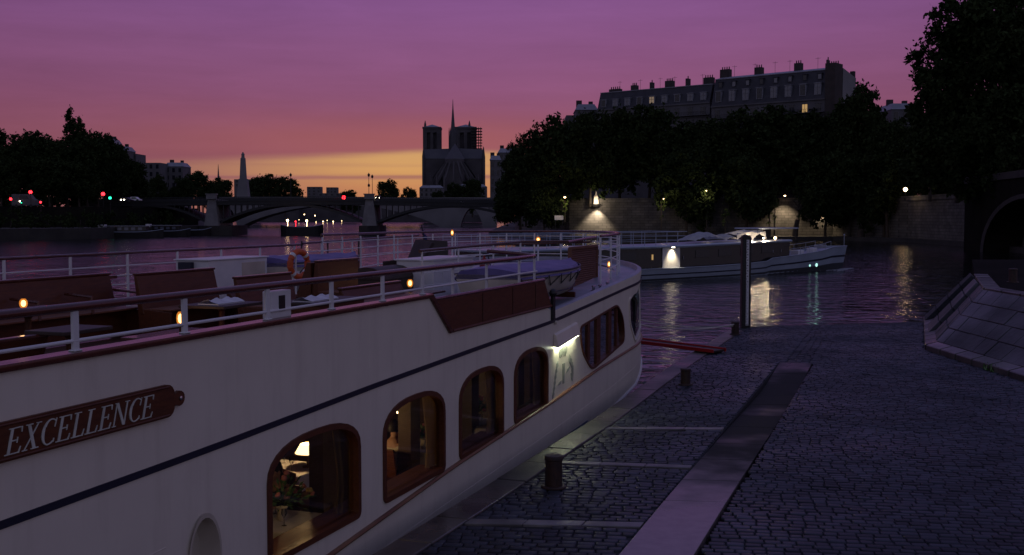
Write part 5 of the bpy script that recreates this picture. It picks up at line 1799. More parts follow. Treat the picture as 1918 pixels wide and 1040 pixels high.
# foredeck gear, mast light at the stem, portholes
for px, py, sz, m in ((1500, 474, (1.0, .9, .5), 'white'), (1527, 471, (.7, .8, .6), 'white'), (1543, 462, (.9, .9, .35), 'canvas')):
    x, z = yhit(px, py, 1.6); b = MB(); b.box((x, 2.0, max(z, yt(x))), sz); b.build('foredeck_locker', M[m], ycht, bevel=.05)
b = MB(); b.tube([(xb - .5, HBY, yt(xb) - .1), (xb - .5, HBY, yt(xb) + 1.1)], .03, 6); b.ball((xb - .5, HBY, yt(xb) + 1.15), .09, 8, 5); b.build('bow_staff', M['yacht_white'], ycht)
for px, py, r in ((1533, 498, .10), (1549, 497, .17)):
    x, z = yhit(px, py); 
    f = (z + .35) / (yt(x) + .35)
    p = yside(x, f, -1)
    b = MB(); b.lathe([(r, 0), (r, .05), (.001, .06)], n=12); o = b.build('porthole', M['white_lens'], ycht); o.location = (p[0], p[1] + .0, p[2]); o.rotation_euler = (R(90), 0, 0)
# wheelhouse canopy, tarpaulins and deck lights on the roof
xc0, xc1 = yhit(1420, 430, 1.5)[0], yhit(1487, 430, 1.5)[0]; zc = yhit(1450, 428, 1.5)[1]
b = MB(); b.box(((xc0 + xc1) / 2, 2.6, zc), (xc1 - xc0, 3.4, .12)); can = b.build('wheelhouse_roof', M['yacht_white'], ycht, bevel=.04)
for x in (xc0 + .3, xc1 - .3):
    for y in (1.1, 4.1):
        b = MB(); b.box((x, y, (yr(x) + zc) / 2), (.09, .09, zc - yr(x))); b.build('wheelhouse_post', M['yacht_dark'], ycht)
b = MB(); b.box(((xc0 + xc1) / 2, 4.0, (yr(xc0) + zc) / 2), (xc1 - xc0 - .6, .06, zc - yr(xc0) - .2)); b.build('wheelhouse_screen', M['yacht_dark'], ycht)
def tarp(pa, pb, py, h, n, mat='canvas', y=1.2):
    xa_, xb_ = yhit(pa, py, y)[0], yhit(pb, py, y)[0]
    rows = []
    for j in range(9):
        v = j / 8
        rows.append([(xa_ + (xb_ - xa_) * i / 14, y + 2.2 * v, yr(xa_) + .12 + h * math.sin(math.pi * min(max(i / 14, .02), .98)) ** .55 * (.55 + .45 * math.sin(math.pi * v)) + .05 * math.sin(i * 2.3)) for i in range(15)])
    b = MB(); b.grid(rows); b.build(n, M[mat], ycht, smooth=True)
tarp(1303, 1362, 442, .85, 'tarpaulin')
tarp(1362, 1384, 444, .55, 'tarpaulin')
# lit scalloped awning
xa_, xb_ = yhit(1380, 440, 1.0)[0], yhit(1434, 440, 1.0)[0]
zt = yhit(1405, 434, 1.0)[1]
rows = []
for y, dz_ in ((1.0, 0), (1.9, .18), (2.8, 0)):
    rows.append([(xa_ + (xb_ - xa_) * i / 16, y, zt + dz_ - .10 * abs(math.sin(i * math.pi / 8)) - .35 * max(0, 1 - i / 5) ** 2) for i in range(17)])
b = MB(); b.grid(rows); b.build('awning', M['canvas'], ycht, smooth=True)
for x in (xa_ + .2, (xa_ + xb_) / 2 + .4, xb_ - .1):
    b = MB(); b.tube([(x, 1.05, yr(x)), (x, 1.05, zt - .08)], .03, 6); b.build('awning_post', M['yacht_white'], ycht)
rows = []
for f in (0, .33, .66, 1):
    rows.append([(xa_ + (xb_ - xa_) * i / 24, 1.0 - .12 * f + .05 * math.sin(i * 1.7) * f, (zt - .10 * abs(math.sin(i * math.pi / 12)) - .35 * max(0, 1 - i / 7.5) ** 2) * (1 - f) + f * (yr(xa_) + .06 + .62 * (1 - abs((i % 12) - 6) / 6) ** .6)) for i in range(25)])
b = MB(); b.grid(rows); b.build('awning_side', M['canvas'], ycht, smooth=True)
for x, pw in (((xa_ * .7 + xb_ * .3), 150), (xb_ - .9, 150)):
    b = MB(); b.ball((x, .55, zt - .62), .07, 8, 5); b.build('awning_lamp', M['bulb_white'], ycht)
    l = bpy.data.lights.new('awning_light', 'POINT'); l.energy = pw; l.color = (1, .74, .45); l.shadow_soft_size = .1
    lo = bpy.data.objects.new('awning_light', l); COL.objects.link(lo); lo.parent = ycht; lo.location = (x, .30, zt - .62)
x, z = yhit(1452, 446, .9); b = MB(); b.ball((x, .9, z), .13, 10, 6); b.build('deck_lamp', M['bulb_far'], ycht, smooth=True)
# wash at the bow
V, Q = [], []
for i in range(500):
    t = rnd.random() ** 1.4; sd = rnd.choice((-1, 1))
    x = xb - .6 - 6 * t + (2.5 if sd < 0 else 0) * rnd.random() * .6; y = HBY + sd * (yhalf(min(max(x, x0_), xb - .1)) * .85 + rnd.uniform(0, .5 + 1.6 * t))
    r = rnd.uniform(.04, .14); q = len(V)
    V += [(x - r * 2, y, .01), (x, y - r * .5, .03), (x + r * 2, y, .01), (x, y + r * .5, .05)]; Q.append((q, q + 1, q + 2, q + 3))
o = link_mesh('wash', np_mesh('wash', V, Q), M['canvas'])
o.location = YA + Vector((0, 0, .01)); o.rotation_euler = (0, 0, YRZ)
tag(o, 'pale foam where the bow of the white river cruiser cuts the water', 'wash', kind='stuff')

# ================================================================== land and banks
def block(name, pts, z0, z1, mat, kind='structure'):
    b = MB(); b.prism([(p[0], p[1]) for p in pts], z0, z1); return b.build(name, M[mat], kind=kind)
def wx(px, Y): return (px - 959) / F * Y
# left bank: a low quay, then the street level above it
LBQ = [(-400, 215), (wx(0, 240), 240), (wx(170, 258), 258), (wx(330, 300), 300), (wx(390, 322), 322), (wx(395, 600), 600), (wx(420, 1100), 1100), (-900, 1100), (-900, 215)]
block('left_quay', LBQ, -5, 1.4, 'bank')
block('left_street', [(-500, 246), (wx(0, 268), 268), (wx(180, 285), 285), (wx(372, 345), 345), (wx(372, 640), 640), (wx(395, 1100), 1100), (-900, 1100), (-900, 246)], -5, 6.6, 'earth')
ISL = [(wx(915, 330), 330), (wx(960, 275), 275), (wx(1060, 252), 252), (wx(1300, 246), 246), (wx(1560, 244), 244), (wx(1700, 226), 226), (wx(1800, 196), 196), (wx(1918, 158), 158), (120, 120), (400, 120), (400, 900), (wx(960, 900), 900)]
block('island_quay', ISL, -5, -.35, 'bank')
WALL = [(wx(965, 345), 345), (wx(990, 288), 288), (wx(1066, 264), 264), (wx(1300, 256), 256), (wx(1560, 253), 253), (wx(1700, 232), 232), (wx(1800, 201), 201), (wx(1918, 164), 164), (124, 126), (400, 126), (400, 890), (wx(990, 890), 890)]
iw = block('island_street', WALL, -5, 7.4, 'wall')
block('far_bank', [(-3000, 1120), (3000, 1120), (3000, 5000), (-3000, 5000)], -5, 3, 'earth')
# parapet along the island wall
e = empty('river_wall_parapet', (WALL[2][0], WALL[2][1], 7.4), 0, 'long stone parapet on top of the island river wall', 'parapet')
for (a, c) in zip(WALL[1:8], WALL[2:9]):
    a, c = Vector((*a, 0)), Vector((*c, 0)); d = (c - a); n = max(1, int(d.length / 14))
    for i in range(n):
        p, q = a.lerp(c, i / n), a.lerp(c, (i + 1) / n); m = (p + q) / 2
        b = MB(); b.box((m.x - e.location.x, m.y - e.location.y + .12, .45), ((q - p).length - .03, .45, .9), rz=math.atan2(d.y, d.x)); b.box((m.x - e.location.x, m.y - e.location.y + .12, .95), ((q - p).length, .6, .12), rz=math.atan2(d.y, d.x)); b.build('parapet_stone', M['wall'], e)

# ================================================================== trees
def crown_mesh(name, blobs, n, size, seed, flat=0.0):
    g = np.random.default_rng(seed)
    bl = np.array([x[:3] for x in blobs]); br_ = np.array([x[3:6] for x in blobs])
    vol = np.prod(br_, axis=1) ** (2 / 3.); vol /= vol.sum()
    ncl = n // 26
    which = g.choice(len(blobs), ncl, p=vol)
    d = g.normal(size=(ncl, 3)); d /= np.linalg.norm(d, axis=1)[:, None]
    rad = g.uniform(0.45, 1.03, ncl) ** .6
    c = bl[which] + d * br_[which] * rad[:, None]
    cr = g.uniform(.5, 1.15, ncl) * size * 2.2
    P = np.repeat(c, 26, axis=0) + g.normal(size=(ncl * 26, 3)) * np.repeat(cr, 26)[:, None] * .55
    m = len(P)
    u = g.normal(size=(m, 3)); u /= np.linalg.norm(u, axis=1)[:, None]
    w = g.normal(size=(m, 3)); v = np.cross(u, w); v /= np.linalg.norm(v, axis=1)[:, None]
    s = g.uniform(.55, 1.25, m)[:, None] * size
    V = np.stack([P - u * s, P + v * s * .55, P + u * s, P - v * s * .55], axis=1).reshape(-1, 3)
    Q = np.arange(m * 4).reshape(-1, 4)
    me = np_mesh(name, V, Q)
    me.materials.append(M['leaf'])
    return me
def trunk_mesh(name, h, r, lean, limbs, seed):
    g = random.Random(seed)
    b = MB()
    pts = [Vector((lean[0] * abs(t) ** 1.5, lean[1] * abs(t) ** 1.5, h * t)) for t in (-.04, .1, .3, .5, .7, .9, 1.0)]
    b.tube(pts, [r * 1.25, r, r * .85, r * .72, r * .55, r * .36, r * .2], 9)
    for i in range(limbs):
        t = g.uniform(.38, .9); p = Vector((lean[0] * t ** 1.5, lean[1] * t ** 1.5, h * t))
        a = g.uniform(0, 6.28); L = h * g.uniform(.20, .32)
        q = [p + Vector((math.cos(a) * L * k, math.sin(a) * L * k, L * (.35 * k + .55 * k * k))) for k in (0, .35, .7, 1)]
        b.tube(q, [r * .42, r * .33, r * .2, r * .08], 6)
    me_o = b.build(name, M['bark'], None, smooth=True)
    me = me_o.data
    bpy.data.objects.remove(me_o)
    return me
def round_blobs(g, R_, Hc, z0, n=9, spread=.62):
    out = [(0, 0, z0 + Hc * .52, R_ * .66, R_ * .66, Hc * .44)]
    for i in range(n):
        a = i * 2.4 + g.uniform(-.4, .4); z = g.uniform(.14, .9); k = math.sin(math.pi * (z * .86 + .10)) * spread
        q = g.uniform(.36, .50)
        out.append((math.cos(a) * R_ * k, math.sin(a) * R_ * k, z0 + Hc * z, R_ * q, R_ * q, Hc * g.uniform(.15, .24)))
    return out
TREES = []
g = random.Random(31)
for k in range(4):   # broad riverside trees, about 20 m tall, unit scale
    TREES.append((crown_mesh('crown', round_blobs(g, 7.6, 17.5, 3.2, 13, .66), 11000, .50, 40 + k), trunk_mesh('trunk', 13, .36, (g.uniform(-1.5, 1.5), g.uniform(-.6, .6)), 6, 50 + k)))
SPIKE = (crown_mesh('crown', [(0, 0, 4, 3.0, 3.0, 4), (0.3, 0, 9, 2.9, 2.9, 5), (-.2, 0, 14, 2.5, 2.5, 4.5), (.2, 0, 18.0, 2.0, 2.0, 3.6), (0, 0, 21, 1.3, 1.3, 2.8), (0, 0, 23.2, .5, .5, 1.8), (1.2, 0, 15, 1.6, 1.6, 3), (-1.4, .2, 11, 1.7, 1.7, 3)], 8000, .42, 77), trunk_mesh('trunk', 20, .3, (.2, 0), 0, 78))
BIG = (crown_mesh('crown', [(0, 0, 21, 8.5, 8.5, 9)] + [(9 * math.cos(a) * f, 9 * math.sin(a) * f, z, r, r, r * .8) for a, f, z, r in
       [(3.1, .9, 9.5, 4.2), (2.6, 1.0, 13.5, 4.4), (3.4, 1.02, 17.5, 4.4), (2.9, .98, 22.5, 4.2), (3.3, .8, 27, 4.0), (2.7, .45, 31, 4.0), (.6, .9, 12, 5), (0, 1, 18, 5), (5.2, 1, 15, 5), (4.6, 1, 21, 4.6), (4.2, .9, 10, 4.2), (4.0, .95, 26, 4), (1.2, .8, 25, 5), (5.6, .7, 28, 4.5), (.2, .3, 33, 4.2), (3.7, 1.0, 7.5, 3.4), (5.0, .9, 8, 4)]] + [(0, 0, 10, 8, 8, 6), (-3, 0, 15, 8, 8, 8), (3, 0, 26, 8, 8, 8), (-10, 1, 5, 4, 4, 4), (-4, -2, 4, 6, 4, 4), (4, -2, 5, 7, 4, 5)], 62000, .46, 99), trunk_mesh('trunk', 26, .75, (-.8, .4), 9, 98))
def tree(kind, p, sc, rz, label, group, cat='tree', name='leafy_tree', sz=None):
    e = empty(name, p, rz, label, cat, group)
    e.scale = (sc, sc, sc if sz is None else sz)
    cm, tm = kind
    link_mesh('crown', cm, None, e); link_mesh('trunk', tm, None, e)
    return e
def tree_px(kind, px, ytop, Y, zb, rz, label, group, hunit=20.8, wmul=1.0, name='leafy_tree'):
    h = at(px, ytop, Y).z - zb
    k = h / hunit
    return tree(kind, (wx(px, Y), Y, zb), k * wmul, rz, label, group, name=name, sz=k)
SAME = 'dark leafy tree in the dense row on the island quay below the mansard roofs'
IG = 'trees along the island quay'
isl = [ # px, top, depth, base, variant, width factor, label
    (968, 268, 268, 7.0, 0, .62, 'small tree at the island tip, right beside the cathedral silhouette'),
    (1000, 250, 262, 5, 1, .75, SAME), (1050, 222, 258, 3, 2, .95, SAME), (1105, 215, 262, 7, 3, .85, SAME), (1160, 210, 268, 7, 0, 1, SAME),
    (1215, 205, 266, 7, 1, 1, SAME), (1275, 232, 262, 7, 2, 1, SAME), (1335, 228, 266, 7, 3, 1.05, SAME), (1395, 212, 262, 7, 0, 1.05, SAME),
    (1450, 208, 266, 7, 1, 1, SAME), (1510, 208, 264, 7, 2, 1, SAME), (1560, 212, 262, 7, 3, .9, SAME),
    (1612, 168, 250, 7, 0, .82, 'tallest round topped tree at the right end of the island row'),
    (1672, 230, 240, 7, 1, .9, 'dark leafy tree between the tallest island tree and the huge near tree'),
    (945, 335, 285, 3, 2, .7, 'low dark tree overhanging the water beside the stone bridge'), (1640, 225, 252, 7, 2, 1.0, 'dark tree just right of the tallest island tree'),
    (985, 300, 270, 2, 3, .9, 'low tree at the island tip above the notice board')]
for i, (px, yt_, Y, zb_, v, wm, lab) in enumerate(isl):
    tree_px(TREES[v], px, yt_, Y, zb_, i * 1.9, lab, IG, wmul=wm)
# lower, nearer trees that stand on the quay below the wall and hide it
qt = [(975, 300, 262), (1020, 330, 255), (1285, 285, 253), (1398, 290, 252), (1545, 300, 247), (1590, 285, 246), (1655, 290, 238)]
for i, (px, yt_, Y) in enumerate(qt):
    tree_px(TREES[(i * 3 + 1) % 4], px, yt_, Y, -.35, i * 2.3 + 1, 'dark quayside tree at the foot of the island river wall', 'quayside trees under the island wall', wmul=1.05)
e = tree(BIG, (wx(1858, 172), 172, 7.0), 1.0, 0, 'huge dark tree filling the top right corner above the river wall', None)
e = tree(TREES[2], (wx(1790, 196), 196, 7.0), .95, 1.0, 'dark tree under the huge tree at the right edge', None)
tree(TREES[3], (wx(1905, 160), 160, 6.0), .80, 2.2, 'dark tree at the far right edge above the bridge arch', None)
tree(TREES[1], (wx(1740, 215), 215, 7.4), .82, .4, 'dark tree left of the huge tree, above the street lamp', None)
tree(TREES[0], (wx(1850, 185), 185, 7.4), .75, .4, 'low dark tree on the parapet below the huge tree', None)
# the lit, leaning trunks on the quay
def lean_trunk(px, py0, px1, py1, Y, r, label, mat='bark'):
    a = at(px, py0, Y); c = at(px1, py1, Y + .5)
    e = empty('leaning_tree', a, 0, label, 'tree', 'leaning trees against the lit river wall')
    d = c - a
    b = MB(); b.tube([Vector((d.x * t ** 1.7, d.y * t, d.z * t - (.3 if t == 0 else 0))) for t in (0, .2, .45, .7, 1)], [r * 1.2, r, r * .85, r * .75, r * .6], 9)
    b.tube([Vector((d.x * .55, d.y * .7, d.z * .72)), Vector((d.x * .4 - 1.2, d.y, d.z * .95))], [r * .4, r * .2], 6)
    b.build('trunk', M[mat], e, smooth=True)
    cl = crown_mesh('crown', [(d.x * 1.0, 0, d.z + 2.5, 3.6, 2.6, 2.6), (d.x + 2, 0, d.z + 1.2, 2.6, 2, 1.6), (d.x - 2, 0, d.z + 1.5, 2.6, 2, 1.6)], 900, .36, int(px))
    link_mesh('crown', cl, None, e)
lean_trunk(1489, 444, 1507, 372, 247.5, .62, 'dark leaning trunk in front of the brightest lit stretch of river wall')
lean_trunk(1612, 443, 1632, 388, 241, .75, 'thick dark leaning trunk before the dim lit wall, right of the white cruiser')
lean_trunk(1662, 443, 1659, 390, 235, .35, 'slender trunk at the end of the lit wall near the street lamp')
def small_plant(px, py0, py1, Y, w, label, name='climbing_plant', n=420):
    a = at(px, py0, Y); h = at(px, py1, Y).z - a.z
    e = empty(name, a, 0, label, 'plant', 'lamplit greenery on the island quay')
    me = crown_mesh('foliage', [(0, 0, h * .82, w, w * .8, h * .16), (0, 0, h * .55, w * .45, w * .4, h * .3)], n, .16, int(px) + 5)
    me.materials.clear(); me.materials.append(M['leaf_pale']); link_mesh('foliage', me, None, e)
    b = MB(); b.tube([(0, 0, -.1), (.1, 0, h * .5), (0, 0, h * .9)], [.16, .13, .05], 7); b.build('stem', M['bark'], e)
small_plant(1058, 415, 372, 248, .9, 'lamplit green bush left of the lit riverside house')
small_plant(1238, 440, 368, 247.6, 1.1, 'lamplit slender tree right of the lit riverside house')
small_plant(1323, 440, 358, 247.6, .55, 'tall narrow lamplit plant at the middle of the island quay')
small_plant(1358, 436, 392, 247.6, 1.2, 'small lamplit shrub behind the white cruiser')
small_plant(1450, 440, 366, 247.6, 1.0, 'green climber left of the brightest lit stretch of river wall', n=700)
small_plant(1440, 440, 384, 247.4, .5, 'narrow green climber beside the lit wall, left of its neighbour')

# left bank trees
LG = 'trees on the left bank'
lb = [(-15, 242, 300, 6.6, 0, 1.0, 'dark tree cut off by the left edge of the photo'), (62, 252, 300, 6.6, 1, 1.0, 'broad dark tree left of the tall spiky tree on the left bank'),
      (100, 258, 306, 6.6, 2, .8, 'dark tree beside the tall spiky tree, on its left'), (185, 252, 312, 6.6, 3, .9, 'dark tree sloping down right of the tall spiky tree'),
      (225, 282, 330, 6.6, 0, .8, 'dark tree in front of the pale left bank houses'), (255, 318, 350, 6.6, 1, .95, 'low dark tree below the pale left bank houses'),
      (375, 322, 420, 6, 2, 1.1, 'round dark tree left of the tall pale pylon'), (345, 335, 400, 6, 3, 1, 'small dark tree behind the left end of the iron bridge'),
      (300, 330, 395, 6, 0, .9, 'dark tree at the foot of the pale left bank houses'),
      (30, 268, 290, 6.6, 2, 1.1, 'dark tree between the edge tree and the broad tree on the left bank'), (128, 268, 296, 6.6, 3, 1.1, 'dark tree under the spiky poplars'),
      (165, 262, 300, 6.6, 0, 1.0, 'dark tree right below the shorter poplar'), (205, 268, 318, 6.6, 1, 1.0, 'dark tree before the lit windows of the left bank house'),
      (245, 300, 330, 6.6, 2, 1.1, 'bushy tree at the foot of the sloping tree line on the left bank'), (5, 300, 280, 6.6, 3, 1.2, 'low dark tree in the left corner above the traffic lights'),
      (95, 300, 284, 6.6, 1, 1.3, 'low broad tree right of the pale van'), (150, 305, 288, 6.6, 2, 1.3, 'low broad tree left of the red light under the poplars'), (395, 345, 430, 6, 1, 1.0, 'small round tree above the left bridge pier'), (330, 352, 400, 6, 2, 1.2, 'low tree at the left bridge end')]
for i, (px, yt_, Y, zb_, v, wm, lab) in enumerate(lb): tree_px(TREES[v], px, yt_, Y, zb_, i * 1.3 + .5, lab, LG, wmul=wm)
tree_px(SPIKE, 137, 204, 305, 6.6, .3, 'tallest spiky poplar on the left bank', LG, hunit=24.6, wmul=.82, name='poplar_tree')
tree_px(SPIKE, 156, 222, 303, 6.6, 2.0, 'shorter spiky poplar leaning on the tallest one', LG, hunit=24.6, wmul=.9, name='poplar_tree')
FG = 'far trees beyond the bridges'
for i, (px, yt_, Y, v, wm, lab) in enumerate(((500, 330, 700, 1, 1.25, 'far dark tree right of the tall pale pylon'), (535, 334, 690, 3, 1.2, 'far dark tree right of the pylon, before the low far roofs'), (478, 338, 720, 0, 1.0, 'far dark tree just behind the pylon foot'),
        (726, 338, 640, 2, .95, 'round far tree right of the bridge lamp posts'), (765, 353, 660, 0, .9, 'low far tree left of the cathedral foot'), (415, 335, 700, 2, 1.1, 'far dark tree left of the tall pale pylon, under the thin spire'), (655, 358, 900, 1, 1.2, 'low far tree behind the red bridge signal'),
        (850, 345, 700, 0, 1.0, 'dark tree in front of the cathedral choir'), (885, 338, 690, 3, 1.0, 'dark tree at the right foot of the cathedral'), (820, 358, 720, 2, .8, 'low dark tree at the left foot of the cathedral'))):
    tree_px(TREES[v], px, yt_, Y, 4.0, i * 2.1, lab, FG, wmul=wm)
for i, px in enumerate(range(-40, 300, 34)):
    Y = 322 + i * 3.4
    me = crown_mesh('foliage', [(0, 0, 2.6, 4.4, 2.0, 3.0), (2.6, 0, 2.2, 3, 2, 2.6), (-2.6, 0, 2.4, 3, 2, 2.8)], 1400, .45, 700 + i)
    e = empty('clipped_hedge', (wx(px, Y), Y, 6.6), 0, 'stretch of the tall dark hedge closing the left bank street behind its trees', 'hedge', 'hedge behind the left bank trees')
    link_mesh('foliage', me, None, e)
    b = MB(); b.tube([(0, 0, -.1), (.2, 0, 1.2), (0, 0, 3)], [.2, .14, .05], 6); b.build('stem', M['bark'], e)
for i, px in enumerate(range(1690, 1860, 22)):
    Y = 246 - i * 4.5
    me = crown_mesh('foliage', [(0, 0, 2.8, 3.4, 2.0, 3.2), (1.8, 0, 2.2, 2.4, 2, 2.6), (-1.8, 0, 2.4, 2.4, 2, 2.8)], 1200, .42, 800 + i)
    e = empty('clipped_hedge', (wx(px, Y), Y, 7.4), 0, 'stretch of dark hedge on the wall under the huge tree at the right', 'hedge', 'hedge under the huge tree')
    link_mesh('foliage', me, None, e)
    b = MB(); b.tube([(0, 0, -.1), (.2, 0, 1.2), (0, 0, 3)], [.2, .14, .05], 6); b.build('stem', M['bark'], e)
# river-edge shrubs on the left quay
for i, (px, Y, w) in enumerate(((20, 252, 5.5), (90, 262, 6), (150, 268, 6), (230, 290, 6), (300, 312, 6))):
    me = crown_mesh('foliage', [(0, 0, 2, w, 2.2, 2.2), (w * .6, 0, 1.4, w * .5, 2, 1.6), (-w * .6, 0, 1.6, w * .5, 2, 1.8)], 1000, .35, 300 + i)
    e = empty('quay_shrub', (wx(px, Y), Y, 1.4), 0, 'dark shrubs growing along the low left bank quay', 'shrub', 'shrubs on the left bank quay')
    link_mesh('foliage', me, None, e)
    b = MB(); b.tube([(0, 0, -.1), (.3, 0, 1), (.2, 0, 2)], [.15, .1, .05], 6); b.build('stem', M['bark'], e)
# ================================================================== mansard houses on the island
def mansard(name, A, B, zb_, eaves, brk, ridge, depth, label, n_low, n_top, lit, chim, ntopdots=0, steep=1.3, gable=True):
    A, B = Vector(A), Vector(B)
    L = (B - A).length; rz = math.atan2(B.y - A.y, B.x - A.x)
    e = empty(name, (A.x, A.y, zb_), rz, label, 'house', 'mansard roofed houses on the island')
    z = lambda a: a - zb_
    b = MB(); b.box((L / 2, depth / 2, z(eaves) / 2), (L, depth, z(eaves))); b.build('wall', M['facade'], e)
    b = MB(); b.box((L / 2, depth / 2 - .0, z(eaves) + .12), (L + .1, depth + .7, .34)); b.build('cornice', M['facade'], e)
    E_, Bk, Rg = z(eaves) + .29, z(brk), z(ridge)
    b = MB(); b.hexa([(0.02, -.1, E_), (L - .02, -.1, E_), (L - .02, depth + .1, E_), (0.02, depth + .1, E_), (0.02, steep, Bk), (L - .02, steep, Bk), (L - .02, depth - steep, Bk), (0.02, depth - steep, Bk)]); b.build('slate_slope', M['slate'], e)
    b = MB(); b.add([(0, steep - .15, Bk), (L, steep - .15, Bk), (L, depth - steep + .15, Bk), (0, depth - steep + .15, Bk), (0, depth / 2, Rg), (L, depth / 2, Rg), (0, steep - .15, Bk + .2), (L, steep - .15, Bk + .2), (L, depth - steep + .15, Bk + .2), (0, depth - steep + .15, Bk + .2)],
                    [(0, 1, 7, 6), (6, 7, 5, 4), (4, 5, 8, 9), (9, 8, 2, 3), (0, 6, 4, 9, 3), (1, 2, 8, 5, 7)]); b.build('zinc_roof', M['zinc'], e)
    # dormers
    hs = Bk - E_
    for row, (n, f0, hh, ww, key) in enumerate(((n_low, .16, .36 * hs, 1.35, 'low'), (ntopdots, .70, .17 * hs, .8, 'top'))):
        for i in range(n):
            x = L * (i + .5) / n
            zc = E_ + hs * f0 + hh / 2
            yf = -.1 + (steep + .1) * ((zc - hh / 2 - E_) / hs) - .18
            b = MB(); b.box((x, yf + .55, zc), (ww + .35, 1.1, hh + .3)); b.box((x, yf + .5, zc + hh / 2 + .22), (ww + .6, 1.3, .14)); d = b.build('dormer', M['zinc'] if key == 'low' else M['slate'], e)
            b = MB(); b.box((x, yf - .01, zc), (ww, .06, hh)); b.build('pane', M['lit_window_dim'] if (key, i) in lit else M['winblue'] if (i * 7 + row * 3) % 3 else M['winglass'], d)
            if key == 'low':
                b = MB(); b.box((x, yf - .05, zc), (.08, .05, hh)); b.box((x, yf - .05, zc + hh * .1), (ww, .048, .07)); b.build('glazing_bar', M['facade'], d)
    # facade windows
    for st_ in range(5):
        zt_ = z(eaves) - .9 - st_ * 3.3
        if zt_ - 2 < 0: break
        for i in range(n_top):
            x = L * (i + .5) / n_top
            b = MB(); b.box((x, -.03, zt_ - 1.0), (1.25, .10, 2.05)); w = b.build('window', M['lit_window'] if (st_, i) in lit else M['winglass'], e)
            b = MB(); b.box((x, -.09, zt_ - 1.0), (.09, .05, 2.05)); b.box((x, -.12, zt_ - 2.08), (1.6, .3, .12)); b.box((x, -.06, zt_ + .12), (1.6, .2, .16)); b.build('window_frame', M['facade'], w)
        b = MB(); b.box((L / 2, -.14, zt_ - 2.55), (L, .26, .16)); b.build('string_course', M['facade'], e)
    for f in (.12, .31, .49, .62, .86):
        b = MB(); b.tube([(L * f, depth / 2 - 1, Rg - .4), (L * f, depth / 2 - 1, Rg + 2.6)], .04, 4); b.tube([(L * f - .7, depth / 2 - 1, Rg + 2.3), (L * f + .7, depth / 2 - 1, Rg + 2.3)], .03, 4); b.build('aerial', M['black'], e)
    b = MB(); b.box((L / 2, -.55, z(eaves) - 2.95), (L, 1.0, .18)); b.build('balcony', M['facade'], e)
    b = MB(); b.box((L / 2, -1.02, z(eaves) - 2.1), (L, .05, .06))
    for i in range(int(L / .5)): b.box((i * .5 + .25, -1.02, z(eaves) - 2.45), (.05, .05, .8))
    b.build('balcony_rail', M['black'], e)
    for (f, w, h, k) in chim:
        b = MB(); b.box((L * f, depth / 2, Rg + h / 2 - .8), (w, 1.6, h + 1.6)); c = b.build('chimney', M['chimney'], e)
        for j in range(k):
            b = MB(); b.lathe([(.16, 0), (.13, .6), (.16, .7)], (L * f - w / 2 + w * (j + .5) / k, depth / 2, Rg + h), n=8); b.build('chimney_pot', M['chimney'], c)
    return e, L
def pz(px, py, Y): return at(px, py, Y).z
# right, taller house with a bare gable
Y0, Y1 = 282, 262
A, B = (wx(1330, Y0), Y0), (wx(1541, Y1), Y1)
ez = (pz(1330, 198, Y0) + pz(1541, 190, Y1)) / 2
e, L = mansard('mansard_house', (*A, 0), (*B, 0), 7.4, ez, (pz(1330, 146, Y0) + pz(1541, 133, Y1)) / 2, (pz(1330, 140, Y0) + pz(1541, 126, Y1)) / 2 + .3, 12, 'tall mansard house with a bare gable wall at the right end of the island roofs', 8, 9, {(0, 7)}, ((.02, 2.6, 1.9, 4), (.33, 1.9, 1.6, 3), (.68, 1.7, 1.7, 3), (.93, .25, 1.8, 1)), ntopdots=8, steep=1.8)
zt = pz(1550, 118, 261) - 7.4
b = MB(); b.box((L + 1.25, 1.9, zt / 2), (2.5, 4.2, zt)); c = b.build('end_stack', M['chimney'], e)
for j in range(4):
    b = MB(); b.lathe([(.16, 0), (.13, .6), (.16, .7)], (L + .4 + .55 * j, 2.4, zt), n=8); b.build('chimney_pot', M['chimney'], c)
zg = pz(1580, 130, 262) - 7.4
b = MB(); b.hexa([(L + .02, 4.02, 0), (L + 2.6, 4.02, 0), (L + 2.6, 11.4, 0), (L + .02, 11.4, 0), (L + .02, 4.02, zg + .5), (L + 2.6, 4.02, zg + .5), (L + 2.6, 11.4, zg - 1.2), (L + .02, 11.4, zg - 1.2)]); b.build('gable_wall', M['gable'], e)
b = MB(); b.box((L + 2.0, 10.8, zg - .6), (1.0, .9, 2.0)); b.build('chimney', M['chimney'], e)
# left, lower house
Y0, Y1 = 305, 284
A, B = (wx(1118, Y0), Y0), (wx(1327, Y1), Y1)
ez = (pz(1118, 204, Y0) + pz(1327, 197, Y1)) / 2
e, L = mansard('mansard_house', (*A, 0), (*B, 0), 7.4, ez, (pz(1118, 172, Y0) + pz(1327, 160, Y1)) / 2, (pz(1118, 168, Y0) + pz(1327, 155, Y1)) / 2 + .2, 12, 'long lower mansard house with one warm lit dormer, left of the taller house', 9, 9, {('low', 4)}, ((.06, 3.4, .6, 5), (.24, 1.6, 1.2, 3), (.40, .6, 1.6, 1), (.56, 2.2, 1.6, 4), (.72, .7, 1.8, 1), (.90, 2.6, 1.6, 4)), steep=1.5)
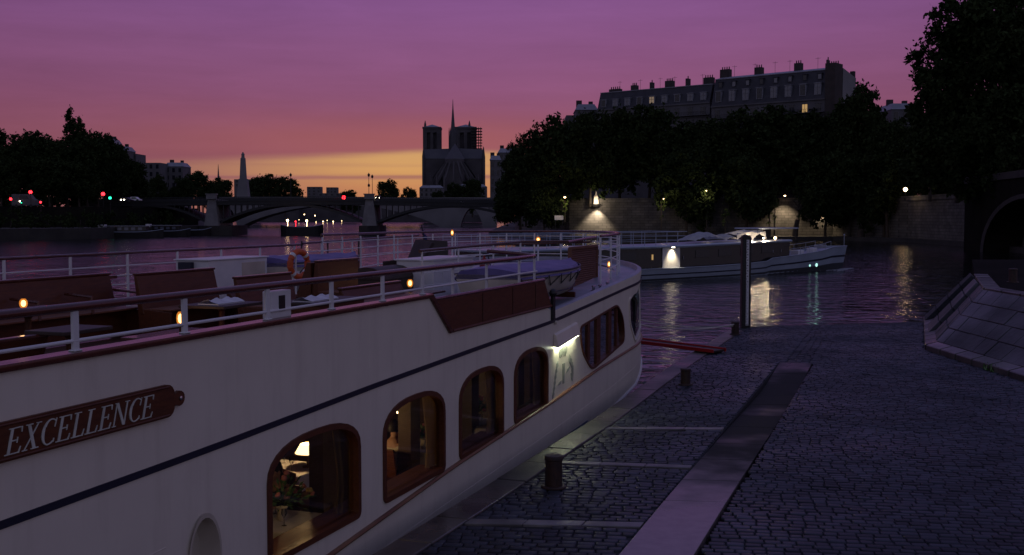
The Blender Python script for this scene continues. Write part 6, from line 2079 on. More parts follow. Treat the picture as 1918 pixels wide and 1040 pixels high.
# smaller roofs further left
def plain_house(px0, px1, ytop, Y, zb_, label, mat='facade', dep=12, floors=4, cols=4, roof=True, lit=(), group='distant houses'):
    x0, x1 = wx(px0, Y), wx(px1, Y); zt_ = pz((px0 + px1) / 2, ytop, Y) - zb_; w = x1 - x0
    e = empty('town_house', (x0, Y, zb_), 0, label, 'house', group)
    b = MB(); b.box((w / 2, dep / 2, zt_ / 2), (w, dep, zt_)); b.build('wall', M[mat], e)
    if roof:
        b = MB(); b.hexa([(-.2, -.3, zt_), (w + .2, -.3, zt_), (w + .2, dep + .3, zt_), (-.2, dep + .3, zt_), (w * .12, 2, zt_ + 1.8), (w * .88, 2, zt_ + 1.8), (w * .88, dep - 2, zt_ + 1.8), (w * .12, dep - 2, zt_ + 1.8)]); rf = b.build('roof', M['zinc'], e)
        b = MB(); b.box((w * .2, dep / 2, zt_ + 2.2), (1.6, 1.2, 2)); b.box((w * .75, dep / 2, zt_ + 2.0), (1.2, 1.2, 1.8)); b.build('chimney', M['chimney'], rf)
    for f in range(floors):
        for i in range(cols):
            b = MB(); b.box((w * (i + .5) / cols, -.02, zt_ - 1.6 - 3.2 * f), (w / cols * .42, .12, 1.8)); p = b.build('window', M['lit_window'] if (f, i) in lit else M['winglass'], e)
            b = MB(); b.box((w * (i + .5) / cols, -.08, zt_ - 2.55 - 3.2 * f), (w / cols * .55, .14, .12)); b.build('sill', M[mat], p)
plain_house(1078, 1118, 206, 312, 7.4, 'small pale roof block at the left end of the island mansard houses', cols=3)
plain_house(1060, 1080, 216, 318, 7.4, 'lowest pale block peeping over the island trees at their left', cols=2, roof=False)
plain_house(1665, 1716, 205, 300, 7.4, 'dark house roof between the tallest island tree and the huge tree', cols=3)
plain_house(918, 938, 300, 420, 6, 'dim house right of the cathedral, left of the island trees', cols=2)
plain_house(933, 968, 286, 440, 6, 'dim taller house behind the small tree at the island tip', cols=3)
plain_house(196, 212, 268, 430, 6, 'pale house just right of the spiky poplars, its windows lit', cols=2, lit={(0, 0), (0, 1)})
plain_house(212, 238, 282, 440, 6, 'dim house stepping down right of the lit pale house', cols=2, lit={(0, 0)})
plain_house(238, 258, 288, 450, 6, 'narrow dim left bank house with a flat top', cols=2, roof=False)
plain_house(268, 303, 305, 470, 6, 'pale left bank house with a boxy top', cols=3, roof=False)
plain_house(310, 345, 312, 480, 6, 'pale left bank house with a stepped dark roof', cols=3)
plain_house(576, 602, 350, 1200, 3, 'low far roof on the horizon under the orange glow, left one', cols=3, roof=False)
plain_house(612, 632, 351, 1180, 3, 'low far roof on the horizon under the orange glow, right one', cols=3, roof=False)
plain_house(596, 660, 362, 1150, 3, 'long low far building below the two far roofs', cols=6, roof=False, floors=1)
plain_house(440, 484, 336, 900, 3, 'pale far building behind the foot of the pylon', cols=4, roof=False, floors=2)

# ================================================================== iron bridge
BY = 317.0
def bx_(px): return wx(px, BY)
br = empty('iron_bridge', (bx_(548), BY, WZ), R(0), 'dark iron arch bridge with pale stone piers crossing the river', 'bridge')
def L_(px, py): p = at(px, py, BY); return (p.x - br.location.x, p.z - WZ)
BW = 14.0
dk0, dk1 = L_(150, 384), L_(1010, 381)
ctr = L_(548, 377)
def deckz(x):
    t = (x - ctr[0]) / (dk1[0] - dk0[0]) * 2
    return ctr[1] - .9 * t * t
xs_ = np.linspace(dk0[0], dk1[0], 50)
b = MB()
b.grid([[(x, y, deckz(x) + z) for x in xs_] for y, z in ((0, -1.0), (0, 0), (BW, 0), (BW, -1.0), (0, -1.0))])
b.build('deck', M['bridge_iron'], br)
b = MB(); b.grid([[(x, y, deckz(x) + z) for x in xs_] for y, z in ((-.25, .02), (-.25, .28), (.1, .28))]); b.build('cornice', M['bridge_iron'], br)
# parapet railing: rails and balusters
b = MB(); b.tube([(x, -.05, deckz(x) + 1.25) for x in xs_], .10, 6); b.tube([(x, -.05, deckz(x) + .45) for x in xs_], .06, 6); b.build('handrail', M['bridge_iron'], br)
b = MB()
for x in np.arange(dk0[0], dk1[0], .55): b.box((x, -.05, deckz(x) + .75), (.16, .08, 1.0))
b.build('balusters', M['bridge_iron'], br, kind='stuff')
b = MB(); b.grid([[(x, BW - .2, deckz(x) + z) for x in xs_] for z in (0, 1.2)]); b.build('far_parapet', M['bridge_iron'], br)
piers = [398, 692.5]
spans = [(L_(175, 420)[0], L_(390, 420)[0]), (L_(407, 420)[0], L_(683, 420)[0]), (L_(702, 420)[0], L_(985, 420)[0])]
zs_ = L_(550, 421)[1]
for (xa, xb2) in spans:
    xm = (xa + xb2) / 2; hw = (xb2 - xa) / 2
    rise = deckz(xm) - 1.35 - zs_
    arc = [(xa + (xb2 - xa) * i / 24, zs_ + rise * (1 - (abs(i - 12) / 12) ** 2)) for i in range(25)]
    for y in (0.2, 3.6, 7.0, 10.4, 13.6):
        b = MB(); b.grid([[(x, yy, z + dz_) for x, z in arc] for yy, dz_ in ((y, 0), (y + .35, 0), (y + .35, .75), (y, .75), (y, 0))]); b.build('arch_rib', M['bridge_iron'], br)
    for i in range(1, 24):
        x, z = arc[i]
        hgt = deckz(x) - 1.0 - (z + .75)
        if hgt < .5: continue
        for y in (.25, 13.6):
            b = MB(); b.box((x, y + .1, z + .75 + hgt / 2), (.26, .2, hgt)); b.build('spandrel_post', M['bridge_stone'] if y < 1 and xa > 10 else M['bridge_iron'], br)
    b = MB(); b.grid([[(x, yy, z + .78) for x, z in arc] for yy in (.6, 13.5)]); b.build('arch_soffit', M['bridge_iron'], br)
for k, px in enumerate(piers):
    x = L_(px, 400)[0]; zt_ = deckz(x) + 1.9; zl = L_(px, 423)[1]
    b = MB(); b.hexa([(x - 2.1, -1.5, zl), (x + 2.1, -1.5, zl), (x + 2.1, BW + 1, zl), (x - 2.1, BW + 1, zl), (x - 1.05, -.8, zt_ - 1.2), (x + 1.05, -.8, zt_ - 1.2), (x + 1.05, BW + .5, zt_ - 1.2), (x - 1.05, BW + .5, zt_ - 1.2)]); p = b.build('pier', M['bridge_stone'], br)
    b = MB(); b.box((x, -.9 + .2, zt_ - .55), (2.7, 1.8, 1.3)); b.box((x, -.7, zt_ + .2), (3.1, 2.1, .3)); b.build('pier_cap', M['bridge_stone'], p)
    b = MB(); b.prism([(x - 2.9, -2.2), (x, -5.0), (x + 2.9, -2.2), (x + 2.9, BW + 2), (x, BW + 5), (x - 2.9, BW + 2)] if k else [(x - 3.2, -2.5), (x, -6), (x + 6.2, -2.5), (x + 6.2, BW + 2), (x, BW + 5), (x - 3.2, BW + 2)], -4, zl + .02); b.build('pier_footing', M['bank'], p)
for xa, xb2, px in ((L_(120, 400)[0], L_(175, 400)[0], 0), (L_(985, 400)[0], L_(1040, 400)[0], 1)):
    b = MB(); b.box(((xa + xb2) / 2, BW / 2, deckz((xa + xb2) / 2) / 2 - 2.5), (xb2 - xa, BW + 1, deckz((xa + xb2) / 2) + 3.5)); b.build('abutment', M['bridge_stone'], br)
def lamp_post(px, ytop, ybase, Y, label, lit=False, group='street lamps on the bridge', arm=False):
    a = at(px, ybase, Y); h = at(px, ytop, Y).z - a.z
    e = empty('street_lamp', a, 0, label, 'street lamp', group)
    b = MB(); b.lathe([(.22, 0), (.18, .5), (.09, .7), (.07, h - 1.0), (.12, h - .95)], n=8); b.build('post', M['black'], e, smooth=True)
    b = MB(); b.lathe([(.12, h - .95), (.30, h - .85), (.36, h - .35), (.10, h - .08), (.05, h)], n=8); b.build('lantern', M['bulb_far'] if lit else M['winglass'], e)
    b = MB(); b.lathe([(.40, h - .36), (.30, h - .16), (.1, h), (.03, h + .25)], n=8); b.build('lantern_cap', M['black'], e)
    if arm:
        b = MB(); b.lathe([(.3, h * .42), (.36, h * .50), (.1, h * .56)], n=8); b.build('lower_lantern', M['winglass'], e)
lamp_post(691, 325, 368, BY - .2, 'taller unlit lamp post on the right bridge pier, with two lanterns', arm=True)
lamp_post(697.5, 328, 372, BY + 11, 'shorter unlit lamp post just behind the taller one on the bridge pier')
lamp_post(545, 325, 376, BY + 12, 'unlit lamp post at the middle of the bridge against the far tree')

# ================================================================== far stone bridge with the pylon
FY = 560.0
fb = empty('stone_bridge', (wx(640, FY), FY, WZ), R(0), 'pale far stone bridge with one great arch behind the iron bridge', 'bridge')
def K(px, py): p = at(px, py, FY); return (p.x - fb.location.x, p.z - WZ)
x0, x1 = K(405, 400)[0], K(930, 400)[0]; zt_ = K(600, 374)[1]
def span_poly(xa, xb2, zspring, zcrown, n=20):
    return [(xa + (xb2 - xa) * i / n, zspring + (zcrown - zspring) * (1 - abs(2 * i / n - 1) ** 2.0) ** .9) for i in range(n + 1)]
sp1 = span_poly(K(452, 415)[0], K(822, 415)[0], .3, K(600, 384)[1])
sp2 = span_poly(K(862, 420)[0], K(905, 420)[0], -.2, K(880, 390)[1])
sp0 = span_poly(K(418, 418)[0], K(444, 418)[0], -.2, K(430, 392)[1])
out = [(x0, -2), (x0, zt_), (x1, zt_), (x1, -2)]
low_ = [(x1, -2)] + [(sp2[-1][0], -2)] + list(reversed(sp2)) + [(sp2[0][0], -2), (sp1[-1][0], -2)] + list(reversed(sp1)) + [(sp1[0][0], -2), (sp0[-1][0], -2)] + list(reversed(sp0)) + [(sp0[0][0], -2)]
poly = [(x0, -2), (x0, zt_), (x1, zt_)] + low_
b = MB(); b.prism(poly, 0, 18, lambda u, v, w: (u, w, v)); b.build('arches', M['far_stone'], fb)
b = MB(); b.grid([[(x, y, z + .02) for x, z in sp1] for y in (-.4, -.4, 0)]); 
rr_ = [(x, z + 1.6) for x, z in sp1]
b = MB(); b.grid([[(x, -.35, z) for x, z in sp1], [(x, -.35, z) for x, z in rr_], [(x, .02, z) for x, z in rr_]]); b.build('arch_ring', M['far_stone'], fb)
b = MB(); b.box(((x0 + x1) / 2, -.2, zt_ + .55), (x1 - x0, .6, 1.1)); b.build('parapet', M['far_stone'], fb)
# pylon with its statue (a tall plain shaft)
PY = FY + 4
px_, pzb = wx(455, PY), pz(455, 372, PY)
e = empty('pylon', (px_, PY, pzb), 0, 'tall pale tapering pylon with a statue on top rising over the far bridge', 'monument')
h0, h1 = pz(455, 335, PY) - pzb, pz(455, 284, PY) - pzb
b = MB(); b.hexa([(-3.6, 0, -6), (3.6, 0, -6), (3.6, 6, -6), (-3.6, 6, -6), (-2.0, .8, h0), (2.0, .8, h0), (2.0, 5, h0), (-2.0, 5, h0)]); b.build('pedestal', M['far_stone'], e)
b = MB(); b.hexa([(-1.55, 1.2, h0), (1.55, 1.2, h0), (1.55, 4.2, h0), (-1.55, 4.2, h0), (-1.05, 1.6, h1 - 3.2), (1.05, 1.6, h1 - 3.2), (1.05, 3.8, h1 - 3.2), (-1.05, 3.8, h1 - 3.2)]); b.build('shaft', M['far_stone'], e)
b = MB(); b.lathe([(.95, h1 - 3.2), (.8, h1 - 2.0), (.9, h1 - 1.2), (.5, h1 - .75), (.38, h1 - .35), (.05, h1)], (0, 2.7, 0), n=10); b.build('statue', M['far_stone'], e, smooth=True)
b = MB(); b.lathe([(4, -6), (3.2, 0), (2.2, 0.2)], (5.5, 3, 0), n=8); b.build('buttress', M['far_stone'], e)
SPY = 1250
e = empty('church_spire', (wx(411, SPY), SPY, 3), 0, 'thin dark church spire left of the pylon', 'spire')
hh = pz(411, 308, SPY) - 3
b = MB(); b.box((0, 0, hh * .22), (7, 7, hh * .44)); b.build('tower', M['cathedral'], e)
b = MB(); b.lathe([(3.4, hh * .44), (1.6, hh * .62), (.2, hh)], n=8); b.build('spire', M['lead'], e)

# ================================================================== the cathedral silhouette
ND = 905.0
cth = empty('cathedral', (wx(846, ND), ND, 6), R(0), 'dark gothic cathedral with two towers and a needle spire against the orange sunset', 'cathedral')
def C_(px, py, Y=ND): p = at(px, py, Y); return (p.x - cth.location.x, p.z - 6)
def tower(pl, pr_, ptop, scaff):
    xa, za = C_(pl, ptop + 8, ND + 46); xb2, _ = C_(pr_, ptop + 8, ND + 46); zsh = C_(0, 292, ND + 46)[1]; zt = C_(0, ptop + 6, ND + 46)[1]
    xm = (xa + xb2) / 2; w = xb2 - xa; y0 = 40
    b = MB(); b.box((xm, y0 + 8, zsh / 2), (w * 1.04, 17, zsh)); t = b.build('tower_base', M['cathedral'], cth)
    # belfry: four corner piers, a mullion, open lancets between
    for sx_ in (-1, 1):
        for sy_ in (-1, 1):
            b = MB(); b.box((xm + sx_ * w * .39, y0 + 8 + sy_ * 6.2, (zsh + zt) / 2), (w * .22, 3.6, zt - zsh)); b.build('belfry_pier', M['cathedral'], t)
    for sy_ in (-1, 1):
        b = MB(); b.box((xm, y0 + 8 + sy_ * 6.2, (zsh + zt) / 2), (w * .16, 2.6, zt - zsh)); b.build('belfry_mullion', M['cathedral'], t)
        b = MB(); b.box((xm, y0 + 8 + sy_ * 6.2, zt - 1.6), (w * .9, 3, 3.4)); b.build('belfry_arch', M['cathedral'], t)
    b = MB(); b.box((xm, y0 + 8, (zsh + zt) / 2), (w * .7, 9.5, zt - zsh - 1)); b.build('belfry_core', M['cathedral'], t)
    b = MB(); b.box((xm, y0 + 8, zt + .7), (w * 1.05, 17, 1.6)); b.build('balustrade', M['cathedral'], t)
    b = MB(); b.hexa([(xm - w * .45, y0 + 1, zt + 1.5), (xm + w * .45, y0 + 1, zt + 1.5), (xm + w * .45, y0 + 15, zt + 1.5), (xm - w * .45, y0 + 15, zt + 1.5), (xm - .4, y0 + 7.5, zt + 4), (xm + .4, y0 + 7.5, zt + 4), (xm + .4, y0 + 8.5, zt + 4), (xm - .4, y0 + 8.5, zt + 4)]); b.build('tower_roof', M['zinc'], t)
    xq = xm + w * (-.38 if not scaff else .18)
    b = MB(); b.lathe([(1.1, zt + 1), (.9, zt + 4), (.2, zt + 7)], (xq, y0 + 3, 0), n=6); b.build('turret', M['cathedral'], t)
    return xm, w, zsh, zt, y0
tower(793, 826, 236, False)
xm, w, zsh, zt, y0 = tower(853, 892, 236, True)
b = MB()
for i in range(5):
    x = xm + w * .30 + i * 1.9
    for y in (y0 - 3, y0 + 6): b.tube([(x, y, zsh - 6), (x, y, zt + 1)], .22, 5)
for k in range(12):
    z = zsh - 4 + (zt - zsh + 4) * k / 11
    b.box((xm + w * .30 + 4, y0 + 1.5, z), (9.6, 9.6, .35))
sc_ = b.build('scaffolding', M['bridge_iron'], cth)
# choir and nave seen from the east: walls, roof, crossing spire, flying buttresses
x0, zr = C_(838, 268); zw = C_(0, 300)[1]; xl, _ = C_(800, 300); xr, _ = C_(905, 300); xc = (x0 * .5 + (xl + xr) / 2 * .5); xc = C_(852, 0)[0]
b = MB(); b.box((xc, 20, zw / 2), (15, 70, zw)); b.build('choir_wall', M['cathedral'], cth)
b = MB(); b.lathe([(7.5, 0), (7.5, zw)], (xc, -15, 0), n=12); b.build('apse', M['cathedral'], cth)
ridge = C_(0, 270)[1]
b = MB(); b.add([(xc - 8, -14, zw), (xc + 8, -14, zw), (xc + 8, 55, zw), (xc - 8, 55, zw), (xc, -8, ridge), (xc, 55, ridge), (xc, -22, zw)], [(0, 4, 5, 3), (1, 2, 5, 4), (0, 6, 4), (6, 1, 4), (2, 3, 5)]); b.build('roof', M['lead'], cth)
zt2 = C_(0, 292)[1]
for sx_, px in ((-1, 792), (1, 905)):
    xe_ = C_(px, 300)[0]
    b = MB(); b.box(((xc + xe_) / 2, 14, zt2 / 2 - 1), (abs(xe_ - xc), 13, zt2 - 2)); t = b.build('transept', M['cathedral'], cth)
    b = MB(); b.add([(xc, 7, zt2 - 2), (xe_, 7, zt2 - 2), (xe_, 21, zt2 - 2), (xc, 21, zt2 - 2), (xc, 14, zt2 + 7), (xe_, 14, zt2 + 6)], [(0, 1, 5, 4), (2, 3, 4, 5), (1, 2, 5)]); b.build('transept_roof', M['lead'], t)
    for yy in (7, 21):
        b = MB(); b.lathe([(1.2, 0), (1.2, zt2), (.2, zt2 + 8)], (xe_ , yy, 0), n=6); b.build('pinnacle', M['cathedral'], t)
    b = MB(); b.lathe([(2.2, zt2 * .55), (2.2, zt2 * .56), (.01, zt2 * .565)], (0, 0, 0), n=12); 
    # tall lancet recess
    b = MB(); b.prism([(-1.6, zt2 * .35), (1.6, zt2 * .35), (1.6, zt2 * .62), (0, zt2 * .74), (-1.6, zt2 * .62)], 6.45, 6.6, lambda u, v, w_: ((xc + xe_) / 2 + u, w_, v)); b.build('lancet_window', M['winglass'], t)
for i in range(9):
    a = math.pi * (1 + i / 8)
    cx, cy_ = xc + 7.5 * math.cos(a), -15 + 7.5 * math.sin(a); ox, oy = xc + 19 * math.cos(a), -15 + 17 * math.sin(a)
    b = MB(); b.hexa([Vector(p) for p in ((cx - .5, cy_, zw - 4), (cx + .5, cy_, zw - 4), (ox + .5, oy, zw * .52), (ox - .5, oy, zw * .52), (cx - .5, cy_, zw - 2), (cx + .5, cy_, zw - 2), (ox + .5, oy, zw * .60), (ox - .5, oy, zw * .60))])
    b.box((ox, oy, zw * .3), (1.6, 2.2, zw * .6)); b.lathe([(.8, zw * .6), (.1, zw * .72)], (ox, oy, 0), n=6); b.build('flying_buttress', M['cathedral'], cth)
for sx_ in (-1, 1):
    for i in range(4):
        y = -8 + i * 7 if i < 2 else 18 + i * 6
        b = MB(); b.hexa([(xc + sx_ * 7.4, y - .5, zw - 4), (xc + sx_ * 7.4, y + .5, zw - 4), (xc + sx_ * 19, y + .5, zw * .5), (xc + sx_ * 19, y - .5, zw * .5), (xc + sx_ * 7.4, y - .5, zw - 2), (xc + sx_ * 7.4, y + .5, zw - 2), (xc + sx_ * 19, y + .5, zw * .58), (xc + sx_ * 19, y - .5, zw * .58)])
        b.box((xc + sx_ * 19, y, zw * .3), (2.2, 1.6, zw * .6)); b.lathe([(.8, zw * .6), (.1, zw * .74)], (xc + sx_ * 19, y, 0), n=6); b.build('flying_buttress', M['cathedral'], cth)
b = MB(); b.lathe([(24, 0), (24, zw * .42), (22, zw * .46)], (xc, -8, 0), n=16, sy=.8); b.build('ambulatory', M['cathedral'], cth)
xs, ztip = C_(846.5, 183)
zb0 = C_(0, 285)[1]; zl = C_(0, 243)[1]
b = MB(); b.lathe([(3.6, zb0 - 6), (3.0, zb0 + 6), (2.9, zl - 4), (1.9, zl), (1.2, zl + (ztip - zl) * .35), (.5, zl + (ztip - zl) * .72), (.15, ztip)], (xs, 14, 0), n=8); s_p = b.build('spire', M['lead'], cth)
for k in range(8):
    q = k * math.pi / 4
    b = MB(); b.lathe([(.45, zb0), (.4, zl - 1), (.05, zl + 3)], (xs + 3.3 * math.cos(q), 14 + 3.3 * math.sin(q), 0), n=5); b.build('spire_pinnacle', M['lead'], s_p)
x, z = C_(792, 300)
for x0p, x1p, yt2, Y2, lab in ((452, 560, 386, 1050, 'long dark far quayside building under the left of the bridge arch'), (548, 700, 380, 1060, 'long dark far quayside building behind the cluster of lamps'), (690, 930, 384, 1055, 'long dark far quayside building under the right bridge span')):
    plain_house(x0p, x1p, yt2, Y2, -2, lab, mat='cathedral', floors=1, cols=7, roof=False)
# roofs round the foot of the cathedral
plain_house(786, 830, 352, 780, 5, 'dim low house at the left foot of the cathedral', cols=5, roof=True, floors=3)
plain_house(858, 912, 350, 790, 5, 'dim low house at the right foot of the cathedral', cols=5, roof=True, floors=3)

# ================================================================== signals and vehicles on the left bank, boats, lamps
def signal(px, py, Y, lens, label, base_z, r=.16, name='traffic_light'):
    p = at(px, py, Y); h = p.z - base_z
    e = empty(name, (p.x, p.y, base_z), 0, label, 'traffic light', 'traffic lights')
    b = MB(); b.tube([(0, .12, 0), (0, .12, h - .4)], .06, 6); b.build('post', M['black'], e)
    b = MB(); b.box((0, .14, h), (.46, .22, 1.15)); b.build('signal_box', M['black'], e, bevel=.03)
    for k, dz_ in enumerate((.36, 0, -.36)):
        on = (k == 1)
        b = MB(); b.lathe([(r if on else .13, 0), (r if on else .13, .06), (.001, .07)], n=12); o = b.build('lens', M[lens] if on else M['winglass'], e); o.location = (0, .03, h + dz_); o.rotation_euler = (R(90), 0, 0)
signal(57, 360, 262, 'red_lens', 'red traffic light at the left edge above the pale van', 1.4 + 5.2, .42)
signal(20, 373, 262, 'red_lens', 'red traffic light nearest the left edge of the photo', 5.0, .32)
signal(76, 379, 262, 'red_lens', 'low red light just right of the pale van', 3.2, .25)
signal(193, 363.5, 283, 'red_lens', 'red traffic light below the spiky poplars', 6.4, .48)
signal(206, 371, 283, 'green_lens', 'green traffic light beside the red one below the poplars', 5.0, .38)
signal(644, 370, BY + 3, 'red_lens', 'red traffic light on the iron bridge', L_(644, 378)[1] + WZ, .55)
signal(40, 380, 262, 'green_lens', 'tiny green light in front of the pale van', 3.4, .12)
signal(41, 366, 263, 'winglass', 'unlit signal in front of the pale van', 3.0, .12) if False else None
def vehicle(px0, px1, ytop, ybot, Y, label, body='white', lights=None, kind='van'):
    a, c = at(px0, ybot, Y), at(px1, ytop, Y); Lx, hz = c.x - a.x, c.z - a.z
    e = empty('parked_' + kind, (a.x, Y, a.z), 0, label, kind, 'vehicles on the left bank street')
    if kind == 'van': pr = [(0, .35), (0, hz), (Lx * .74, hz), (Lx * .90, hz * .62), (Lx, hz * .55), (Lx, .35)]
    else: pr = [(0, .3), (0, hz * .55), (Lx * .14, hz * .6), (Lx * .28, hz), (Lx * .66, hz), (Lx * .82, hz * .6), (Lx, hz * .5), (Lx, .3)]
    b = MB(); b.prism(pr, 0, 1.9, lambda u, v, w: (u, w, v)); b.build('body', M[body], e, bevel=.06)
    b = MB(); b.prism([(Lx * .32, hz * .62), (Lx * .36, hz * .9), (Lx * .64, hz * .9), (Lx * .74, hz * .62)], -.02, .02, lambda u, v, w: (u, w, v)); b.build('side_window', M['winglass'], e)
    for x in (Lx * .2, Lx * .8):
        for y in (.1, 1.8):
            b = MB(); b.lathe([(.34, -.1), (.34, .1)], n=14); w = b.build('wheel', M['black'], e); w.location = (x, y, .34); w.rotation_euler = (R(90), 0, 0)
    for x, m in (lights or ()):
        b = MB(); b.ball((Lx * x, -.06, hz * .45), .16, 8, 5); b.build('headlight' if m != 'red_lens' else 'tail_light', M[m], e)
vehicle(22, 66, 364, 388, 264, 'large pale van parked among the trees at the left edge', 'facade', [(.35, 'bulb_white')])
vehicle(222, 246, 370, 378, 284, 'dark car with two headlights right of the green traffic light', 'navy', [(.2, 'bulb_white'), (.45, 'bulb_white')], 'car')
vehicle(238, 262, 369, 378, 292, 'pale car with no lights right of the dark car', 'white', None, 'car')
vehicle(699, 716, 366, 374, BY + 4, 'car with bright headlights on the bridge beside the lamp posts', 'black', [(.3, 'bulb_white'), (.7, 'bulb_white')], 'car')
vehicle(860, 872, 377, 382, BY + 3, 'small pale car on the bridge below the cathedral', 'white', None, 'car')
vehicle(385, 396, 375, 383, BY + 2, 'small pale car on the left part of the bridge', 'white', None, 'car') if False else None

def barge(px0, px1, ywl, Y, label, heading=0, roof='winblue', lamps=(), hh=1.5, name='moored_barge', cabin=True):
    a, c = at(px0, ywl, Y), at(px1, ywl, Y); Lx = c.x - a.x
    e = empty(name, (a.x, a.y, WZ), heading, label, 'boat', 'barges on the far river')
    rows = []
    for i in range(13):
        t = i / 12; w = 2.2 * (1 - abs(2 * t - 1) ** 5) + .05; zt = hh + .7 * abs(2 * t - 1) ** 3
        rows.append([(Lx * t, 2.2 + w * k, (zt if abs(k) == 1 else -.3)) for k in (-1, -.85, .85, 1)])
    b = MB(); b.grid(rows); b.add([r_[0] for r_ in rows] + [r_[3] for r_ in reversed(rows)], [tuple(range(26))]); b.build('hull', M['black'], e, smooth=False)
    b = MB(); b.tube([r_[0] for r_ in rows], .07, 5); b.build('gunwale', M['yacht_white'], e)
    if cabin:
        b = MB(); b.box((Lx * .5, 2.2, hh + .7), (Lx * .55, 3.0, 1.4)); b.build('cabin', M['yacht_dark'], e)
        b = MB(); b.box((Lx * .5, 2.2, hh + 1.46), (Lx * .60, 3.3, .14)); b.build('cabin_roof', M['zinc'], e, bevel=.03)
        n = max(3, int(Lx / 3))
        for i in range(n):
            b = MB(); b.box((Lx * (.26 + .48 * (i + .5) / n), .68, hh + .8), (Lx * .48 / n * .6, .06, .7)); b.build('window', M[roof], e)
        b = MB(); b.box((Lx * .14, 2.2, hh + .9), (Lx * .09, 2.2, 1.8)); b.build('wheelhouse', M['white'], e, bevel=.05)
    for x, z, m, r in lamps:
        b = MB(); b.tube([(Lx * x, 2.0, hh), (Lx * x, 2.0, z - r)], .05, 5); b.ball((Lx * x, 1.9, z), r, 8, 5); b.build('lamp', M[m], e)
barge(168, 300, 441, 268, 'long dark moored barge at the left bank with pale wheelhouse', 0.06)
barge(262, 352, 438, 286, 'dark moored barge behind the first, with a pale canopy', 0.08)
barge(330, 392, 434, 306, 'short dark moored barge beside the left bridge pier', 0.08, cabin=False)
e0 = at(522, 441, 306)
barge(522, 603, 441, 306, 'dark sightseeing boat with lamps coming out from under the bridge arch', -.05, lamps=((.17, 4.2, 'bulb_far', .32), (.36, 3.9, 'red_lens', .22), (.62, 4.1, 'bulb_far', .30)), hh=2.4, cabin=False, name='sightseeing_boat')
b_px = ((590, 404), (592, 416), (605, 415), (613, 413), (624, 415), (640, 414), (570, 402), (560, 412))
for i, (px, py) in enumerate(b_px):
    p = at(px, py, 900 + 15 * i)
    e = empty('quay_lamp', (p.x, p.y, -1), 0, 'tiny warm lamp in the cluster of lights seen under the bridge arch', 'lamp', 'far quay lamps under the arch')
    h = p.z + 1
    b = MB(); b.tube([(0, 0, 0), (0, 0, h)], .12, 5); b.build('post', M['black'], e)
    b = MB(); b.ball((0, 0, h), .32 if i % 2 else .5, 8, 5); b.build('lamp_glass', M['bulb'], e)

# island quay: lit house niche, wall lamps, street lamp
def wall_lamp(px, py, Y, label, power, r=.20, tilt=0, kind='bulb_far', off=1.0, point=False):
    p = at(px, py, Y)
    e = empty('wall_lamp', p, 0, label, 'lamp', 'lamps on the island river wall')
    b = MB(); b.lathe([(r, -.02), (r * .8, .2), (.08, .34)], n=10); b.build('lamp_cap', M['black'], e)
    b = MB(); b.ball((0, 0, -.06), (r * .8, r * .8, r * .6), 8, 5); b.build('lamp_glass', M[kind], e)
    b = MB(); b.tube([(0, 0, .3), (0, off, .35)], .05, 5); b.build('bracket', M['black'], e)
    l = bpy.data.lights.new('wall_lamp_light', 'POINT' if point else 'SPOT'); l.energy = power; l.color = (1, .76, .48); l.shadow_soft_size = .2
    if not point: l.spot_size = R(104); l.spot_blend = .8
    lo = bpy.data.objects.new('wall_lamp_light', l); COL.objects.link(lo); lo.parent = e; lo.location = (0, -1.3 if point else -.2, -.3)
wy = lambda px: 264 + (px - 1066) / 234 * (256 - 264) if px < 1300 else 256 + (px - 1300) / 260 * (253 - 256)
# statue-like lit lantern house on the parapet at 1117
p = at(1116.5, 381, wy(1117) - .55)
e = empty('lantern_shrine', (p.x, p.y, p.z), 0, 'small bright lit stone lantern on a bracket over the river wall', 'lantern')
b = MB(); b.box((0, .1, -.25), (2.2, .9, .16)); b.box((0, .25, -.55), (1.3, .7, .5), top=(1.4, 1.2)); b.build('bracket', M['black'], e)
b = MB(); b.hexa([(-.62, -.3, -.16), (.62, -.3, -.16), (.62, .5, -.16), (-.62, .5, -.16), (-.46, -.2, 1.7), (.46, -.2, 1.7), (.46, .4, 1.7), (-.46, .4, 1.7)]); b.build('body', M['statue_lit'], e, bevel=.05)
b = MB(); b.lathe([(.5, 1.7), (.18, 2.2), (.22, 2.5), (.02, 2.95)], (0, .1, 0), n=8); b.build('finial', M['statue_lit'], e, smooth=True)
for (lx_, ly_, lz_, pw, sz) in ((0, -1.6, .3, 110, 0), (0, -1.0, -.75, 5200, 1)):
    l = bpy.data.lights.new('shrine_light', 'POINT' if not sz else 'SPOT'); l.energy = pw * (3 if not sz else 1); l.color = (1, .80, .55); l.shadow_soft_size = .2
    if sz: l.spot_size = R(96); l.spot_blend = .7
    lo = bpy.data.objects.new('shrine_light', l); COL.objects.link(lo); lo.parent = e; lo.location = (lx_, ly_, lz_)
    if sz: lo.rotation_euler = (R(12), 0, 0)
wall_lamp(1058, 369, 246.5, 'lamp shining on the green bush left of the lit lantern', 420, .3, off=0.2, point=True)
wall_lamp(1243, 372, 246.2, 'lamp in the slender tree right of the lit lantern', 240, .14, off=.2, point=True)
wall_lamp(1323, 357, 246.6, 'small lamp above the tall narrow plant', 220, .14, off=.2, point=True)
wall_lamp(1470, 366, 252.0, 'lamp under leaves above the brightest lit stretch of wall', 4200, .3)
wall_lamp(1655, 378, 238.2, 'lamp above the dim lit wall near the slender trunk', 1100, .12)
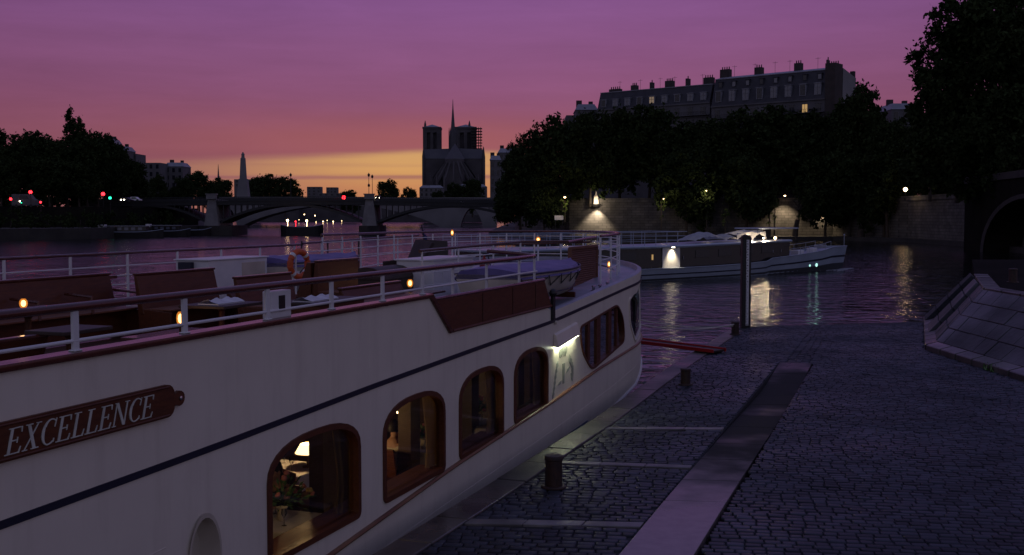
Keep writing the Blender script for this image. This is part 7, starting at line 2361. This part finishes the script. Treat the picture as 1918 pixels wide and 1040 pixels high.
wall_lamp(1540, 395, 252.6, 'faint lamp on the wall right of the brightest lit stretch', 900, .10)
def lit_street(px, py, Y, zb_, label, r, pw):
    p = at(px, py, Y); h = p.z - zb_
    e = empty('street_lamp', (p.x, p.y, zb_), 0, label, 'street lamp', 'street lamps on the island')
    b = MB(); b.lathe([(.2, 0), (.15, .6), (.07, .8), (.06, h - r)], n=8); b.build('post', M['black'], e)
    b = MB(); b.ball((0, 0, h), r, 12, 8); b.build('lamp_glass', M['bulb_far'], e, smooth=True)
    l = bpy.data.lights.new('street_light', 'POINT'); l.energy = pw; l.color = (1, .7, .38); l.shadow_soft_size = r
    lo = bpy.data.objects.new('street_light', l); COL.objects.link(lo); lo.parent = e; lo.location = (0, -r * 1.5, h)
lit_street(1696, 355, 227, 7.4, 'round bright street lamp under the huge tree on the right', .42, 60)
# notice board by the bush
p = at(1047, 408, 248.5)
e = empty('notice_board', (p.x, p.y, -.35), 0, 'small pale notice board below the lamplit bush', 'sign')
h = p.z + .35
b = MB(); b.box((0, 0, h), (2.0, .12, 1.0)); b.build('board', M['white'], e); b = MB(); b.box((-.8, .1, h / 2), (.12, .12, h)); b.box((.8, .1, h / 2), (.12, .12, h)); b.build('post', M['black'], e)

# stone arch bridge at the right edge
AY0, AY1 = 190.0, 128.0
rb = empty('stone_bridge', (72.0, 170.0, WZ), R(-98.5), 'dark stone arch bridge at the right edge of the photo', 'bridge')
poly = [(-8, -3), (-8, 10.6), (60, 10.6), (60, -3), (44, -3)] + [(24 + 20 * math.cos(math.pi * i / 20), 0 + 7.8 * math.sin(math.pi * i / 20)) for i in range(21)] + [(4, -3)]
b = MB(); b.prism(poly, 0, 12, lambda u, v, w: (u, w, v)); b.build('arch', M['earth'], rb)
b = MB(); b.grid([[(24 + r_ * math.cos(math.pi * i / 20), -.18, r_ / 20 * 7.8 * math.sin(math.pi * i / 20)) for i in range(21)] for r_ in (20, 21.6)]); b.build('arch_ring', M['bank'], rb)
b = MB(); b.box((26, 0, 11.1), (68, .6, 1.0)); b.build('parapet', M['bank'], rb)
